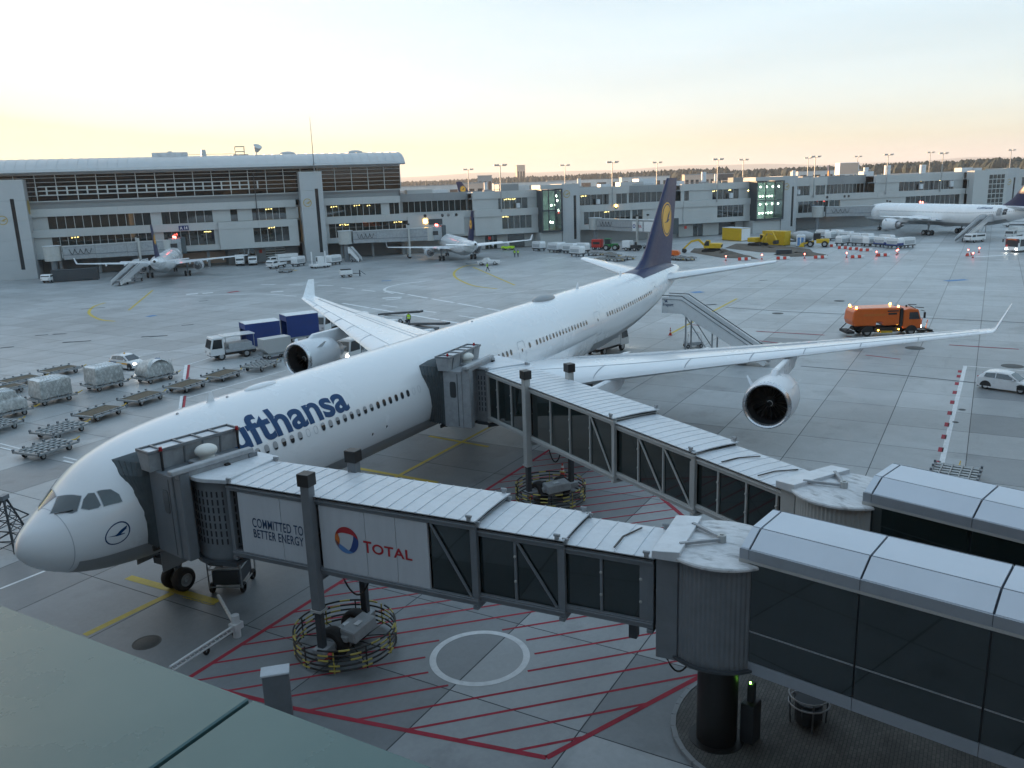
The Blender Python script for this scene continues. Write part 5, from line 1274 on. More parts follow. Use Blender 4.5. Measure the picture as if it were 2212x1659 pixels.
for s in (108.5,128,155,172.5,209,224,243,262): MB().tube([(s,5,15.6),(s+7,5,15.6)], .05, 5).build('roof_rail', 'steel_grey', P)
rw_ = MB()
for s, z in ((102,9.6),(93.6,9.7),(98.2,9.6),(99.8,9.6),(148.5,9.6),(221,9.7),(227.6,9.7),(229.2,9.7)): rw_.cyl((s,2.2,z),(s,2.35,z),.4,n=16)
rw_.build('porthole_vents', 'window_dark', P)
MB().box(170.5,171.2,2.0,2.2,2.6,3.4).box(110.5,111.2,2.0,2.2,2.7,3.5).build('hose_box', 'red_paint', P)
glazed_row(P, 107.4, 125.6, 5.0, .1, 3.6, [(110.5,114.0,3),(117,122,1)], 'facade_panel', 0); glazed_row(P, 170.4, 192.6, 5.0, .1, 3.6, [(175.2,178.6,2),(184,190,1)], 'facade_panel', 0)
# lit wall lamp and illuminated gate lamps
t = bthing('wall_lamp', 'glowing orange wall lamp below the upper windows right of the slim tower', 'lamp', 148.5, 2.2)
MB().ell((0,0,10.0), .38,.3,.38, 12, 8).build('lamp_globe', 'lamp_amber', t, smooth=1); MB().cyl((0,.4,10.4),(0,0,10.3),.06).build('bracket', 'steel_grey', t)
t = bthing('gate_beacon', 'amber docking lamp panel above the parked narrow-body nose', 'signal', 93.6, 2.3)
MB().box(-.5,.5,-.3,.1,7.8,8.9).build('panel', 'lamp_amber', t, bevel=.15); MB().box(.9,4.5,-.2,.1,7.4,8.8).box(-.4,2.0,-.2,.2,5.4,6.2).build('bracket', 'steel_dark', t)
MB().box(89,104,2.2,2.4,4.6,9.9).build('gate_wall', 'facade_panel', P)

# ---- apron masts
def mast(loc, z0, z1, label, group, cat='light mast', sz=1.0):
    t = thing('light_mast', label, cat, loc, BR, group)
    MB().cyl((0,0,z0),(0,0,z1),.2*sz,.11*sz,10).build('pole', 'galv', t, smooth=.6); MB().bar((-1.7*sz,0,z1),(1.7*sz,0,z1),.14*sz).build('cross_arm', 'galv', t)
    for q in (-1.5,-.75,.75,1.5): MB().hexa([(q*sz-.32*sz,-.35,z1+.05),(q*sz+.32*sz,-.35,z1+.05),(q*sz+.32*sz,.3,z1+.05),(q*sz-.32*sz,.3,z1+.05),(q*sz-.32*sz,-.45,z1+.40*sz),(q*sz+.32*sz,-.45,z1+.40*sz),(q*sz+.32*sz,.3,z1+.25*sz),(q*sz-.32*sz,.3,z1+.25*sz)]).build('floodlight', 'frame_white', t)
    return t
NM = ['left of the green glass bay','behind the blue fin of the near airliner','left of the brightly lit bay','right of the tower beside the lit bay','right of the tan billboard','above the last lit windows']
for s, nm in zip((114.5,147.3,181.2,215.6,243.4,265.8), NM): mast(bw(s, 2.0), 9.8, 21.7, 'grey floodlight mast on the pier front '+nm, 'floodlight masts on the pier front')
for px, py, nm in [(1011,367,'left of the fin-topped roof line'),(1220,358,'behind the slim gold-ring tower'),(1419,352,'just left of the blue fin'),(1606,346,'behind the lit glass bay'),(1746,342,'close to a nearer mast'),(1853,339,'behind the tan billboard'),(2010,330,'above the dark wood'),(2185,325,'at the far end of the wood')]:
    d = FW + RT*((px-1106)/(FOC*2212)) - UP*((py-829.5)/(FOC*2212)); q = 330/math.hypot(d.x, d.y) if px < 1700 else 420/math.hypot(d.x, d.y); pz = CAM+d*q
    mast((pz.x, pz.y, 0), 0, pz.z, 'grey floodlight mast standing behind the pier '+nm, 'floodlight masts behind the pier', sz=1.15)

# ------------------------------------------------------------------ other aircraft on the apron
def small_airliner(name, label, pos, heading, spec, n_eng_blades=12):
    T = thing(name, label, 'airliner', (pos[0], pos[1], 0), heading+PI)
    g = spec; FF = Fus(g['L'], g['R'], g['H'], g['tail'], 0)
    T_f = FF.mesh(36).build('fuselage', 'aircraft_white', T, smooth=.9)
    rg = [[FF.pt(.9*g['k']+i*(g['L']*.83)/40, rad(-140+k*10), .012) for k in range(11)] for i in range(41)]
    MB().loft(rg, close=False).build('belly_paint', 'aircraft_grey', T, smooth=.9)
    for s in (-1, 1):
        wing(T, g['wing'], s, [(g['wing'][-1][0]*a, g['wing'][-1][0]*b) for a, b in ((.14,.28),(.36,.65),(.65,.96))], [(g['wing'][-1][0]*.12,g['wing'][-1][0]*.40,.72),(g['wing'][-1][0]*.40,g['wing'][-1][0]*.75,.74)], g['wl'])
        wing(T, g['htp'], s, [], [], None, 'tailplane')
        for ey, ex, ez, er, eL, wle, wz in g['eng']: engine(T, ex, s*ey, ez, er, eL, wle, wz, n_eng_blades)
        gear(T, 'main_gear', g['mg'][0], s*g['mg'][1], g['H']-.6, g['mg'][2], .42, g['mg'][3], (-.45,.45), .17)
        for yy in g['ff']:
            _, le, te, z, th = wing_pts(g['wing'], yy); c = te-le; MB().ell((le+c*.86, s*yy, z-.2), c*.34,.16,.26, 8, 6).build('flap_fairing', 'aircraft_white', T, smooth=1)
    gear(T, 'nose_gear', g['ng'], 0, g['H']-1.0, g['mg'][2]*.72, .25, (0,), (-.26,.26), .12)
    fin(T, FF, g['fin'], .95, 'fin', 'fin_blue'); fin_emblem(T, g['fin'], .95, *g['emb'], sides=(-1, 1))
    for s in (-1, 1):
        wr = MB(); x = g['win'][0]
        while x < g['win'][1]:
            a = math.asin(.26); wr.add([FF.pt(x+dx, a+dz/FF.k/2.82, .012, s) for dx, dz in ((-.11,-.17),(.11,-.17),(.11,.17),(-.11,.17))], [(0,1,2,3)]); x += .533
        w_ = wr.build('window_row', 'window_shade', T); w_['kind'] = 'stuff'
        ck = MB()
        for x0, x1, a0, a1 in ((2.3,2.9,52,72),(2.9,3.4,30,50),(3.2,3.9,14,32)):
            ck.add([FF.pt(x0*g['k'],rad(a0),.015,s), FF.pt(x1*g['k'],rad(a0-4),.015,s), FF.pt(x1*g['k']+.2,rad(a1-6),.015,s), FF.pt(x0*g['k']+.25,rad(a1),.015,s)], [(0,1,2,3)])
        ck.build('cockpit_window', 'cockpit_glass', T)
    MB().lathe([(.02,g['L']-.02),(.26*g['k']+.08,g['L']-.10),(.24*g['k']+.08,g['L']+.02),(.02,g['L']+.01)], (0,0,FF.at(g['L']-.2)[0]), 'x', 16).build('tail_exhaust', 'duct_dark', T)
    return T, FF
A320 = dict(L=37.2, R=1.98, H=3.55, tail=.50, k=.70, wing=[(0,11.8,18.6,2.55,1.15),(1.9,12.8,18.7,2.7,1.15),(6.4,15.3,19.2,3.15,.9),(16.8,21.0,22.6,4.05,.8)], wl=[(.15,21.5,22.8,.5,rad(70)),(.3,22.2,22.9,1.3,rad(80))],
    htp=[(0,31.6,35.6,4.35,1),(6.2,35.2,36.7,4.95,1)], eng=[(5.75,10.6,1.75,1.05,4.3,15.0,3.05)], mg=(17.7,3.8,.58,(0,)), ng=5.1, ff=(4.6,8.2,11.6),
    fin=[(5.2,29.2,35.4),(5.9,30.6,35.5),(11.7,34.4,36.7)], emb=(34.1,8.9,1.05), win=(5.5,29))
A330 = dict(L=63.0, R=2.82, H=5.15, tail=.92, k=1.0, wing=[(0,20.6,33.5,3.6,1.15),(2.8,22.3,33.6,3.95,1.15),(9.6,27.0,34.2,4.6,.95),(29.0,40.2,42.4,6.2,.8)], wl=[(.3,41.0,42.7,.3,rad(45)),(.9,42.4,43.4,1.7,rad(62))],
    htp=[(0,54.0,60.0,7.0,1),(9.7,60.6,62.6,8.1,1)], eng=[(9.37,20.8,2.75,1.55,6.6,26.8,4.4)], mg=(32.2,5.34,.70,(-.99,.99)), ng=6.7, ff=(6.2,11,15,19.5),
    fin=[(7.6,49.3,60.5),(8.6,51.4,60.6),(9.6,53.0,60.8),(16.8,59.2,62.6)], emb=(59.4,12.9,1.75), win=(9,56))
hd = rad(45.0); hv = Vector((math.cos(hd), math.sin(hd), 0))
def nose_at(gx, gy, mg): p = Vector((gx, gy, 0))+hv*mg; return (p.x, p.y)
small_airliner('airliner', 'white narrow-body airliner seen from its tail beside the gate A 14', nose_at(104.8,123.2,17.7), hd, A320)
small_airliner('airliner', 'white narrow-body airliner parked under the amber gate lamp', nose_at(150.3,78.7,17.7), hd, A320)
wb, WF = small_airliner('airliner', 'white twin-engined wide-body airliner with stairs at its open rear door', nose_at(237.6,-19.4,32.2), hd, A330)
b_, wq = text_bm('Lufthansa', 1.3, .02); decal('lettering', b_, lambda a, b: WF.pt(44.6+a*4.6/wq, rad(38)+b/2.82, .014), 'livery_blue', wb, .3)
MB().loft([[WF.pt(x, rad(a), .02) for a in (-7, 8, 22, 36)] for x in (52.6, 53.7)], close=False).build('open_door', 'window_dark', wb)
MB().loft([[WF.pt(x, rad(a), .35) for a in (-7, 8, 22, 36)] for x in (51.2, 52.3)], close=False).build('door_leaf', 'aircraft_grey', wb)
def parked_tail(px, py, dist, h, label, yaw):
    d = FW + RT*((px-1106)/(FOC*2212)) - UP*((py-829.5)/(FOC*2212)); q = dist/math.hypot(d.x, d.y); p = CAM+d*q
    T = thing('airliner', label, 'airliner', (p.x, p.y, 0), yaw); zt = p.z; k = h/9.0
    fp = [(zt-9.2*k,-6.2*k,4.2*k),(zt-8.2*k,-4.4*k,4.4*k),(zt,3.0*k,6.4*k)]
    fin(T, None, fp, .95, 'fin', 'fin_blue'); fin_emblem(T, fp, .95, 2.2*k, zt-4.3*k, 1.9*k, (-1, 1))
    rg = [[(x*k, r*k*math.cos(2*PI*i/20), zt-9.6*k-r*k*.5+r*k*math.sin(2*PI*i/20)+dz*k) for i in range(20)] for x, r, dz in ((-48,.2,-.8),(-46,1.6,-.4),(-42,2.7,0),(-20,2.8,0),(-8,2.6,.2),(2,1.5,.9),(7.5,.3,1.6))]
    MB().loft(rg, True, True).build('fuselage', 'aircraft_white', T, smooth=.8)
    for s in (-1, 1):
        wing(T, [(0,-31*k,-19*k,zt-11.4*k,1),(28*k,-15*k,-13*k,zt-9.2*k,.8)], s, [], [], None); wing(T, [(0,-1.5*k,4*k,zt-9.2*k,1),(9.5*k,4.4*k,6.4*k,zt-8.4*k,1)], s, [], [], None, 'tailplane')
        MB().cyl((-22*k,s*3.5*k,0),(-22*k,s*3.5*k,zt-12*k),.3*k,n=8).build('main_gear', 'steel_grey', T)
    MB().cyl((-42*k,0,0),(-42*k,0,zt-12*k),.2*k,n=8).build('nose_gear', 'steel_grey', T)
parked_tail(1006,392,420,7.5,'far airliner with blue fin rising above the pier roof near the tall hall', rad(150))
parked_tail(1793,357,520,11,'far airliner with blue fin beside the tan billboard', rad(20))

# ------------------------------------------------------------------ boarding bridges along the far terminal (small in the picture)
def far_bridge(s0, d0, s1, d1, label, ad=True, z=4.2):
    a, b = bw(s0, d0), bw(s1, d1); v = b-a; L = v.length; T = thing('boarding_bridge', label, 'boarding bridge', a, math.atan2(v.y, v.x), 'boarding bridges of the far terminal')
    MB().cyl((0,0,0),(0,0,z),.6,n=16).build('column', 'steel_grey', T, smooth=.6)
    MB().cyl((0,0,z),(0,0,z+3.1),1.7,n=28).build('rotunda', 'frame_light', T, smooth=.6); MB().cyl((0,0,z+3.1),(0,0,z+3.2),1.85,n=28).build('rotunda_roof', 'roof_white', T, smooth=.6)
    for i, (q0, q1, hw) in enumerate(((.08,.36,1.15),(.34,.62,1.25),(.60,.93,1.35))):
        z0 = z+.1-.06*i; t_ = MB().box(L*q0,L*q1,-hw,hw,z0,z0+2.75+.08*i).build('tunnel', 'machine_grey', T, bevel=.03)
        MB().box(L*q0,L*q1,-hw-.1,hw+.1,z0+2.75+.08*i,z0+2.9+.08*i).build('tunnel_roof', 'roof_metal', t_); MB().box(L*q0,L*q1,-hw-.06,hw+.06,z0+.9,z0+1.05).build('rail', 'steel_grey', t_)
        if i == 0: 
            cb = MB()
            for s in (-1, 1):
                for k in range(4): cb.tube([(L*(q0+.05+(q1-q0-.1)*(k+u_/8)/4), s*(hw+.1), z0+2.2-1.1*math.sin(PI*u_/8)) for u_ in range(9)], .05, 5)
            cb.build('hanging_cable', 'cable_black', T)
    for s in (-1, 1):
        MB().box(L*.70-.22,L*.70+.22,s*1.75-.2,s*1.75+.2,.6,z+4.0).build('lift_post', 'frame_light', T); MB().box(L*.70-.25,L*.70+.25,s*1.75-.23,s*1.75+.23,z+3.9,z+4.3).build('post_cap', 'cap_black', T)
    bo = MB().box(L*.70-.4,L*.70+.4,-1.9,1.9,.45,.95).build('bogie', 'machine_grey', T)
    for s in (-1, 1):
        w_ = MB(); wheel(w_, L*.7, s*.7, .5, .5, .35); w_.build('wheel', 'rubber', bo, smooth=.6)
    MB().cyl((L*.96,0,z-.1),(L*.96,0,z+3.0),1.75,n=24).build('cab', 'frame_light', T, smooth=.6); MB().box(L*.98,L+1.6,-1.9,1.9,z-.1,z+3.2).build('cab_front', 'machine_grey', T, bevel=.05)
    MB().box(L+1.6,L+2.6,-2.1,2.1,z-.2,z+3.5).build('bellows', 'bellows', T, bevel=.1)
    MB().box(L*.97,L*1.03,-1.93,-1.9,z+1.2,z+2.2).box(L*.97,L*1.03,1.9,1.93,z+1.2,z+2.2).build('cab_window', 'window_dark', T)
    for s in (-1, 1): MB().ell((L+.6,s*1.2,z+3.55), .22,.22,.26, 8, 6).build('beacon', 'lamp_red', T, smooth=1)
    if ad:
        for s in (-1, 1):
            for q0, q1 in ((.62,.76),(.78,.92)): MB().box(L*q0,L*q1,s*1.42-.02,s*1.42+.02,z+.25,z+2.6).build('ad_panel', 'vehicle_white', T)
            fl = -1 if s > 0 else 1
            b_, wq = text_bm('TOTAL', 1.0, .02); decal('brand_word', b_, lambda u_, v_: Vector((L*(.665 if fl > 0 else .725)+fl*u_*L*.085/wq, s*1.46, z+1.1+v_)), 'print_red', T)
            decal('brand_swirl', ring_bm(.28,.5,20), lambda u_, v_: Vector((L*(.645 if fl > 0 else .745)+u_, s*1.46, z+1.45+v_)), 'print_blue', T)
    return T
far_bridge(8.5,-7.5,32.5,-3.2,'pale boarding bridge reaching to the narrow-body beside gate A 14', False)
far_bridge(71.5,-6.0,93.0,-8.6,'pale boarding bridge reaching to the narrow-body under the amber lamp', False)
far_bridge(138.8,-4.5,144.5,-31.5,'boarding bridge with white advertising panels behind the blue fin, ending at an empty stand')
far_bridge(212.5,-4.0,236.5,-18.5,'boarding bridge with white advertising panels reaching to the white wide-body')

# ------------------------------------------------------------------ vehicles and ground equipment
def wheels(T, lst, r, w):
    for x, y in lst:
        m = MB(); wheel(m, x, y, r, r, w); o = m.build('wheel', 'rubber', T, smooth=.6); s = 1 if y > 0 else -1
        MB().lathe([(.02,s*w*.42),(r*.3,s*w*.46),(r*.55,s*w*.40),(r*.62,s*w*.51),(r*.62,-s*w*.4)], (x,y,r), 'y', 18).build('rim', 'hub', o, smooth=.6)
def heading(a, b):
    v = G(*b)-G(*a); return math.atan2(v.y, v.x)
def car(loc, rz, label, stripe=False, beacon=False):
    T = thing('car', label, 'car', loc, rz)
    # body: sections along x (half-width low, half-width belt, sill, belt height)
    st = [(-1.98,.62,.60,.42,.78),(-1.92,.76,.74,.30,.95),(-1.6,.83,.80,.22,1.0),(-.9,.855,.82,.19,.98),(.2,.855,.83,.19,.95),(1.0,.845,.80,.2,.90),(1.55,.80,.74,.22,.80),(1.90,.70,.62,.26,.66),(2.0,.56,.5,.34,.55)]
    rings = [[(x,-a,z0),(x,-a*1.0,(z0+z1)*.5),(x,-b,z1-.04),(x,-b*.9,z1),(x,b*.9,z1),(x,b,z1-.04),(x,a,(z0+z1)*.5),(x,a,z0)] for x, a, b, z0, z1 in st]
    MB().loft(rings, True, True).build('body', 'vehicle_white', T, smooth=.5)
    cab = [(-1.86,.70,.98,.98),(-1.45,.66,1.0,1.36),(-1.0,.62,1.0,1.46),(-.2,.61,.98,1.49),(.35,.60,.96,1.42),(1.15,.70,.88,.90)]
    MB().loft([[(x,-.79 if 0<i<5 else -.72,zb-.02),(x,-a,zt-.05),(x,-a*.88,zt),(x,a*.88,zt),(x,a,zt-.05),(x,.79 if 0<i<5 else .72,zb-.02)] for i, (x, a, zb, zt) in enumerate(cab)], True, True).build('cabin', 'vehicle_white', T, smooth=.5)
    for s in (-1, 1):
        for q in ([(-1.42,1.03),(-1.30,1.32),(-.62,1.38),(-.62,1.02)], [(-.54,1.02),(-.54,1.38),(.22,1.35),(.92,1.0)]):
            f = lambda p: (p[0], s*(.80-(p[1]-1.0)*.43+.012), p[1])
            MB().prism(q, f, lambda p: (p[0], s*(.80-(p[1]-1.0)*.43-.03), p[1])).build('side_window', 'car_glass', T)
    MB().add([(.43,-.54,1.41),(.43,.54,1.41),(1.10,.64,.94),(1.10,-.64,.94)], [(0,1,2,3)]).build('windscreen', 'car_glass', T)
    MB().add([(-1.50,-.56,1.34),(-1.50,.56,1.34),(-1.88,.60,1.02),(-1.88,-.60,1.02)], [(0,1,2,3)]).build('rear_window', 'car_glass', T)
    wheels(T, [(-1.22,-.75),(-1.22,.75),(1.28,-.75),(1.28,.75)], .31, .2)
    for s in (-1, 1):
        MB().ell((1.80,s*.52,.66), .16,.17,.10, 10, 6).build('headlight', 'lamp_white' if stripe else 'bare_metal', T, smooth=1); MB().ell((-1.88,s*.60,.86), .09,.14,.16, 10, 6).build('tail_light', 'beacon_red', T, smooth=1)
        MB().ell((.72,s*.90,1.02), .08,.11,.07, 8, 6).build('wing_mirror', 'vehicle_white', T, smooth=1)
        MB().ext([(x+.42*math.cos(a), max(.2, .31+.42*math.sin(a))) for x, a in [(-1.22, PI*i/10) for i in range(11)]], s*.80, s*.862, 'y').build('wheel_arch', 'chassis', T); MB().ext([(1.28+.42*math.cos(PI*i/10), max(.2, .31+.42*math.sin(PI*i/10))) for i in range(11)], s*.78, s*.845, 'y').build('wheel_arch', 'chassis', T)
        if stripe:
            MB().box(-1.5,-.55,s*.862-.005,s*.862+.005,.62,.80).build('stripe', 'livery_blue', T); MB().box(-1.75,-1.5,s*.86-.005,s*.86+.005,.62,.80).box(-.55,1.1,s*.866-.005,s*.866+.005,.60,.74).build('stripe', 'emblem_yellow', T)
    wheels(T, [], .3, .2)
    MB().box(-1.9,1.85,-.6,.6,.17,.3).build('underbody', 'chassis', T); MB().box(1.9,2.0,-.45,.45,.34,.48).build('grille', 'chassis', T)
    if beacon: MB().ell((-.3,0,1.53), .1,.1,.09, 8, 6).build('beacon', 'emblem_yellow', T, smooth=1)
    return T
car(G(277,795), heading((250,790),(312,797)), 'white hatchback with yellow and blue side stripe and lit headlights', True, True)
car(G(2172,842), heading((2120,835),(2212,848)), 'plain white three-door hatchback inside the white and red stand lines')

def sweeper(loc, rz):
    T = thing('road_sweeper', 'orange road sweeper truck with amber beacons crossing the apron', 'sweeper truck', loc, rz)
    MB().box(-3.3,3.3,-.45,.45,.62,.95).box(-1.2,1.4,-.95,.95,.42,.9).build('chassis', 'chassis', T)
    bp = [(-3.55,1.15),(-3.75,1.75),(-3.62,2.75),(-3.3,3.05),(1.25,3.05),(1.25,1.15),(-.5,1.15),(-.5,1.55),(-1.2,1.55),(-1.2,1.15)]
    MB().ext(bp, -1.2, 1.2, 'y').build('hopper', 'orange_paint', T, bevel=.1)
    MB().box(1.3,1.62,-1.15,1.15,.95,2.95).build('air_duct', 'chassis', T, bevel=.04)
    cp = [(1.68,.75),(1.68,2.75),(2.2,2.9),(3.2,2.78),(3.45,2.0),(3.6,1.45),(3.6,.75)]
    MB().ext(cp, -1.18, 1.18, 'y').build('cab', 'orange_paint', T, bevel=.07)
    for s in (-1, 1):
        MB().ext([(2.25,1.75),(2.25,2.5),(3.12,2.5),(3.38,1.75)], s*1.175, s*1.20, 'y').build('side_window', 'car_glass', T)
        MB().bar((3.4,s*1.2,2.7),(3.75,s*1.45,2.6),.05).box(3.65,3.8,s*1.45-.1,s*1.45+.1,1.9,2.5).build('mirror', 'rail_black', T)
        MB().box(3.58,3.64,s*.95-.15,s*.95+.15,.85,1.05).build('headlight', 'lamp_white', T); MB().ext([(2.55+.62*math.cos(PI*i/8), .5+.62*math.sin(PI*i/8)) for i in range(9)], s*1.0, s*1.23, 'y').build('mudguard', 'chassis', T); MB().ext([(-2.1+.66*math.cos(PI*i/8), .5+.66*math.sin(PI*i/8)) for i in range(9)], s*1.0, s*1.22, 'y').build('mudguard', 'chassis', T)
        MB().box(-.95,-.85,s*1.1-.03,s*1.1+.03,.6,.7).build('marker_lamp', 'lamp_amber', T); MB().box(1.2,1.3,s*1.1-.03,s*1.1+.03,.65,.75).build('marker_lamp', 'lamp_amber', T)
        MB().box(-2.6,-.2,s*1.215-.005,s*1.215+.005,2.2,2.45).build('lettering_strip', 'print_orange', T); MB().box(-.1,1.1,s*1.225-.005,s*1.225+.005,2.62,2.76).box(-.0,.9,s*1.225-.005,s*1.225+.005,2.3,2.5).build('grille_marks', 'chassis', T)
    MB().add([(3.26,-1.0,2.68),(3.26,1.0,2.68),(3.62,1.08,1.52),(3.62,-1.08,1.52)], [(0,1,2,3)]).build('windscreen', 'car_glass', T)
    wheels(T, [(2.55,-1.02),(2.55,1.02),(-2.1,-1.0),(-2.1,1.0)], .5, .32)
    for p in ((-3.3,.9,3.12),(1.1,-1.0,3.12),(1.1,1.0,3.12),(-3.3,-.9,3.12)): MB().cyl((p[0],p[1],3.03),(p[0],p[1],3.22),.10,.08,10).build('beacon', 'lamp_amber', T, smooth=.6)
    MB().cyl((2.4,0,2.86),(2.4,0,3.1),.1,n=8).bar((2.9,-.9,3.0),(3.8,-1.0,2.9),.07).bar((3.0,.9,3.0),(3.9,.9,2.95),.07).bar((3.0,-.9,2.8),(3.0,.9,3.0),.06).build('cab_rack', 'rail_black', T)
    MB().box(3.6,5.0,-.9,.9,.35,.5).bar((3.6,-.6,.8),(4.9,-1.0,.4),.1).bar((3.6,.6,.8),(4.9,1.0,.4),.1).cyl((4.7,-1.0,.06),(4.7,-1.0,.35),.5,.3,16).cyl((4.7,1.0,.06),(4.7,1.0,.35),.5,.3,16).build('front_brush', 'rail_black', T)
    MB().bar((4.4,-.5,.5),(4.55,-.5,1.5),.07).bar((4.4,.6,.5),(4.5,.6,1.5),.07).build('brush_marker', 'orange_paint', T)
    MB().box(-.6,.6,-1.12,1.12,.35,.55).build('side_brush', 'yellow_paint', T); MB().bar((-3.6,-.8,1.2),(-4.2,-.8,.6),.08).bar((-3.6,.8,1.2),(-4.2,.8,.6),.08).box(-4.2,-3.4,-1.1,1.1,.35,.6).build('rear_bumper', 'chassis', T)
sweeper(G(1905,722), heading((1850,722),(1970,718)))

def flat_truck(name, label, loc, rz, L=6.0, cabL=1.5, body='open', lit=False, cat='truck', col='vehicle_white', group=None, h=2.3):
    T = thing(name, label, cat, loc, rz, group); x1 = L/2; x0 = -L/2
    MB().box(x0,x1-.1,-.7,.7,.45,.75).build('chassis', 'chassis', T)
    MB().ext([(x1-cabL,.55),(x1-cabL,h),(x1-.35,h),(x1-.05,1.3),(x1,.55)], -1.0, 1.0, 'y').build('cab', col, T, bevel=.06)
    for s in (-1, 1): MB().ext([(x1-cabL+.2,1.3),(x1-cabL+.2,h-.2),(x1-.45,h-.2),(x1-.2,1.3)], s*.995, s*1.02, 'y').build('side_window', 'window_dark', T); MB().box(x1-.04,x1+.03,s*.75-.14,s*.75+.14,.75,.98).build('headlight', 'lamp_white' if lit else 'bare_metal', T)
    MB().add([(x1-.33,-.85,h-.1),(x1-.33,.85,h-.1),(x1-.025,.9,1.34),(x1-.025,-.9,1.34)], [(0,1,2,3)]).build('windscreen', 'window_dark', T)
    wheels(T, [(x1-cabL*.75,-.85),(x1-cabL*.75,.85),(x0+1.0,-.85),(x0+1.0,.85)], .42, .28)
    if body == 'canopy':
        MB().box(x0,x1-cabL-.1,-.98,.98,.75,1.05).box(x0+.3,x1-cabL-.5,-.9,.9,1.05,1.6).build('deck', 'vehicle_grey', T, bevel=.03); f = MB()
        for x in (x0+.08,x1-cabL-.2):
            for y in (-.92,.92): f.bar((x,y,1.0),(x,y,h-.02),.06)
        f.build('canopy_post', 'galv', T); MB().box(x0-.05,x1-cabL-.02,-1.02,1.02,h-.04,h+.06).build('canopy', 'vehicle_white', T, bevel=.02)
    elif body == 'box': MB().box(x0,x1-cabL-.15,-1.05,1.05,.78,h+.5).build('box_body', col, T, bevel=.04); MB().box(x0+.3,x1-cabL-.5,-1.06,1.06,1.5,1.7).build('stripe', 'vehicle_grey', T)
    elif body == 'pickup': MB().box(x0,x1-cabL-.1,-.98,.98,.7,.95).box(x0,x1-cabL-.1,-.98,-.9,.95,1.25).box(x0,x1-cabL-.1,.9,.98,.95,1.25).build('load_bed', col, T)
    elif body == 'van':
        MB().ext([(x0,.5),(x0+.05,h-.1),(x0+.3,h),(x1-cabL+.05,h),(x1-cabL+.05,.5)], -.99, .99, 'y').build('box_body', col, T, bevel=.05)
        for s in (-1, 1): MB().box(x0+.4,x1-cabL-.2,s*1.0-.01,s*1.0+.01,1.35,h-.25).build('side_window', 'window_dark', T)
    return T
flat_truck('baggage_tractor', 'white baggage tractor with rear canopy pulling the silver container dolly', G(500,772), heading((545,765),(462,777)), 4.8, 1.5, 'canopy', h=2.45)
flat_truck('catering_truck', 'white truck with lit headlights under the far wing root', G(778,775), heading((800,765),(757,778)), 5.6, 1.9, 'canopy', True, h=2.5)
flat_truck('service_truck', 'white service truck with lit lamps beneath the fuselage behind the wing', G(1310,760), heading((1290,764),(1330,752)), 5.5, 1.6, 'box', True, h=2.2)
flat_truck('service_truck', 'white truck half hidden behind the second blue trailer', G(712,716), heading((740,706),(690,722)), 5.2, 1.6, 'canopy', h=2.4)
flat_truck('van', 'white passenger van with side windows at the foot of the wide-body stairs', G(2105,523), heading((2130,520),(2075,525)), 5.2, 1.7, 'van', h=2.0, cat='van')
flat_truck('service_truck', 'white service truck behind the white bus at the frame edge', G(2190,515), heading((2212,510),(2170,517)), 6.5, 2.0, 'box', h=2.2)
flat_truck('service_truck', 'white box truck under the tail of the wide-body', G(2195,490), heading((2212,489),(2150,489)), 7, 1.8, 'box', h=2.0)
flat_truck('service_truck', 'white box truck beside the hall loading gate', G(519,573), heading((519,573),(521,585)), 5.5, 1.7, 'box', h=2.1)
flat_truck('service_truck', 'white van parked at the foot of the hall wall', G(547,572), heading((547,572),(546,585)), 5, 1.6, 'van', h=2.1)
flat_truck('pickup_truck', 'white pickup truck in front of the striped roller door', G(598,579), heading((620,574),(585,580)), 5.4, 2.0, 'pickup', h=1.9)
flat_truck('service_truck', 'white panel truck with roof box beside the slim stair tower', G(612,570), heading((640,567),(590,571)), 7, 1.8, 'box', h=1.9)
flat_truck('baggage_tractor', 'small white baggage tractor beside the blue container row', G(108,610), heading((120,606),(92,612)), 3.4, 1.5, 'pickup', h=1.8)
flat_truck('service_truck', 'white truck beneath the wide-body bridge', G(1812,490), heading((1830,488),(1795,490)), 5, 1.6, 'box', h=1.9)
flat_truck('service_truck', 'white truck parked beneath the near wing of the wide-body', G(1868,487), heading((1880,486),(1855,488)), 5, 1.6, 'canopy', h=2.2)
def bus(loc, rz):
    T = thing('apron_bus', 'white apron bus with large dark windscreen at the frame edge', 'bus', loc, rz)
    MB().ext([(-6,.35),(-6,2.9),(-5.8,3.0),(5.8,3.0),(6.0,2.8),(6.05,1.1),(6.0,.35)], -1.5, 1.5, 'y').build('body', 'vehicle_white', T, bevel=.1)
    MB().box(6.0,6.07,-1.35,1.35,1.15,2.75).build('windscreen', 'window_dark', T); MB().box(6.02,6.09,-.9,.9,2.5,2.72).build('route_display', 'print_orange', T)
    for s in (-1, 1):
        MB().box(-5.6,5.6,s*1.5-.012,s*1.5+.012,1.2,2.6).build('side_window', 'window_dark', T); MB().box(6.03,6.08,s*1.1-.2,s*1.1+.2,.6,.8).build('headlight', 'lamp_white', T); MB().bar((6,s*1.4,2.7),(6.4,s*1.7,2.6),.06).box(6.3,6.45,s*1.7-.1,s*1.7+.1,2.0,2.6).build('mirror', 'rail_black', T)
    wheels(T, [(-3.6,-1.35),(-3.6,1.35),(3.6,-1.35),(3.6,1.35)], .48, .3)
bus(G(2225,541), heading((2300,535),(2190,546)))

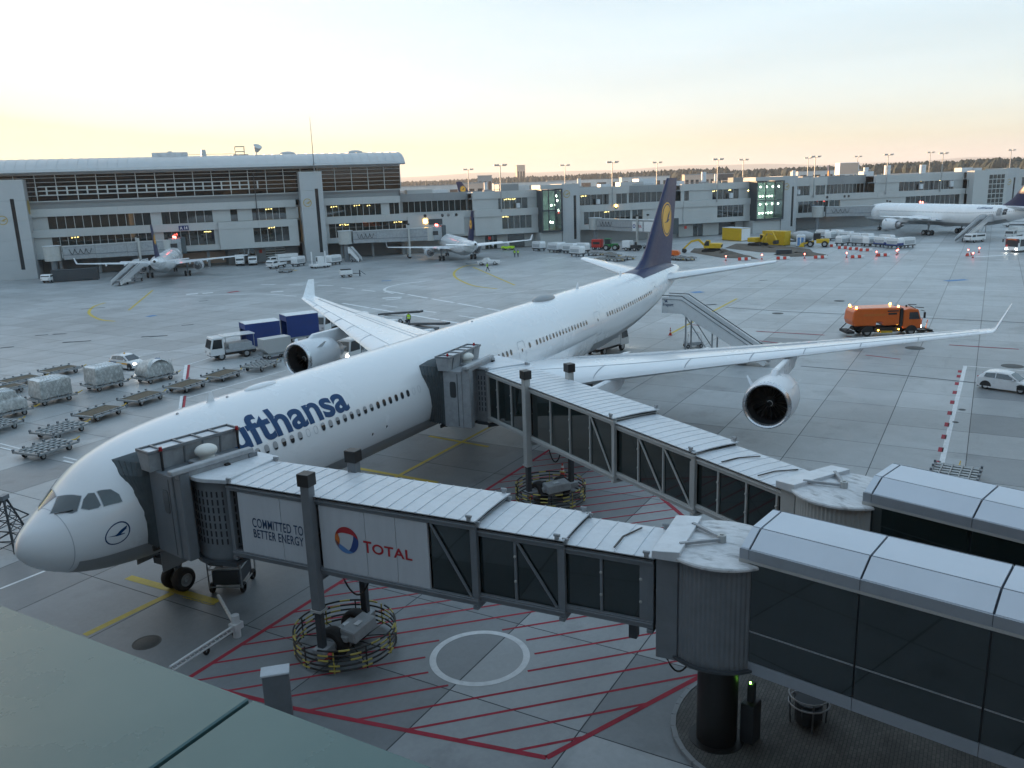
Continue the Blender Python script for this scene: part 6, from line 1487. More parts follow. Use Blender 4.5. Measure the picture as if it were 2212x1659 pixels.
def passenger_stairs(label, foot, top, z, w=1.6, truck=False, logo=None, roof=False):
    """foot and top: ground points (Vectors) under the lower and upper end"""
    v = top-foot; L = v.length; T = thing('passenger_stairs', label, 'stairs', foot, math.atan2(v.y, v.x))
    run_ = L*.80; n = max(8, int(z/.2)); st = MB()
    for i in range(n): st.box(run_*i/n, run_*(i+1.15)/n, -w/2+.06, w/2-.06, .35+(z-.35)*(i+1)/n-.05, .35+(z-.35)*(i+1)/n)
    st.build('treads', 'steel_grey', T)['kind'] = 'stuff'
    MB().box(run_,L,-w/2,w/2,z-.12,z).build('platform', 'steel_grey', T)
    for s in (-1, 1):
        MB().ext([(0,.1),(run_,z-.5),(L,z-.5),(L,z+1.05),(run_,z+1.05),(-.15,1.15),(-.2,.3)], s*w/2-.03, s*w/2+.03, 'y').build('side_panel', 'vehicle_white', T)
        MB().tube([(-.2,s*(w/2),1.3),(run_,s*(w/2),z+1.2),(L,s*(w/2),z+1.2)], .045, 6).build('handrail', 'steel_dark', T)
        MB().tube([(-.2,s*(w/2+.06),.95),(run_,s*(w/2+.06),z+.85),(L,s*(w/2+.06),z+.85)], .03, 6).build('trim_line', 'steel_grey', T)
    f = MB()
    for x in (run_*.62, run_*.95):
        zz = .35+(z-.5)*min(1, x/run_)
        for s in (-1, 1): f.bar((x,s*w*.42,.35),(x,s*w*.42,zz-.25),.12)
    f.bar((run_*.25,0,.5),(run_*.95,0,.5),.8,.25); f.bar((run_*.62,-w*.4,.5),(run_*.95,-w*.4,z-.8),.08); f.bar((run_*.62,w*.4,.5),(run_*.95,w*.4,z-.8),.08)
    f.build('undercarriage', 'machine_grey', T)
    wheels(T, [(run_*.3,-w*.42),(run_*.3,w*.42),(run_*.9,-w*.42),(run_*.9,w*.42)], .34, .22)
    if truck: MB().box(run_*.15,run_*.40,-w*.6,w*.6,.5,1.0).build('drive_unit', 'vehicle_white', T, bevel=.05)
    if logo:
        b_, wq = text_bm('Fraport', .42, .008); k1 = 1.05/wq
        decal('lettering', b_, lambda a, b: Vector((L-.15-a*k1, w/2+.05, z+.2+b)), 'print_navy', T)
        decal('star_mark', poly_bm([[(0,.0),(.12,.06),(.30,.02),(.18,.14),(.22,.34),(.08,.2),(-.12,.28),(-.02,.12)]]), lambda a, b: Vector((L-.35-a, w/2+.05, z+.52+b)), 'print_navy', T)
    return T
# rear stairs of the near airliner: platform at its aft door, running down towards the wing
tp_ = Vector((61.6,-3.2,0)); ft_ = G(1655,790)
d_ = (ft_-tp_); 
passenger_stairs('white passenger stairs with airport lettering at the rear door of the near airliner', ft_, Vector((61.9,-3.3,0)), 5.0, 1.7, True, True)
t45 = nose_at(104.8,123.2,17.7); s_ = Vector((t45[0],t45[1],0))
passenger_stairs('white covered passenger stairs at the tail of the narrow-body beside gate A 14', G(252,618), G(316,603), 3.3, 1.9, True)
passenger_stairs('white passenger stairs at the open rear door of the wide-body', G(2072,523), Vector((224.2,-29.6,0)), 4.6, 2.0)
passenger_stairs('small white boarding steps beside the slim stair tower', G(778,566), G(757,566), 2.6, 1.4)

# ---- pallet dollies
def dolly_proto(deck, label, group):
    T = thing('pallet_dolly', label, 'dolly', (0,0,0), 0, group)
    fr = MB().box(-1.65,1.65,-1.25,-1.13,.42,.56).box(-1.65,1.65,1.13,1.25,.42,.56).box(-1.65,-1.53,-1.25,1.25,.42,.56).box(1.53,1.65,-1.25,1.25,.42,.56).box(-1.6,1.6,-.1,.1,.34,.5).box(-1.0,-.85,-1.2,1.2,.36,.46).box(.85,1.0,-1.2,1.2,.36,.46)
    fr.build('frame', 'machine_grey' if deck == 'wood_deck' else 'galv', T)
    npl = 9 if deck == 'wood_deck' else 7
    for i in range(npl):
        hw_ = .155 if npl == 9 else .12; x = -1.38+i*2.76/(npl-1); MB().box(x-hw_,x+hw_,-1.1,1.1,.5,.56).build('deck_plank', deck, T)
    rl = MB()
    for y in ((-.75,-.25,.25,.75) if deck == 'galv' else (-.95,.95)): rl.cyl((-1.5,y,.59),(1.5,y,.59),.045,n=8)
    rl.build('rollers', 'galv', T)['kind'] = 'stuff'
    for x in (-1.6,-.8,0,.8,1.6):
        for y in (-1.2,1.2): MB().box(x-.07,x+.07,y-.06,y+.06,.56,.70).build('corner_stop', 'steel_grey', T)
    MB().bar((1.6,0,.42),(2.45,0,.32),.09).bar((2.4,0,.32),(2.75,0,.45),.06).build('drawbar', 'yellow_paint', T)
    wheels(T, [(-1.05,-.85),(-1.05,.85),(1.05,-.85),(1.05,.85)], .22, .16)
    return T
TR = heading((133,940),(483,822))
TR2 = heading((113,868),(335,818))
LBL = 'empty roller pallet dolly with %s in the train of dollies beside the nose'
d0 = dolly_proto('wood_deck', 'x', 'empty pallet dollies beside the airliner')
d1 = dolly_proto('galv', 'x', 'empty pallet dollies beside the airliner')
spots = [((405,841),d0,'brown planks behind the red and white stand line'),((310,868),d0,'brown planks, third of its train from the bare metal pair'),((217,901),d0,'brown planks coupled to a bare metal dolly'),
         ((483,818),d0,'brown planks next to the engine-side metal dolly'),((565,797),d1,'bare metal deck nearest the far engine'),((133,938),d1,'bare metal deck ahead of the brown ones'),((103,980),d1,'bare metal deck and raised drawbar, last of its train'),
         ((132,808),d0,'dark deck alone beside the white striped hatchback'),((45,830),d0,'dark deck behind the wrapped cargo'),((-12,932),d1,'bare metal deck cut by the frame edge'),((10,850),d0,'dark deck between the dark dolly and wrapped cargo')]
usedp = set()
for (px, py), pr, nm in spots:
    p = G(px, py); lb = 'empty pallet dolly, '+nm
    rz = TR if px not in (132,45,10) else TR2+.05
    if pr.name not in usedp: usedp.add(pr.name); pr.location = p; pr.rotation_euler.z = rz; pr['label'] = lb
    else: dup(pr, p, rz, lb)
TW = dolly_proto('galv', 'stack of two pallet dollies with yellow drawbar at the foot of the white stand line', 'x'); TW.location = G(2060,1043); TW.rotation_euler.z = heading((2040,1045),(2065,990)); del TW['group']
# wrapped cargo on dollies
def lumpy(rings, seed):
    random.seed(seed); return [[(x+random.uniform(-.05,.05), y+random.uniform(-.05,.05), z+random.uniform(-.03,.03)) for x, y, z in r] for r in rings]
def cargo(loc, rz, label, seed, kind, short=''):
    base = dolly_proto('galv', 'pallet dolly under the '+short, 'loaded pallet dollies'); base.location = loc; base.rotation_euler.z = rz
    T = thing('cargo_pallet', label, 'cargo', (loc.x, loc.y, .62), rz, 'wrapped cargo pallets'); T.scale = (.86,.9,.98)
    def rect(a, b, z, n=7):
        o = []
        for i in range(n): o.append((-a+2*a*i/n,-b,z))
        for i in range(n): o.append((a,-b+2*b*i/n,z))
        for i in range(n): o.append((a-2*a*i/n,b,z))
        for i in range(n): o.append((-a,b-2*b*i/n,z))
        return o
    hgt = {'box':1.55,'round':1.5,'step':1.6}[kind]
    if kind == 'box': prof = [(1.5,1.15,0),(1.55,1.2,.3),(1.5,1.17,.8),(1.52,1.16,1.3),(1.46,1.1,hgt)]
    elif kind == 'round': prof = [(1.5,1.15,0),(1.6,1.22,.3),(1.5,1.15,.75),(1.25,.98,1.15),(.85,.7,hgt-.08),(.3,.3,hgt)]
    else: prof = [(1.5,1.15,0),(1.5,1.15,.7),(1.3,1.0,.95),(.95,.8,1.0),(.8,.75,1.5),(.7,.65,hgt)]
    MB().loft(lumpy([rect(a, b, z) for a, b, z in prof], seed), True, True).build('wrapped_load', 'cargo_wrap', T, smooth=.9)
    if kind != 'round': MB().loft(lumpy([rect(prof[-1][0]+.04, prof[-1][1]+.04, hgt-.12), rect(prof[-1][0]+.05, prof[-1][1]+.05, hgt+.01), rect(prof[-1][0]*.7, prof[-1][1]*.7, hgt+.12), rect(.2,.2,hgt+.16)], seed+1), False, True).build('top_sheet', 'cargo_top', T, smooth=.9)
    else:
        MB().loft([[(1.35*math.sin(a)*(.9 if k else 1)-.0, -1.17+k*.9, .35+1.17*math.cos(a)) for a in [rad(-70+14*i) for i in range(11)]] for k in (0, 1)], close=False).build('top_sheet', 'cargo_top', T, smooth=.9)
        MB().ell((.55,.1,.95), .75,.8,.58, 14, 8).build('blue_sheet', 'cargo_blue', T, smooth=1)
    nt_ = MB(); a, b, _ = prof[1]
    for i in range(8):
        x = -a+2*a*i/8
        for s in (-1, 1): nt_.tube([(x,s*(b+.05),.05),(min(a,x+2*a/8*2),s*(prof[-2][1]+.09 if kind != 'round' else b*.93),prof[-2][2])], .014, 4); nt_.tube([(x+2*a/8*2 if x+2*a/8*2 < a else a,s*(b+.05),.05),(x,s*(prof[-2][1]+.09 if kind != 'round' else b*.93),prof[-2][2])], .014, 4)
    if kind != 'round':
        for i in range(9):
            x = -prof[-1][0]+prof[-1][0]*2*i/8; nt_.tube([(x,-prof[-1][1]-.05,hgt+.03),(x*.7,-prof[-1][1]*.7,hgt+.15),(x*.7,prof[-1][1]*.7,hgt+.15),(x,prof[-1][1]+.05,hgt+.03)], .014, 4)
    nt_.build('cargo_net', 'net', T)['kind'] = 'stuff'
    random.seed(seed+9)
cargo(G(228,838), TR2, 'grey wrapped box-shaped cargo load with flat white top sheet', 21, 'box', 'grey box-shaped load with flat white top')
cargo(G(113,868), TR2, 'dark grey wrapped cargo load with white top between two netted loads', 22, 'box', 'dark grey load between two netted loads')
cargo(G(336,822), TR2, 'domed netted cargo load with a blue sheet beside the striped hatchback', 23, 'round', 'domed load with blue sheet')
cargo(G(14,900), TR2, 'stepped grey wrapped cargo load cut by the frame edge', 24, 'step', 'stepped grey load at the frame edge')
random.seed(5)
# couplings between the loaded dollies
# silver container on a dolly and blue canvas trailers
p = G(596,772); rzt = heading((640,764),(570,776))
t = thing('container_dolly', 'silver aircraft container with one slanted corner on a dolly behind the baggage tractor', 'container', p, rzt)
MB().ext([(-1.55,.6),(1.1,.6),(1.55,1.1),(1.55,2.2),(-1.55,2.2)], -.75, .75, 'y').build('container', 'roof_metal', t, bevel=.03); MB().box(-1.6,1.6,-.8,.8,.42,.58).build('frame', 'galv', t)
MB().box(-1.2,.2,-.77,-.75,1.3,1.9).build('label_plate', 'vehicle_white', t)
wheels(t, [(-1.0,-.6),(-1.0,.6),(1.0,-.6),(1.0,.6)], .22, .16); MB().bar((1.5,0,.45),(2.5,0,.4),.08).build('drawbar', 'galv', t)
def blue_trailer(loc, rz, label):
    T = thing('canvas_trailer', label, 'trailer', loc, rz, 'blue canvas baggage trailers')
    MB().box(-1.9,1.9,-1.2,1.2,.5,.68).build('frame', 'galv', T)
    MB().box(-1.9,1.9,-1.22,-1.17,.68,3.2).box(-1.9,1.9,1.17,1.22,.68,3.2).box(-1.92,-1.87,-1.2,1.2,.68,3.2).build('canvas_side', 'blue_canvas', T)
    MB().box(1.86,1.92,-1.2,1.2,2.55,3.2).build('rolled_flap', 'blue_canvas', T); MB().hexa([(-1.95,-1.26,3.2),(1.95,-1.26,3.2),(1.95,1.26,3.2),(-1.95,1.26,3.2),(-1.95,-.6,3.32),(1.95,-.6,3.32),(1.95,.6,3.32),(-1.95,.6,3.32)]).build('roof_sheet', 'cargo_top', T, bevel=.03)
    f = MB()
    for x in (-1.85,1.85):
        for y in (-1.14,1.14): f.bar((x,y,.6),(x,y,3.2),.07)
    f.build('corner_post', 'galv', T); wheels(T, [(-1.2,-.9),(-1.2,.9),(1.2,-.9),(1.2,.9)], .3, .2); MB().bar((1.9,0,.55),(2.9,0,.45),.09).build('drawbar', 'galv', T)
    return T
rb_ = heading((620,742),(545,752))
blue_trailer(G(566,755), rb_, 'blue canvas baggage trailer with open end behind the white baggage tractor')
blue_trailer(G(650,735), rb_, 'blue canvas baggage trailer with open end beside the far engine')
# apron service frame by the stairs, high loader and belt loader beyond the fuselage
t = thing('equipment_stand', 'small white tubular equipment frame beside the rear stairs', 'equipment frame', G(1497,750), heading((1480,752),(1515,750)))
f = MB()
for x in (-.8,.8):
    for y in (-.5,.5): f.tube([(x*1.1,y,.2),(x*.8,y,1.5)], .045, 6)
f.tube([(-.64,-.5,1.5),(.64,-.5,1.5),(.64,.5,1.5),(-.64,.5,1.5),(-.64,-.5,1.5)], .045, 6); f.build('frame', 'vehicle_white', t); MB().box(-.8,.8,-.45,.45,.25,.6).build('tray', 'vehicle_grey', t); wheels(t, [(-.7,-.5),(-.7,.5),(.7,-.5),(.7,.5)], .2, .12)
t = thing('belt_loader', 'low white belt loader with grey belt beyond the fuselage', 'belt loader', G(862,697), heading((835,697),(890,700)))
MB().box(-2.2,1.2,-.8,.8,.4,.9).build('chassis', 'vehicle_white', t, bevel=.05); MB().hexa([(-3,-.4,.9),(3.6,-.4,1.5),(3.6,.4,1.5),(-3,.4,.9),(-3,-.4,1.1),(3.6,-.4,1.75),(3.6,.4,1.75),(-3,.4,1.1)]).build('belt', 'steel_dark', t); wheels(t, [(-1.5,-.7),(-1.5,.7),(.8,-.7),(.8,.7)], .34, .22)
t = thing('belt_loader', 'dark belt loader close to the fuselage crown beyond the wing', 'belt loader', G(925,722), heading((905,720),(945,726)))
MB().box(-2.2,1.2,-.8,.8,.4,.9).build('chassis', 'steel_grey', t, bevel=.05); MB().hexa([(-3,-.4,.9),(3.6,-.4,1.5),(3.6,.4,1.5),(-3,.4,.9),(-3,-.4,1.1),(3.6,-.4,1.75),(3.6,.4,1.75),(-3,.4,1.1)]).build('belt', 'steel_dark', t); wheels(t, [(-1.5,-.7),(-1.5,.7),(.8,-.7),(.8,.7)], .34, .22)
# pushback tug
t = thing('tow_tractor', 'low white aircraft tow tractor behind the walking worker', 'tow tractor', G(1056,572), heading((1030,572),(1085,571)))
MB().ext([(-2.3,.35),(-2.4,.9),(-1.2,1.0),(-1.0,1.5),(-.1,1.5),(.2,1.05),(2.3,.95),(2.4,.4)], -1.1, 1.1, 'y').build('body', 'vehicle_white', t, bevel=.08); MB().box(-.95,-.15,-1.0,1.0,1.1,1.42).build('cab_window', 'window_dark', t); wheels(t, [(-1.5,-.95),(-1.5,.95),(1.5,-.95),(1.5,.95)], .42, .3)
MB().bar((-2.3,0,.5),(-5.2,.3,.4),.12).build('tow_bar', 'steel_grey', t)

# ---- people
def person(loc, rz, label, pose='stand', top='hivis'):
    me = bpy.data.meshes.new('person'); st = {'stand':(.10,-.05),'walk':(.34,-.30)}[pose]
    V = [(0,0,.95),(0,0,1.2),(.0,0,1.42),(.01,0,1.54),(.03,0,1.70),
         (0,.10,.90),(st[0]*.6,.11,.50),(st[0],.11,.08),(st[0]+.16,.12,.05),(0,-.10,.90),(st[1]*.3+.06,-.11,.50),(st[1],-.11,.08),(st[1]+.16,-.12,.05),
         (0,.19,1.42),(-.04-st[0]*.2,.25,1.14),(.10-st[0]*.2,.26,.90),(.13-st[0]*.2,.25,.80),(0,-.19,1.42),(.02+st[0]*.3,-.25,1.14),(.16+st[0]*.3,-.24,.92),(.2+st[0]*.3,-.23,.83)]
    Ed = [(0,1),(1,2),(2,3),(3,4),(0,5),(5,6),(6,7),(7,8),(0,9),(9,10),(10,11),(11,12),(2,13),(13,14),(14,15),(15,16),(2,17),(17,18),(18,19),(19,20)]
    R_ = [.15,.15,.16,.06,.10,.10,.075,.05,.04,.10,.075,.05,.04,.075,.055,.045,.04,.075,.055,.045,.04]
    me.from_pydata(V, Ed, []); o = put('person', me, None, loc, rz); tag(o, label, 'person'); me.materials.append(M['cloth_dark'])
    sk = o.modifiers.new('skin', 'SKIN')
    if not me.skin_vertices: 
        bm = bmesh.new(); bm.from_mesh(me); bm.verts.layers.skin.verify(); bm.to_mesh(me); bm.free()
    for i, v in enumerate(me.skin_vertices[0].data): v.radius = (R_[i], R_[i]); v.use_root = (i == 0)
    o.modifiers.new('sub', 'SUBSURF').levels = 1
    MB().loft([[(.17*k*math.cos(2*PI*i/16), .225*k*math.sin(2*PI*i/16), z) for i in range(16)] for k, z in ((1.0,.92),(1.02,1.15),(1.06,1.36),(.62,1.48))], False, False).build('vest', top, o, smooth=.8)
    MB().loft([[(.173*k*math.cos(2*PI*i/16), .229*k*math.sin(2*PI*i/16), z) for i in range(16)] for k, z in ((1.012,1.05),(1.02,1.11))], False, False).build('reflective_band', 'paint_white', o)
    MB().ell((.04,0,1.66), .095,.08,.125, 14, 10).ell((.13,0,1.655), .02,.015,.02, 6, 4).build('head', 'skin', o, smooth=1)
    MB().ell((.02,0,1.70), .105,.088,.11, 14, 8, z0=-.2).build('hair', 'hair', o, smooth=1)
    for s in (-1, 1): MB().ell((st[0]+.07 if s > 0 else st[1]+.07,s*.115,.06), .15,.06,.06, 8, 6).build('shoe', 'rubber', o, smooth=1)
    return o
person(G(1053,586), heading((1053,586),(1075,586)), 'worker in yellow-green vest walking on the apron in front of the tow tractor', 'walk')
person(G(1112,555), heading((1112,555),(1100,560)), 'left of two workers in yellow-green vests standing together near the pier')
person(G(1119,555), heading((1112,555),(1125,560)), 'right of two workers in yellow-green vests standing together near the pier')
person(G(884,704), rad(200), 'worker in yellow-green vest beside the belt loader beyond the fuselage')
person(G(607,772), rad(120), 'worker in yellow-green vest between the silver container and the far engine')

# ------------------------------------------------------------------ building site, baggage carts and equipment by the far terminal
def c3(x, y): return G(x/3+1474.6, y/3+274.3)
def c2(x, y): return G(x/3+737.3, y/3+274.3)
def barrier(loc, rz, label):
    T = thing('road_barrier', label, 'barrier', loc, rz, 'red and white barriers round the building site')
    for i in range(4): MB().ext([(-.28,0),(-.22,.3),(-.1,.6),(.1,.6),(.22,.3),(.28,0)], -1.3+i*.65+.01, -.65+i*.65-.01, 'y').build('block', ('cone_white','cone_red')[i % 2], T, bevel=.05)
    return T
bz = heading((1600,560),(1850,556))+PI/2
BL = [((400,864),'before the tracked excavator with its arm down'),((650,858),'at the near wing tailplane tip'),((893,852),'in the middle of the long front row'),((1133,849),'second from the double lamp in the front row'),((1300,838),'next to the double red lamp')]
for (x, y), nm in BL: barrier(c3(x, y), bz+random.uniform(-.1,.1), 'low red and white barrier '+nm)
for (x, y), nm in [((955,777),'beside the wheel loader'),((1045,790),'first of three before the carts'),((1117,797),'middle of three before the carts'),((1187,805),'last of three before the carts')]: barrier(c3(x, y), bz-.35, 'low red and white barrier '+nm)
barrier(c3(1858,834), bz+.9, 'low red and white barrier lying between three red lamps near the bus')
cl = [((280,866),'under the tracked excavator'),((513,858),'right of the first front barrier'),((790,852),'left of the middle front barrier'),((1062,846),'right of the middle front barrier'),((1255,838),'left of the last front barrier'),((1386,830),'left one of a pair by the carts'),((1394,824),'right one of a pair by the carts'),((1848,826),'left of three near the bus'),((1920,814),'upper of three near the bus'),((1880,848),'lower of three near the bus')]
for (x, y), nm in cl: cone(c3(x, y), 'site cone with glowing red lamp, '+nm, True, 'red-lamp cones round the building site', .8)

def container(loc, rz, label, m, L=6.0, W=2.5, H=2.7, end=None):
    T = thing('site_container', label, 'container', loc, rz); n = 24
    MB().box(-L/2,L/2,-W/2,W/2,.1,H).build('shell', m, T, bevel=.04); rb = MB()
    for i in range(n): rb.box(-L/2+.1+(L-.2)*i/n,-L/2+.1+(L-.2)*(i+.5)/n,-W/2-.03,W/2+.03,.3,H-.2)
    rb.build('corrugation', m, T); MB().box(-L/2-.04,L/2+.04,-W/2-.04,W/2+.04,H-.02,H+.08).build('roof', m if not end else 'roof_white', T)
    if end: MB().box(-L/2-.06,-L/2,-W/2+.1,W/2-.1,.2,H-.1).build('end_door', end, T)
    for x in (-L/2+.2,L/2-.2): MB().box(x-.15,x+.15,-W/2,W/2,0,.1).build('foot', 'steel_dark', T)
p0 = c3(345,735); container(p0, heading((1640,517),(1570,512))+0.0, 'bright yellow container with white end wall on the building site', 'yellow_paint', 8.2, 3.0, 3.4, 'vehicle_white')
container(c3(605,765), heading((1700,529),(1650,527)), 'olive yellow skip container beside the concrete mixer', 'yellow_paint', 6.4, 2.6, 3.4)
container(G(165,606), heading((127,608),(207,603)), 'dark grey container row at the foot of the wide tower', 'steel_dark', 9, 2.4, 2.4)

def excavator(loc, rz, label, raised):
    T = thing('excavator', label, 'excavator', loc, rz)
    for s in (-1, 1):
        MB().ext([(1.9*math.cos(a)+(0), .45+.45*math.sin(a)) if False else (math.copysign(1.5, math.cos(a))+.45*math.cos(a), .45+.45*math.sin(a)) for a in [2*PI*i/20 for i in range(20)]], s*1.3-.25, s*1.3+.25, 'y').build('track', 'rubber', T)
    MB().box(-1.2,1.2,-1.0,1.0,.4,.9).cyl((0,0,.9),(0,0,1.1),.8,n=16).build('undercarriage', 'chassis', T)
    MB().ext([(-2.3,1.1),(-2.4,2.0),(-2.1,2.2),(.2,2.2),(.2,1.1)], -1.3, 1.3, 'y').build('body', 'yellow_paint', T, bevel=.08)
    MB().ext([(.1,1.1),(.1,2.95),(1.0,2.95),(1.55,2.1),(1.55,1.1)], .35, 1.3, 'y').build('cab', 'yellow_paint', T, bevel=.05); MB().ext([(.3,1.7),(.3,2.8),(.95,2.8),(1.4,2.05),(1.4,1.7)], .32, 1.33, 'y').build('cab_window', 'window_dark', T)
    MB().box(-2.43,-2.38,-1.0,-.2,1.4,1.9).box(-2.43,-2.38,.2,1.0,1.4,1.9).build('rear_grille', 'chassis', T)
    k = [(1.3,0,1.5),(2.6,0,3.5),(4.4,0,3.6),(5.8,0,1.7),(5.6,0,.6)] if raised else [(1.3,0,1.5),(2.9,0,3.0),(4.6,0,2.6),(6.4,0,.9),(5.9,0,.3)]
    MB().bar(k[0],k[1],.35,.5).bar(k[1],k[2],.35,.45).build('boom', 'yellow_paint', T); MB().bar(k[2],k[3],.3,.35).build('stick', 'yellow_paint', T)
    MB().ext([(k[3][0]-.5,k[3][2]),(k[3][0]+.2,k[3][2]+.1),(k[3][0]+.3,k[3][2]-.7),(k[3][0]-.4,k[3][2]-.9),(k[3][0]-.8,k[3][2]-.5)], -.5, .5, 'y').build('bucket', 'chassis', T); MB().bar((1.6,0,1.9),(k[1][0]+.4,0,k[1][2]-.1),.12).bar(k[1],(k[3][0]-.6,0,k[3][2]+1.2),.1).build('hydraulic_ram', 'bare_metal', T)
excavator(c3(185,815), heading((1545,545),(1490,545)), 'yellow tracked excavator reaching left with its arm down on the building site', False)
excavator(c3(488,775), heading((1625,532),(1690,536)), 'yellow tracked excavator with folded arm beside the bright yellow container', True)
t = thing('wheel_loader', 'yellow wheel loader between the excavators and the baggage carts', 'wheel loader', c3(872,777), heading((1770,533),(1735,533)))
MB().box(-2.6,.2,-1.0,1.0,.9,1.9).build('engine_cover', 'yellow_paint', t, bevel=.08); MB().box(-.6,.9,-.8,.8,1.6,3.2).build('cab', 'chassis', t, bevel=.05); MB().bar((.8,-.6,1.4),(3.2,-.6,.7),.2,.3).bar((.8,.6,1.4),(3.2,.6,.7),.2,.3).build('lift_arm', 'yellow_paint', t)
MB().ext([(2.9,.1),(3.0,1.2),(3.6,.9),(4.1,.1)], -1.3, 1.3, 'y').build('bucket', 'yellow_paint', t); wheels(t, [(-1.7,-1.0),(-1.7,1.0),(1.5,-1.0),(1.5,1.0)], .72, .5)
t = thing('mixer_truck', 'white concrete mixer truck behind the white site cabin', 'mixer truck', c3(745,765), heading((1745,528),(1700,527)))
MB().box(-3.8,2.6,-.6,.6,.8,1.1).build('chassis', 'chassis', t); MB().ext([(2.2,.7),(2.2,2.9),(3.6,2.8),(3.9,1.7),(3.9,.7)], -1.2, 1.2, 'y').build('cab', 'vehicle_white', t, bevel=.08); MB().box(3.3,3.85,-1.1,1.1,1.8,2.6).build('windscreen', 'window_dark', t)
MB().lathe([(.3,-3.9),(.8,-3.5),(1.25,-2.0),(1.25,-.4),(.8,1.4),(.4,1.9)], (0,0,2.2), 'x', 20).build('drum', 'vehicle_grey', t, smooth=.6); wheels(t, [(2.9,-1.0),(2.9,1.0),(-1.2,-1.0),(-1.2,1.0),(-2.5,-1.0),(-2.5,1.0)], .5, .32)
for k, (x, nm) in enumerate(((752,'with blue door beside its white twin'),(776,'with blue panel beside the wheel loader'))):
    t = thing('site_toilet', 'narrow white portable cabin '+nm, 'site cabin', c3(x,775), heading((1745,534),(1720,534)))
    MB().box(-.55,.55,-.55,.55,.1,2.7).build('cabin', 'vehicle_white', t, bevel=.06); MB().box(-.57,-.54,-.3,.3,.3,2.2).box(-.3,.3,.54,.57,.3,2.2).build('door', 'print_lightblue', t); MB().ell((0,0,2.68), .55,.55,.2, 12, 6).build('roof', 'roof_white', t, smooth=1); MB().box(-.6,.6,-.6,.6,0,.1).build('skid', 'steel_dark', t)
sm_ = MB(); random.seed(31)
def soil(pts, h, name, label):
    P_ = [G(*q) for q in pts]; c = sum(P_, Vector())/len(P_); n = 6; mb = MB(); rings = []
    for k in range(n+1):
        q = k/n; rings.append([(c.x+(p.x-c.x)*(1-q)+random.uniform(-.4,.4)*(k > 0), c.y+(p.y-c.y)*(1-q)+random.uniform(-.4,.4)*(k > 0), (.0 if k == 0 else h*(.4+.6*math.sin(q*PI*.5))*random.uniform(.5,1.3))) for p in P_])
    o = mb.loft(rings, False, True).build(name, 'soil', smooth=1.5); tag(o, label, 'soil', kind='stuff'); return o
def dens(pts, k=4):
    o = []
    for a, b in zip(pts, pts[1:]+pts[:1]): o += [(a[0]+(b[0]-a[0])*i/k, a[1]+(b[1]-a[1])*i/k) for i in range(k)]
    return o
soil(dens([(1490,545),(1560,557),(1640,560),(1600,548),(1560,538),(1500,536)]), .5, 'soil_heap', 'dark dug soil around the excavator with its arm down')
soil(dens([(1565,536),(1640,545),(1760,548),(1750,538),(1660,528),(1590,526)]), .35, 'soil_heap', 'brown levelled soil in front of the second excavator')
soil(dens([(1670,550),(1710,555),(1790,552),(1750,545),(1700,543)]), .4, 'soil_heap', 'flat dark soil patch behind the front barriers')
t = thing('trench_plates', 'dark stack of steel plates on the soil behind the front barriers', 'steel plates', c3(655,828), bz)
for i in range(3): MB().box(-.7+.1*i,.9-.1*i,-1.6,1.6,.2+.32*i,.46+.32*i).build('plate', 'steel_dark', t)

def cart_proto():
    T = thing('baggage_cart', 'x', 'baggage cart', (0,0,0), 0, 'covered baggage carts in rows')
    MB().box(-1.5,1.5,-.75,.75,.4,.55).build('frame', 'steel_dark', T)
    MB().ext([(-1.45,.56),(-1.5,1.5),(-1.3,1.85),(1.3,1.85),(1.5,1.5),(1.45,.56)], -.74, .74, 'y').build('cover', 'vehicle_white', T, bevel=.06)
    MB().box(-1.2,1.2,-.765,-.73,.75,1.35).build('curtain', 'vehicle_grey', T)
    wheels(T, [(-1.0,-.6),(-1.0,.6),(1.0,-.6),(1.0,.6)], .2, .14); MB().bar((1.5,0,.4),(2.2,0,.35),.07).build('drawbar', 'steel_dark', T)
    return T
cp = cart_proto(); first = True
rows = [((905,722),0,'behind the wheel loader'),((960,735),0,'second in the rear row by the site'),((1000,722),0,'in the rear row beyond the three barriers'),((1060,735),0,'in the rear row before the white truck'),((1115,748),0,'in the middle row by the three barriers'),((1035,768),0,'at the site end of the front row'),((1140,768),0,'second of the front row'),((1215,772),0,'third of the front row'),((1290,778),1,'with blue lower side in the front row'),((1370,786),1,'with blue lower side next to the last cart'),((1450,782),0,'at the airliner end of the front row'),((1190,750),0,'in the middle row'),((1320,762),0,'behind the two blue ones')]
for (x, y), bl_, nm in rows:
    lb = 'white covered baggage cart '+nm; hz = heading((1830,532),(1960,540))+random.uniform(-.25,.25)+PI/2*(random.random() < .3)
    if first: o = cp; o.location = c3(x, y); o.rotation_euler.z = hz; o['label'] = lb; first = False
    else: o = dup(cp, c3(x, y), hz, lb)
    o.scale = (1.15,1.15,1.25)
    if bl_: MB().box(-1.48,1.48,-.76,.76,.56,1.0).build('blue_side', 'blue_canvas', o)
for (x, y), nm in [((1280,802),'alone left of the pier cart row'),((1385,812),'first of the pier row by the slim gold-ring tower'),((1410,808),'behind the first of the pier row'),((1480,818),'middle of the pier row'),((1560,815),'last of the pier row'),((1530,838),'low one in front of the pier row')]:
    o = dup(cp, c2(x, y), heading((1180,545),(1270,550))+random.uniform(-.2,.2), 'white covered baggage cart '+nm); o.scale = (1.2,1.2,1.3)
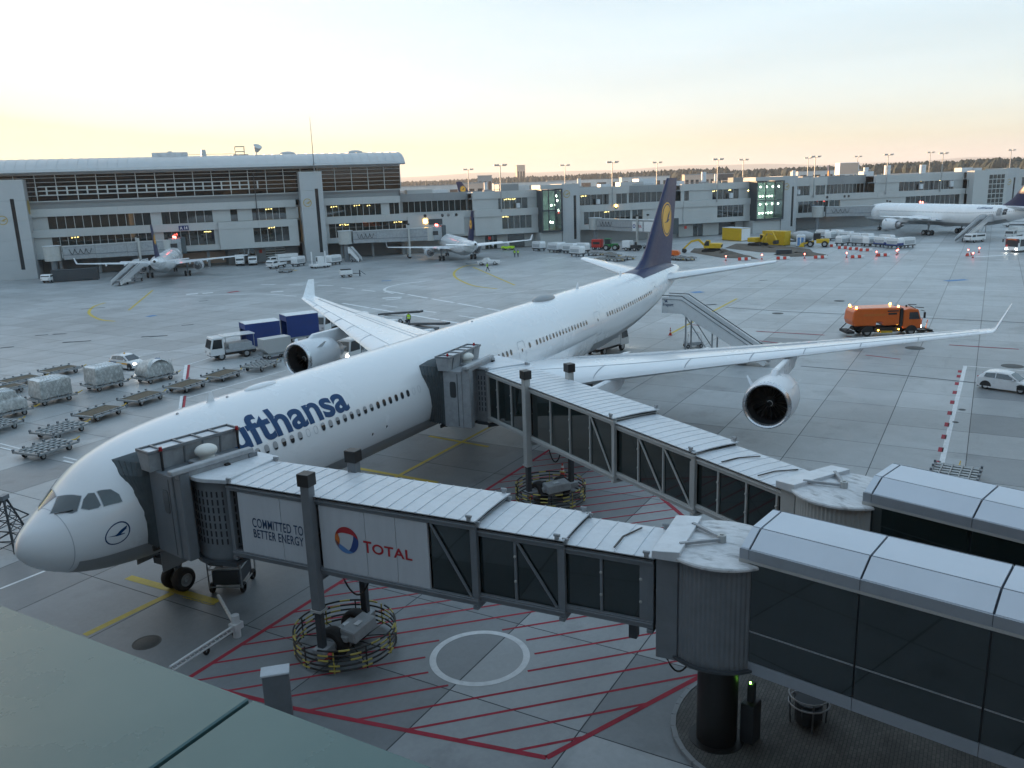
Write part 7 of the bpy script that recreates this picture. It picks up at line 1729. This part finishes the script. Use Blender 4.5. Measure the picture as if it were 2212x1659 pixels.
dk = [((1640,832),'left of the red machine'),((1730,832),'before the green tractor'),((1700,866),'behind the far tailplane tip'),((1800,868),'between the tailplane and the fin'),((1760,842),'beside the green tractor wheels'),((1850,858),'left of the blue fin'),((2160,860),'right of the blue fin'),((2200,862),'at the site edge right of the fin'),((2250,862),'before the tracked excavator'),((1655,872),'close to the pier cart row')]
for (x, y), nm in dk: dup(d0, c2(x, y), heading((1290,552),(1360,560))+random.uniform(-.6,.6), 'small dark equipment dolly standing '+nm, 'equipment dollies by the pier')
dup(d0, G(617,588), heading((600,588),(635,587)), 'dark pallet dolly in front of the white pickup truck', 'equipment dollies by the hall'); 
t = thing('drill_machine', 'red boxy site machine beside the green tractor at the pier', 'machine', c2(1660,795), heading((1300,540),(1270,540)))
MB().box(-1.3,1.3,-1.0,1.0,.6,2.6).build('body', 'red_paint', t, bevel=.1); MB().box(-.9,.9,-1.02,1.02,1.4,2.0).build('grille', 'chassis', t); wheels(t, [(-.8,-.8),(-.8,.8),(.8,-.8),(.8,.8)], .4, .25); MB().bar((1.2,0,.8),(2.4,0,.5),.12).build('drawbar', 'chassis', t)
t = thing('farm_tractor', 'green tractor with black wheels standing at the pier wall', 'tractor', c2(1742,800), heading((1320,541),(1350,541)))
MB().box(.2,2.0,-.5,.5,.9,1.7).build('bonnet', 'green_paint', t, bevel=.08); MB().box(-1.4,.2,-.8,.8,1.0,1.6).build('body', 'green_paint', t, bevel=.05); MB().box(-1.2,.2,-.75,.75,1.6,2.8).build('cab', 'window_dark', t, bevel=.05); MB().box(-1.3,.3,-.85,.85,2.8,2.95).build('cab_roof', 'green_paint', t, bevel=.04); wheels(t, [(-.8,-.95),(-.8,.95),(1.5,-.8),(1.5,.8)], .75, .4)
t = thing('water_tank_trailer', 'white tank trailer with pump behind the blue fin', 'tank trailer', c2(1885,802), heading((1360,545),(1395,546)))
MB().box(-2.4,-.2,-1.0,1.0,.7,2.5).build('tank', 'vehicle_white', t, bevel=.15); MB().box(0,2.0,-.8,.8,.6,1.4).cyl((1,0,1.4),(1,0,2.1),.3).build('pump', 'chassis', t); MB().box(-2.5,2.2,-.6,.6,.45,.7).build('frame', 'steel_dark', t); wheels(t, [(-1.2,-.9),(-1.2,.9),(1.2,-.9),(1.2,.9)], .45, .28)
t = thing('compressor_trailer', 'orange compressor trailer on the site right of the blue fin', 'compressor', c2(2150,850), heading((1445,556),(1470,556)))
MB().ext([(-1.4,.6),(-1.5,1.2),(-1.1,1.7),(1.1,1.7),(1.5,1.2),(1.4,.6)], -.9, .9, 'y').build('housing', 'orange_paint', t, bevel=.1); wheels(t, [(0,-.9),(0,.9)], .38, .25); MB().bar((1.4,0,.6),(2.6,0,.4),.1).build('drawbar', 'chassis', t)
t = thing('service_tractor', 'small yellow-green service tractor under the far narrow-body wing', 'tractor', c2(1080,797), heading((1090,541),(1115,541)))
MB().box(-1.6,1.6,-.8,.8,.4,1.0).build('body', 'hivis', t, bevel=.06); MB().box(-.8,.2,-.7,.7,1.0,2.0).build('cab', 'vehicle_grey', t, bevel=.05); wheels(t, [(-1.0,-.7),(-1.0,.7),(1.0,-.7),(1.0,.7)], .35, .22)
# equipment at the foot of the slim stair tower
t = thing('high_loader', 'white twin-post loading lift at the foot of the slim stair tower', 'loader', G(692,578), heading((680,580),(712,577)))
MB().box(-2.2,2.2,-1.3,1.3,.4,.9).build('chassis', 'vehicle_white', t, bevel=.05); MB().box(-1.0,.6,-1.2,-.1,.9,2.6).build('cab', 'vehicle_white', t, bevel=.05); MB().box(-1.03,.63,-1.0,-.3,1.5,2.4).build('cab_window', 'window_dark', t)
for x in (-1.5,1.8): MB().bar((x,.9,.9),(x,.9,3.6),.25).build('lift_post', 'vehicle_white', t)
wheels(t, [(-1.5,-1.1),(-1.5,1.1),(1.5,-1.1),(1.5,1.1)], .4, .3)
o = dup(cp, G(722,572), heading((710,574),(740,570)), 'white covered baggage cart beside the small boarding steps'); o = dup(cp, G(645,575), heading((630,577),(660,572)), 'white covered baggage cart behind the pickup truck')
t = thing('generator_trailer', 'white generator trailer with dark hatch on the open apron before the hall', 'generator', G(752,598), heading((735,599),(775,596)))
MB().box(-1.6,.8,-.8,.8,.5,1.4).build('housing', 'vehicle_white', t, bevel=.06); MB().box(-1.4,.6,-.6,.6,1.4,1.6).build('hatch', 'chassis', t); MB().bar((.8,0,.6),(2.6,0,.5),.12).cyl((2.4,0,0),(2.4,0,1.2),.12,n=8).bar((2.4,0,1.1),(3.6,.2,.2),.08).build('drawbar', 'steel_dark', t); wheels(t, [(-1.0,-.7),(-1.0,.7),(.4,-.7),(.4,.7)], .3, .2)
# billboard and far buildings beyond the pier
t = bthing('billboard', 'plain tan billboard box standing on the pier roof', 'billboard', 249.3, 26)
MB().box(-3.9,3.9,-.5,1.6,16.3,19.9).build('panel', 'far_tan', t); MB().box(-4.1,4.1,-.6,1.7,16.1,16.3).box(-4.1,4.1,-.6,1.7,19.9,20.1).box(3.9,4.1,-.6,1.7,16.3,19.9).box(-4.1,-3.9,-.6,1.7,16.3,19.9).build('rim', 'vehicle_white', t)
for x in (-3,3): MB().box(x-.2,x+.2,.2,.6,15,16.2).build('leg', 'steel_grey', t)
def far_building(px, dist, w, h, m, label, nwin=0):
    p = far(px, dist); T = thing('far_building', label, 'building', p, YAW-PI/2+rad(random.uniform(-12,12)), 'far buildings beyond the pier')
    MB().box(-w/2,w/2,-12,12,0,h).build('wall', m, T); MB().box(-w/2-.4,w/2+.4,-12.4,12.4,h,h+.8).build('roof', 'roof_flat', T)
    for i in range(nwin): MB().box(-w/2+w*(i+.2)/nwin,-w/2+w*(i+.8)/nwin,-12.1,-12,h*.35,h*.75).build('window', 'window_dark', T)
FB = [(900,620,34,13,'facade_grey','low grey hangar just right of the tall hall'),(935,900,80,17,'far_white','long pale freight hall beyond the mid pier roof'),(1042,760,22,18,'far_tan','small tan block above the pier near the far blue fin'),(1065,1100,18,27,'facade_grey','grey block right of the small tan block'),(1138,2300,22,62,'far_tan','slim tan tower block standing over the wood'),(1160,1300,120,17,'far_white','long low white hall before the wood left of the slim tower'),(1285,1400,150,18,'far_white','long white hall directly left of the blue fin'),(1390,1100,60,19,'far_white','white hall touching the blue fin'),(1500,900,30,19,'far_tan','tan hall with dark end right of the blue fin'),(1530,1000,40,19,'steel_dark','dark grey hall behind the blue fin'),(1640,1600,40,22,'far_white','white office block above the lit bay'),(1690,1800,90,24,'facade_grey','long grey office block over the pier'),(1745,1500,28,25,'far_white','white office block with tan side above the last mast pair'),(1770,1300,110,19,'far_white','long white hall behind the pier right of the lit bay'),(2214,900,14,62,'far_tan','tall tan tower at the right frame edge')]
for px, di, w_, h_, m_, lb in FB: far_building(px, di, w_, h_, m_, lb, 6 if w_ > 25 else 3)

# worn painted strokes beside the stop bars
random.seed(3)
for (a, b) in (((395,1291),(460,1308)),((795,1022),(860,1035)),((865,1040),(940,1049))):
    A, B_ = G(*a), G(*b)
    for i in range(8):
        q = A.lerp(B_, i/8); line_ = ribbon([q, q+Vector((.05,-.16,0))*1.4+Vector((random.uniform(-.05,.05),0,0))], .06, .009).build('worn_mark', 'paint_yellow', ground)

# ------------------------------------------------------------------ the evening air
hz_ = MB().box(-27000,27000,-27000,27000,-3,330)
haze = hz_.build('haze', None); tag(haze, 'thin pale evening haze over the airfield', 'haze', kind='stuff')
m = bpy.data.materials.new('haze_air'); m.use_nodes = True; t_ = m.node_tree; t_.nodes.clear()
ov = t_.nodes.new('ShaderNodeOutputMaterial'); pv = t_.nodes.new('ShaderNodeVolumePrincipled'); pv.inputs['Color'].default_value = (.86,.92,1,1); pv.inputs['Density'].default_value = 8.5e-5; pv.inputs['Anisotropy'].default_value = .2
t_.links.new(pv.outputs[0], ov.inputs['Volume']); haze.data.materials.append(m)
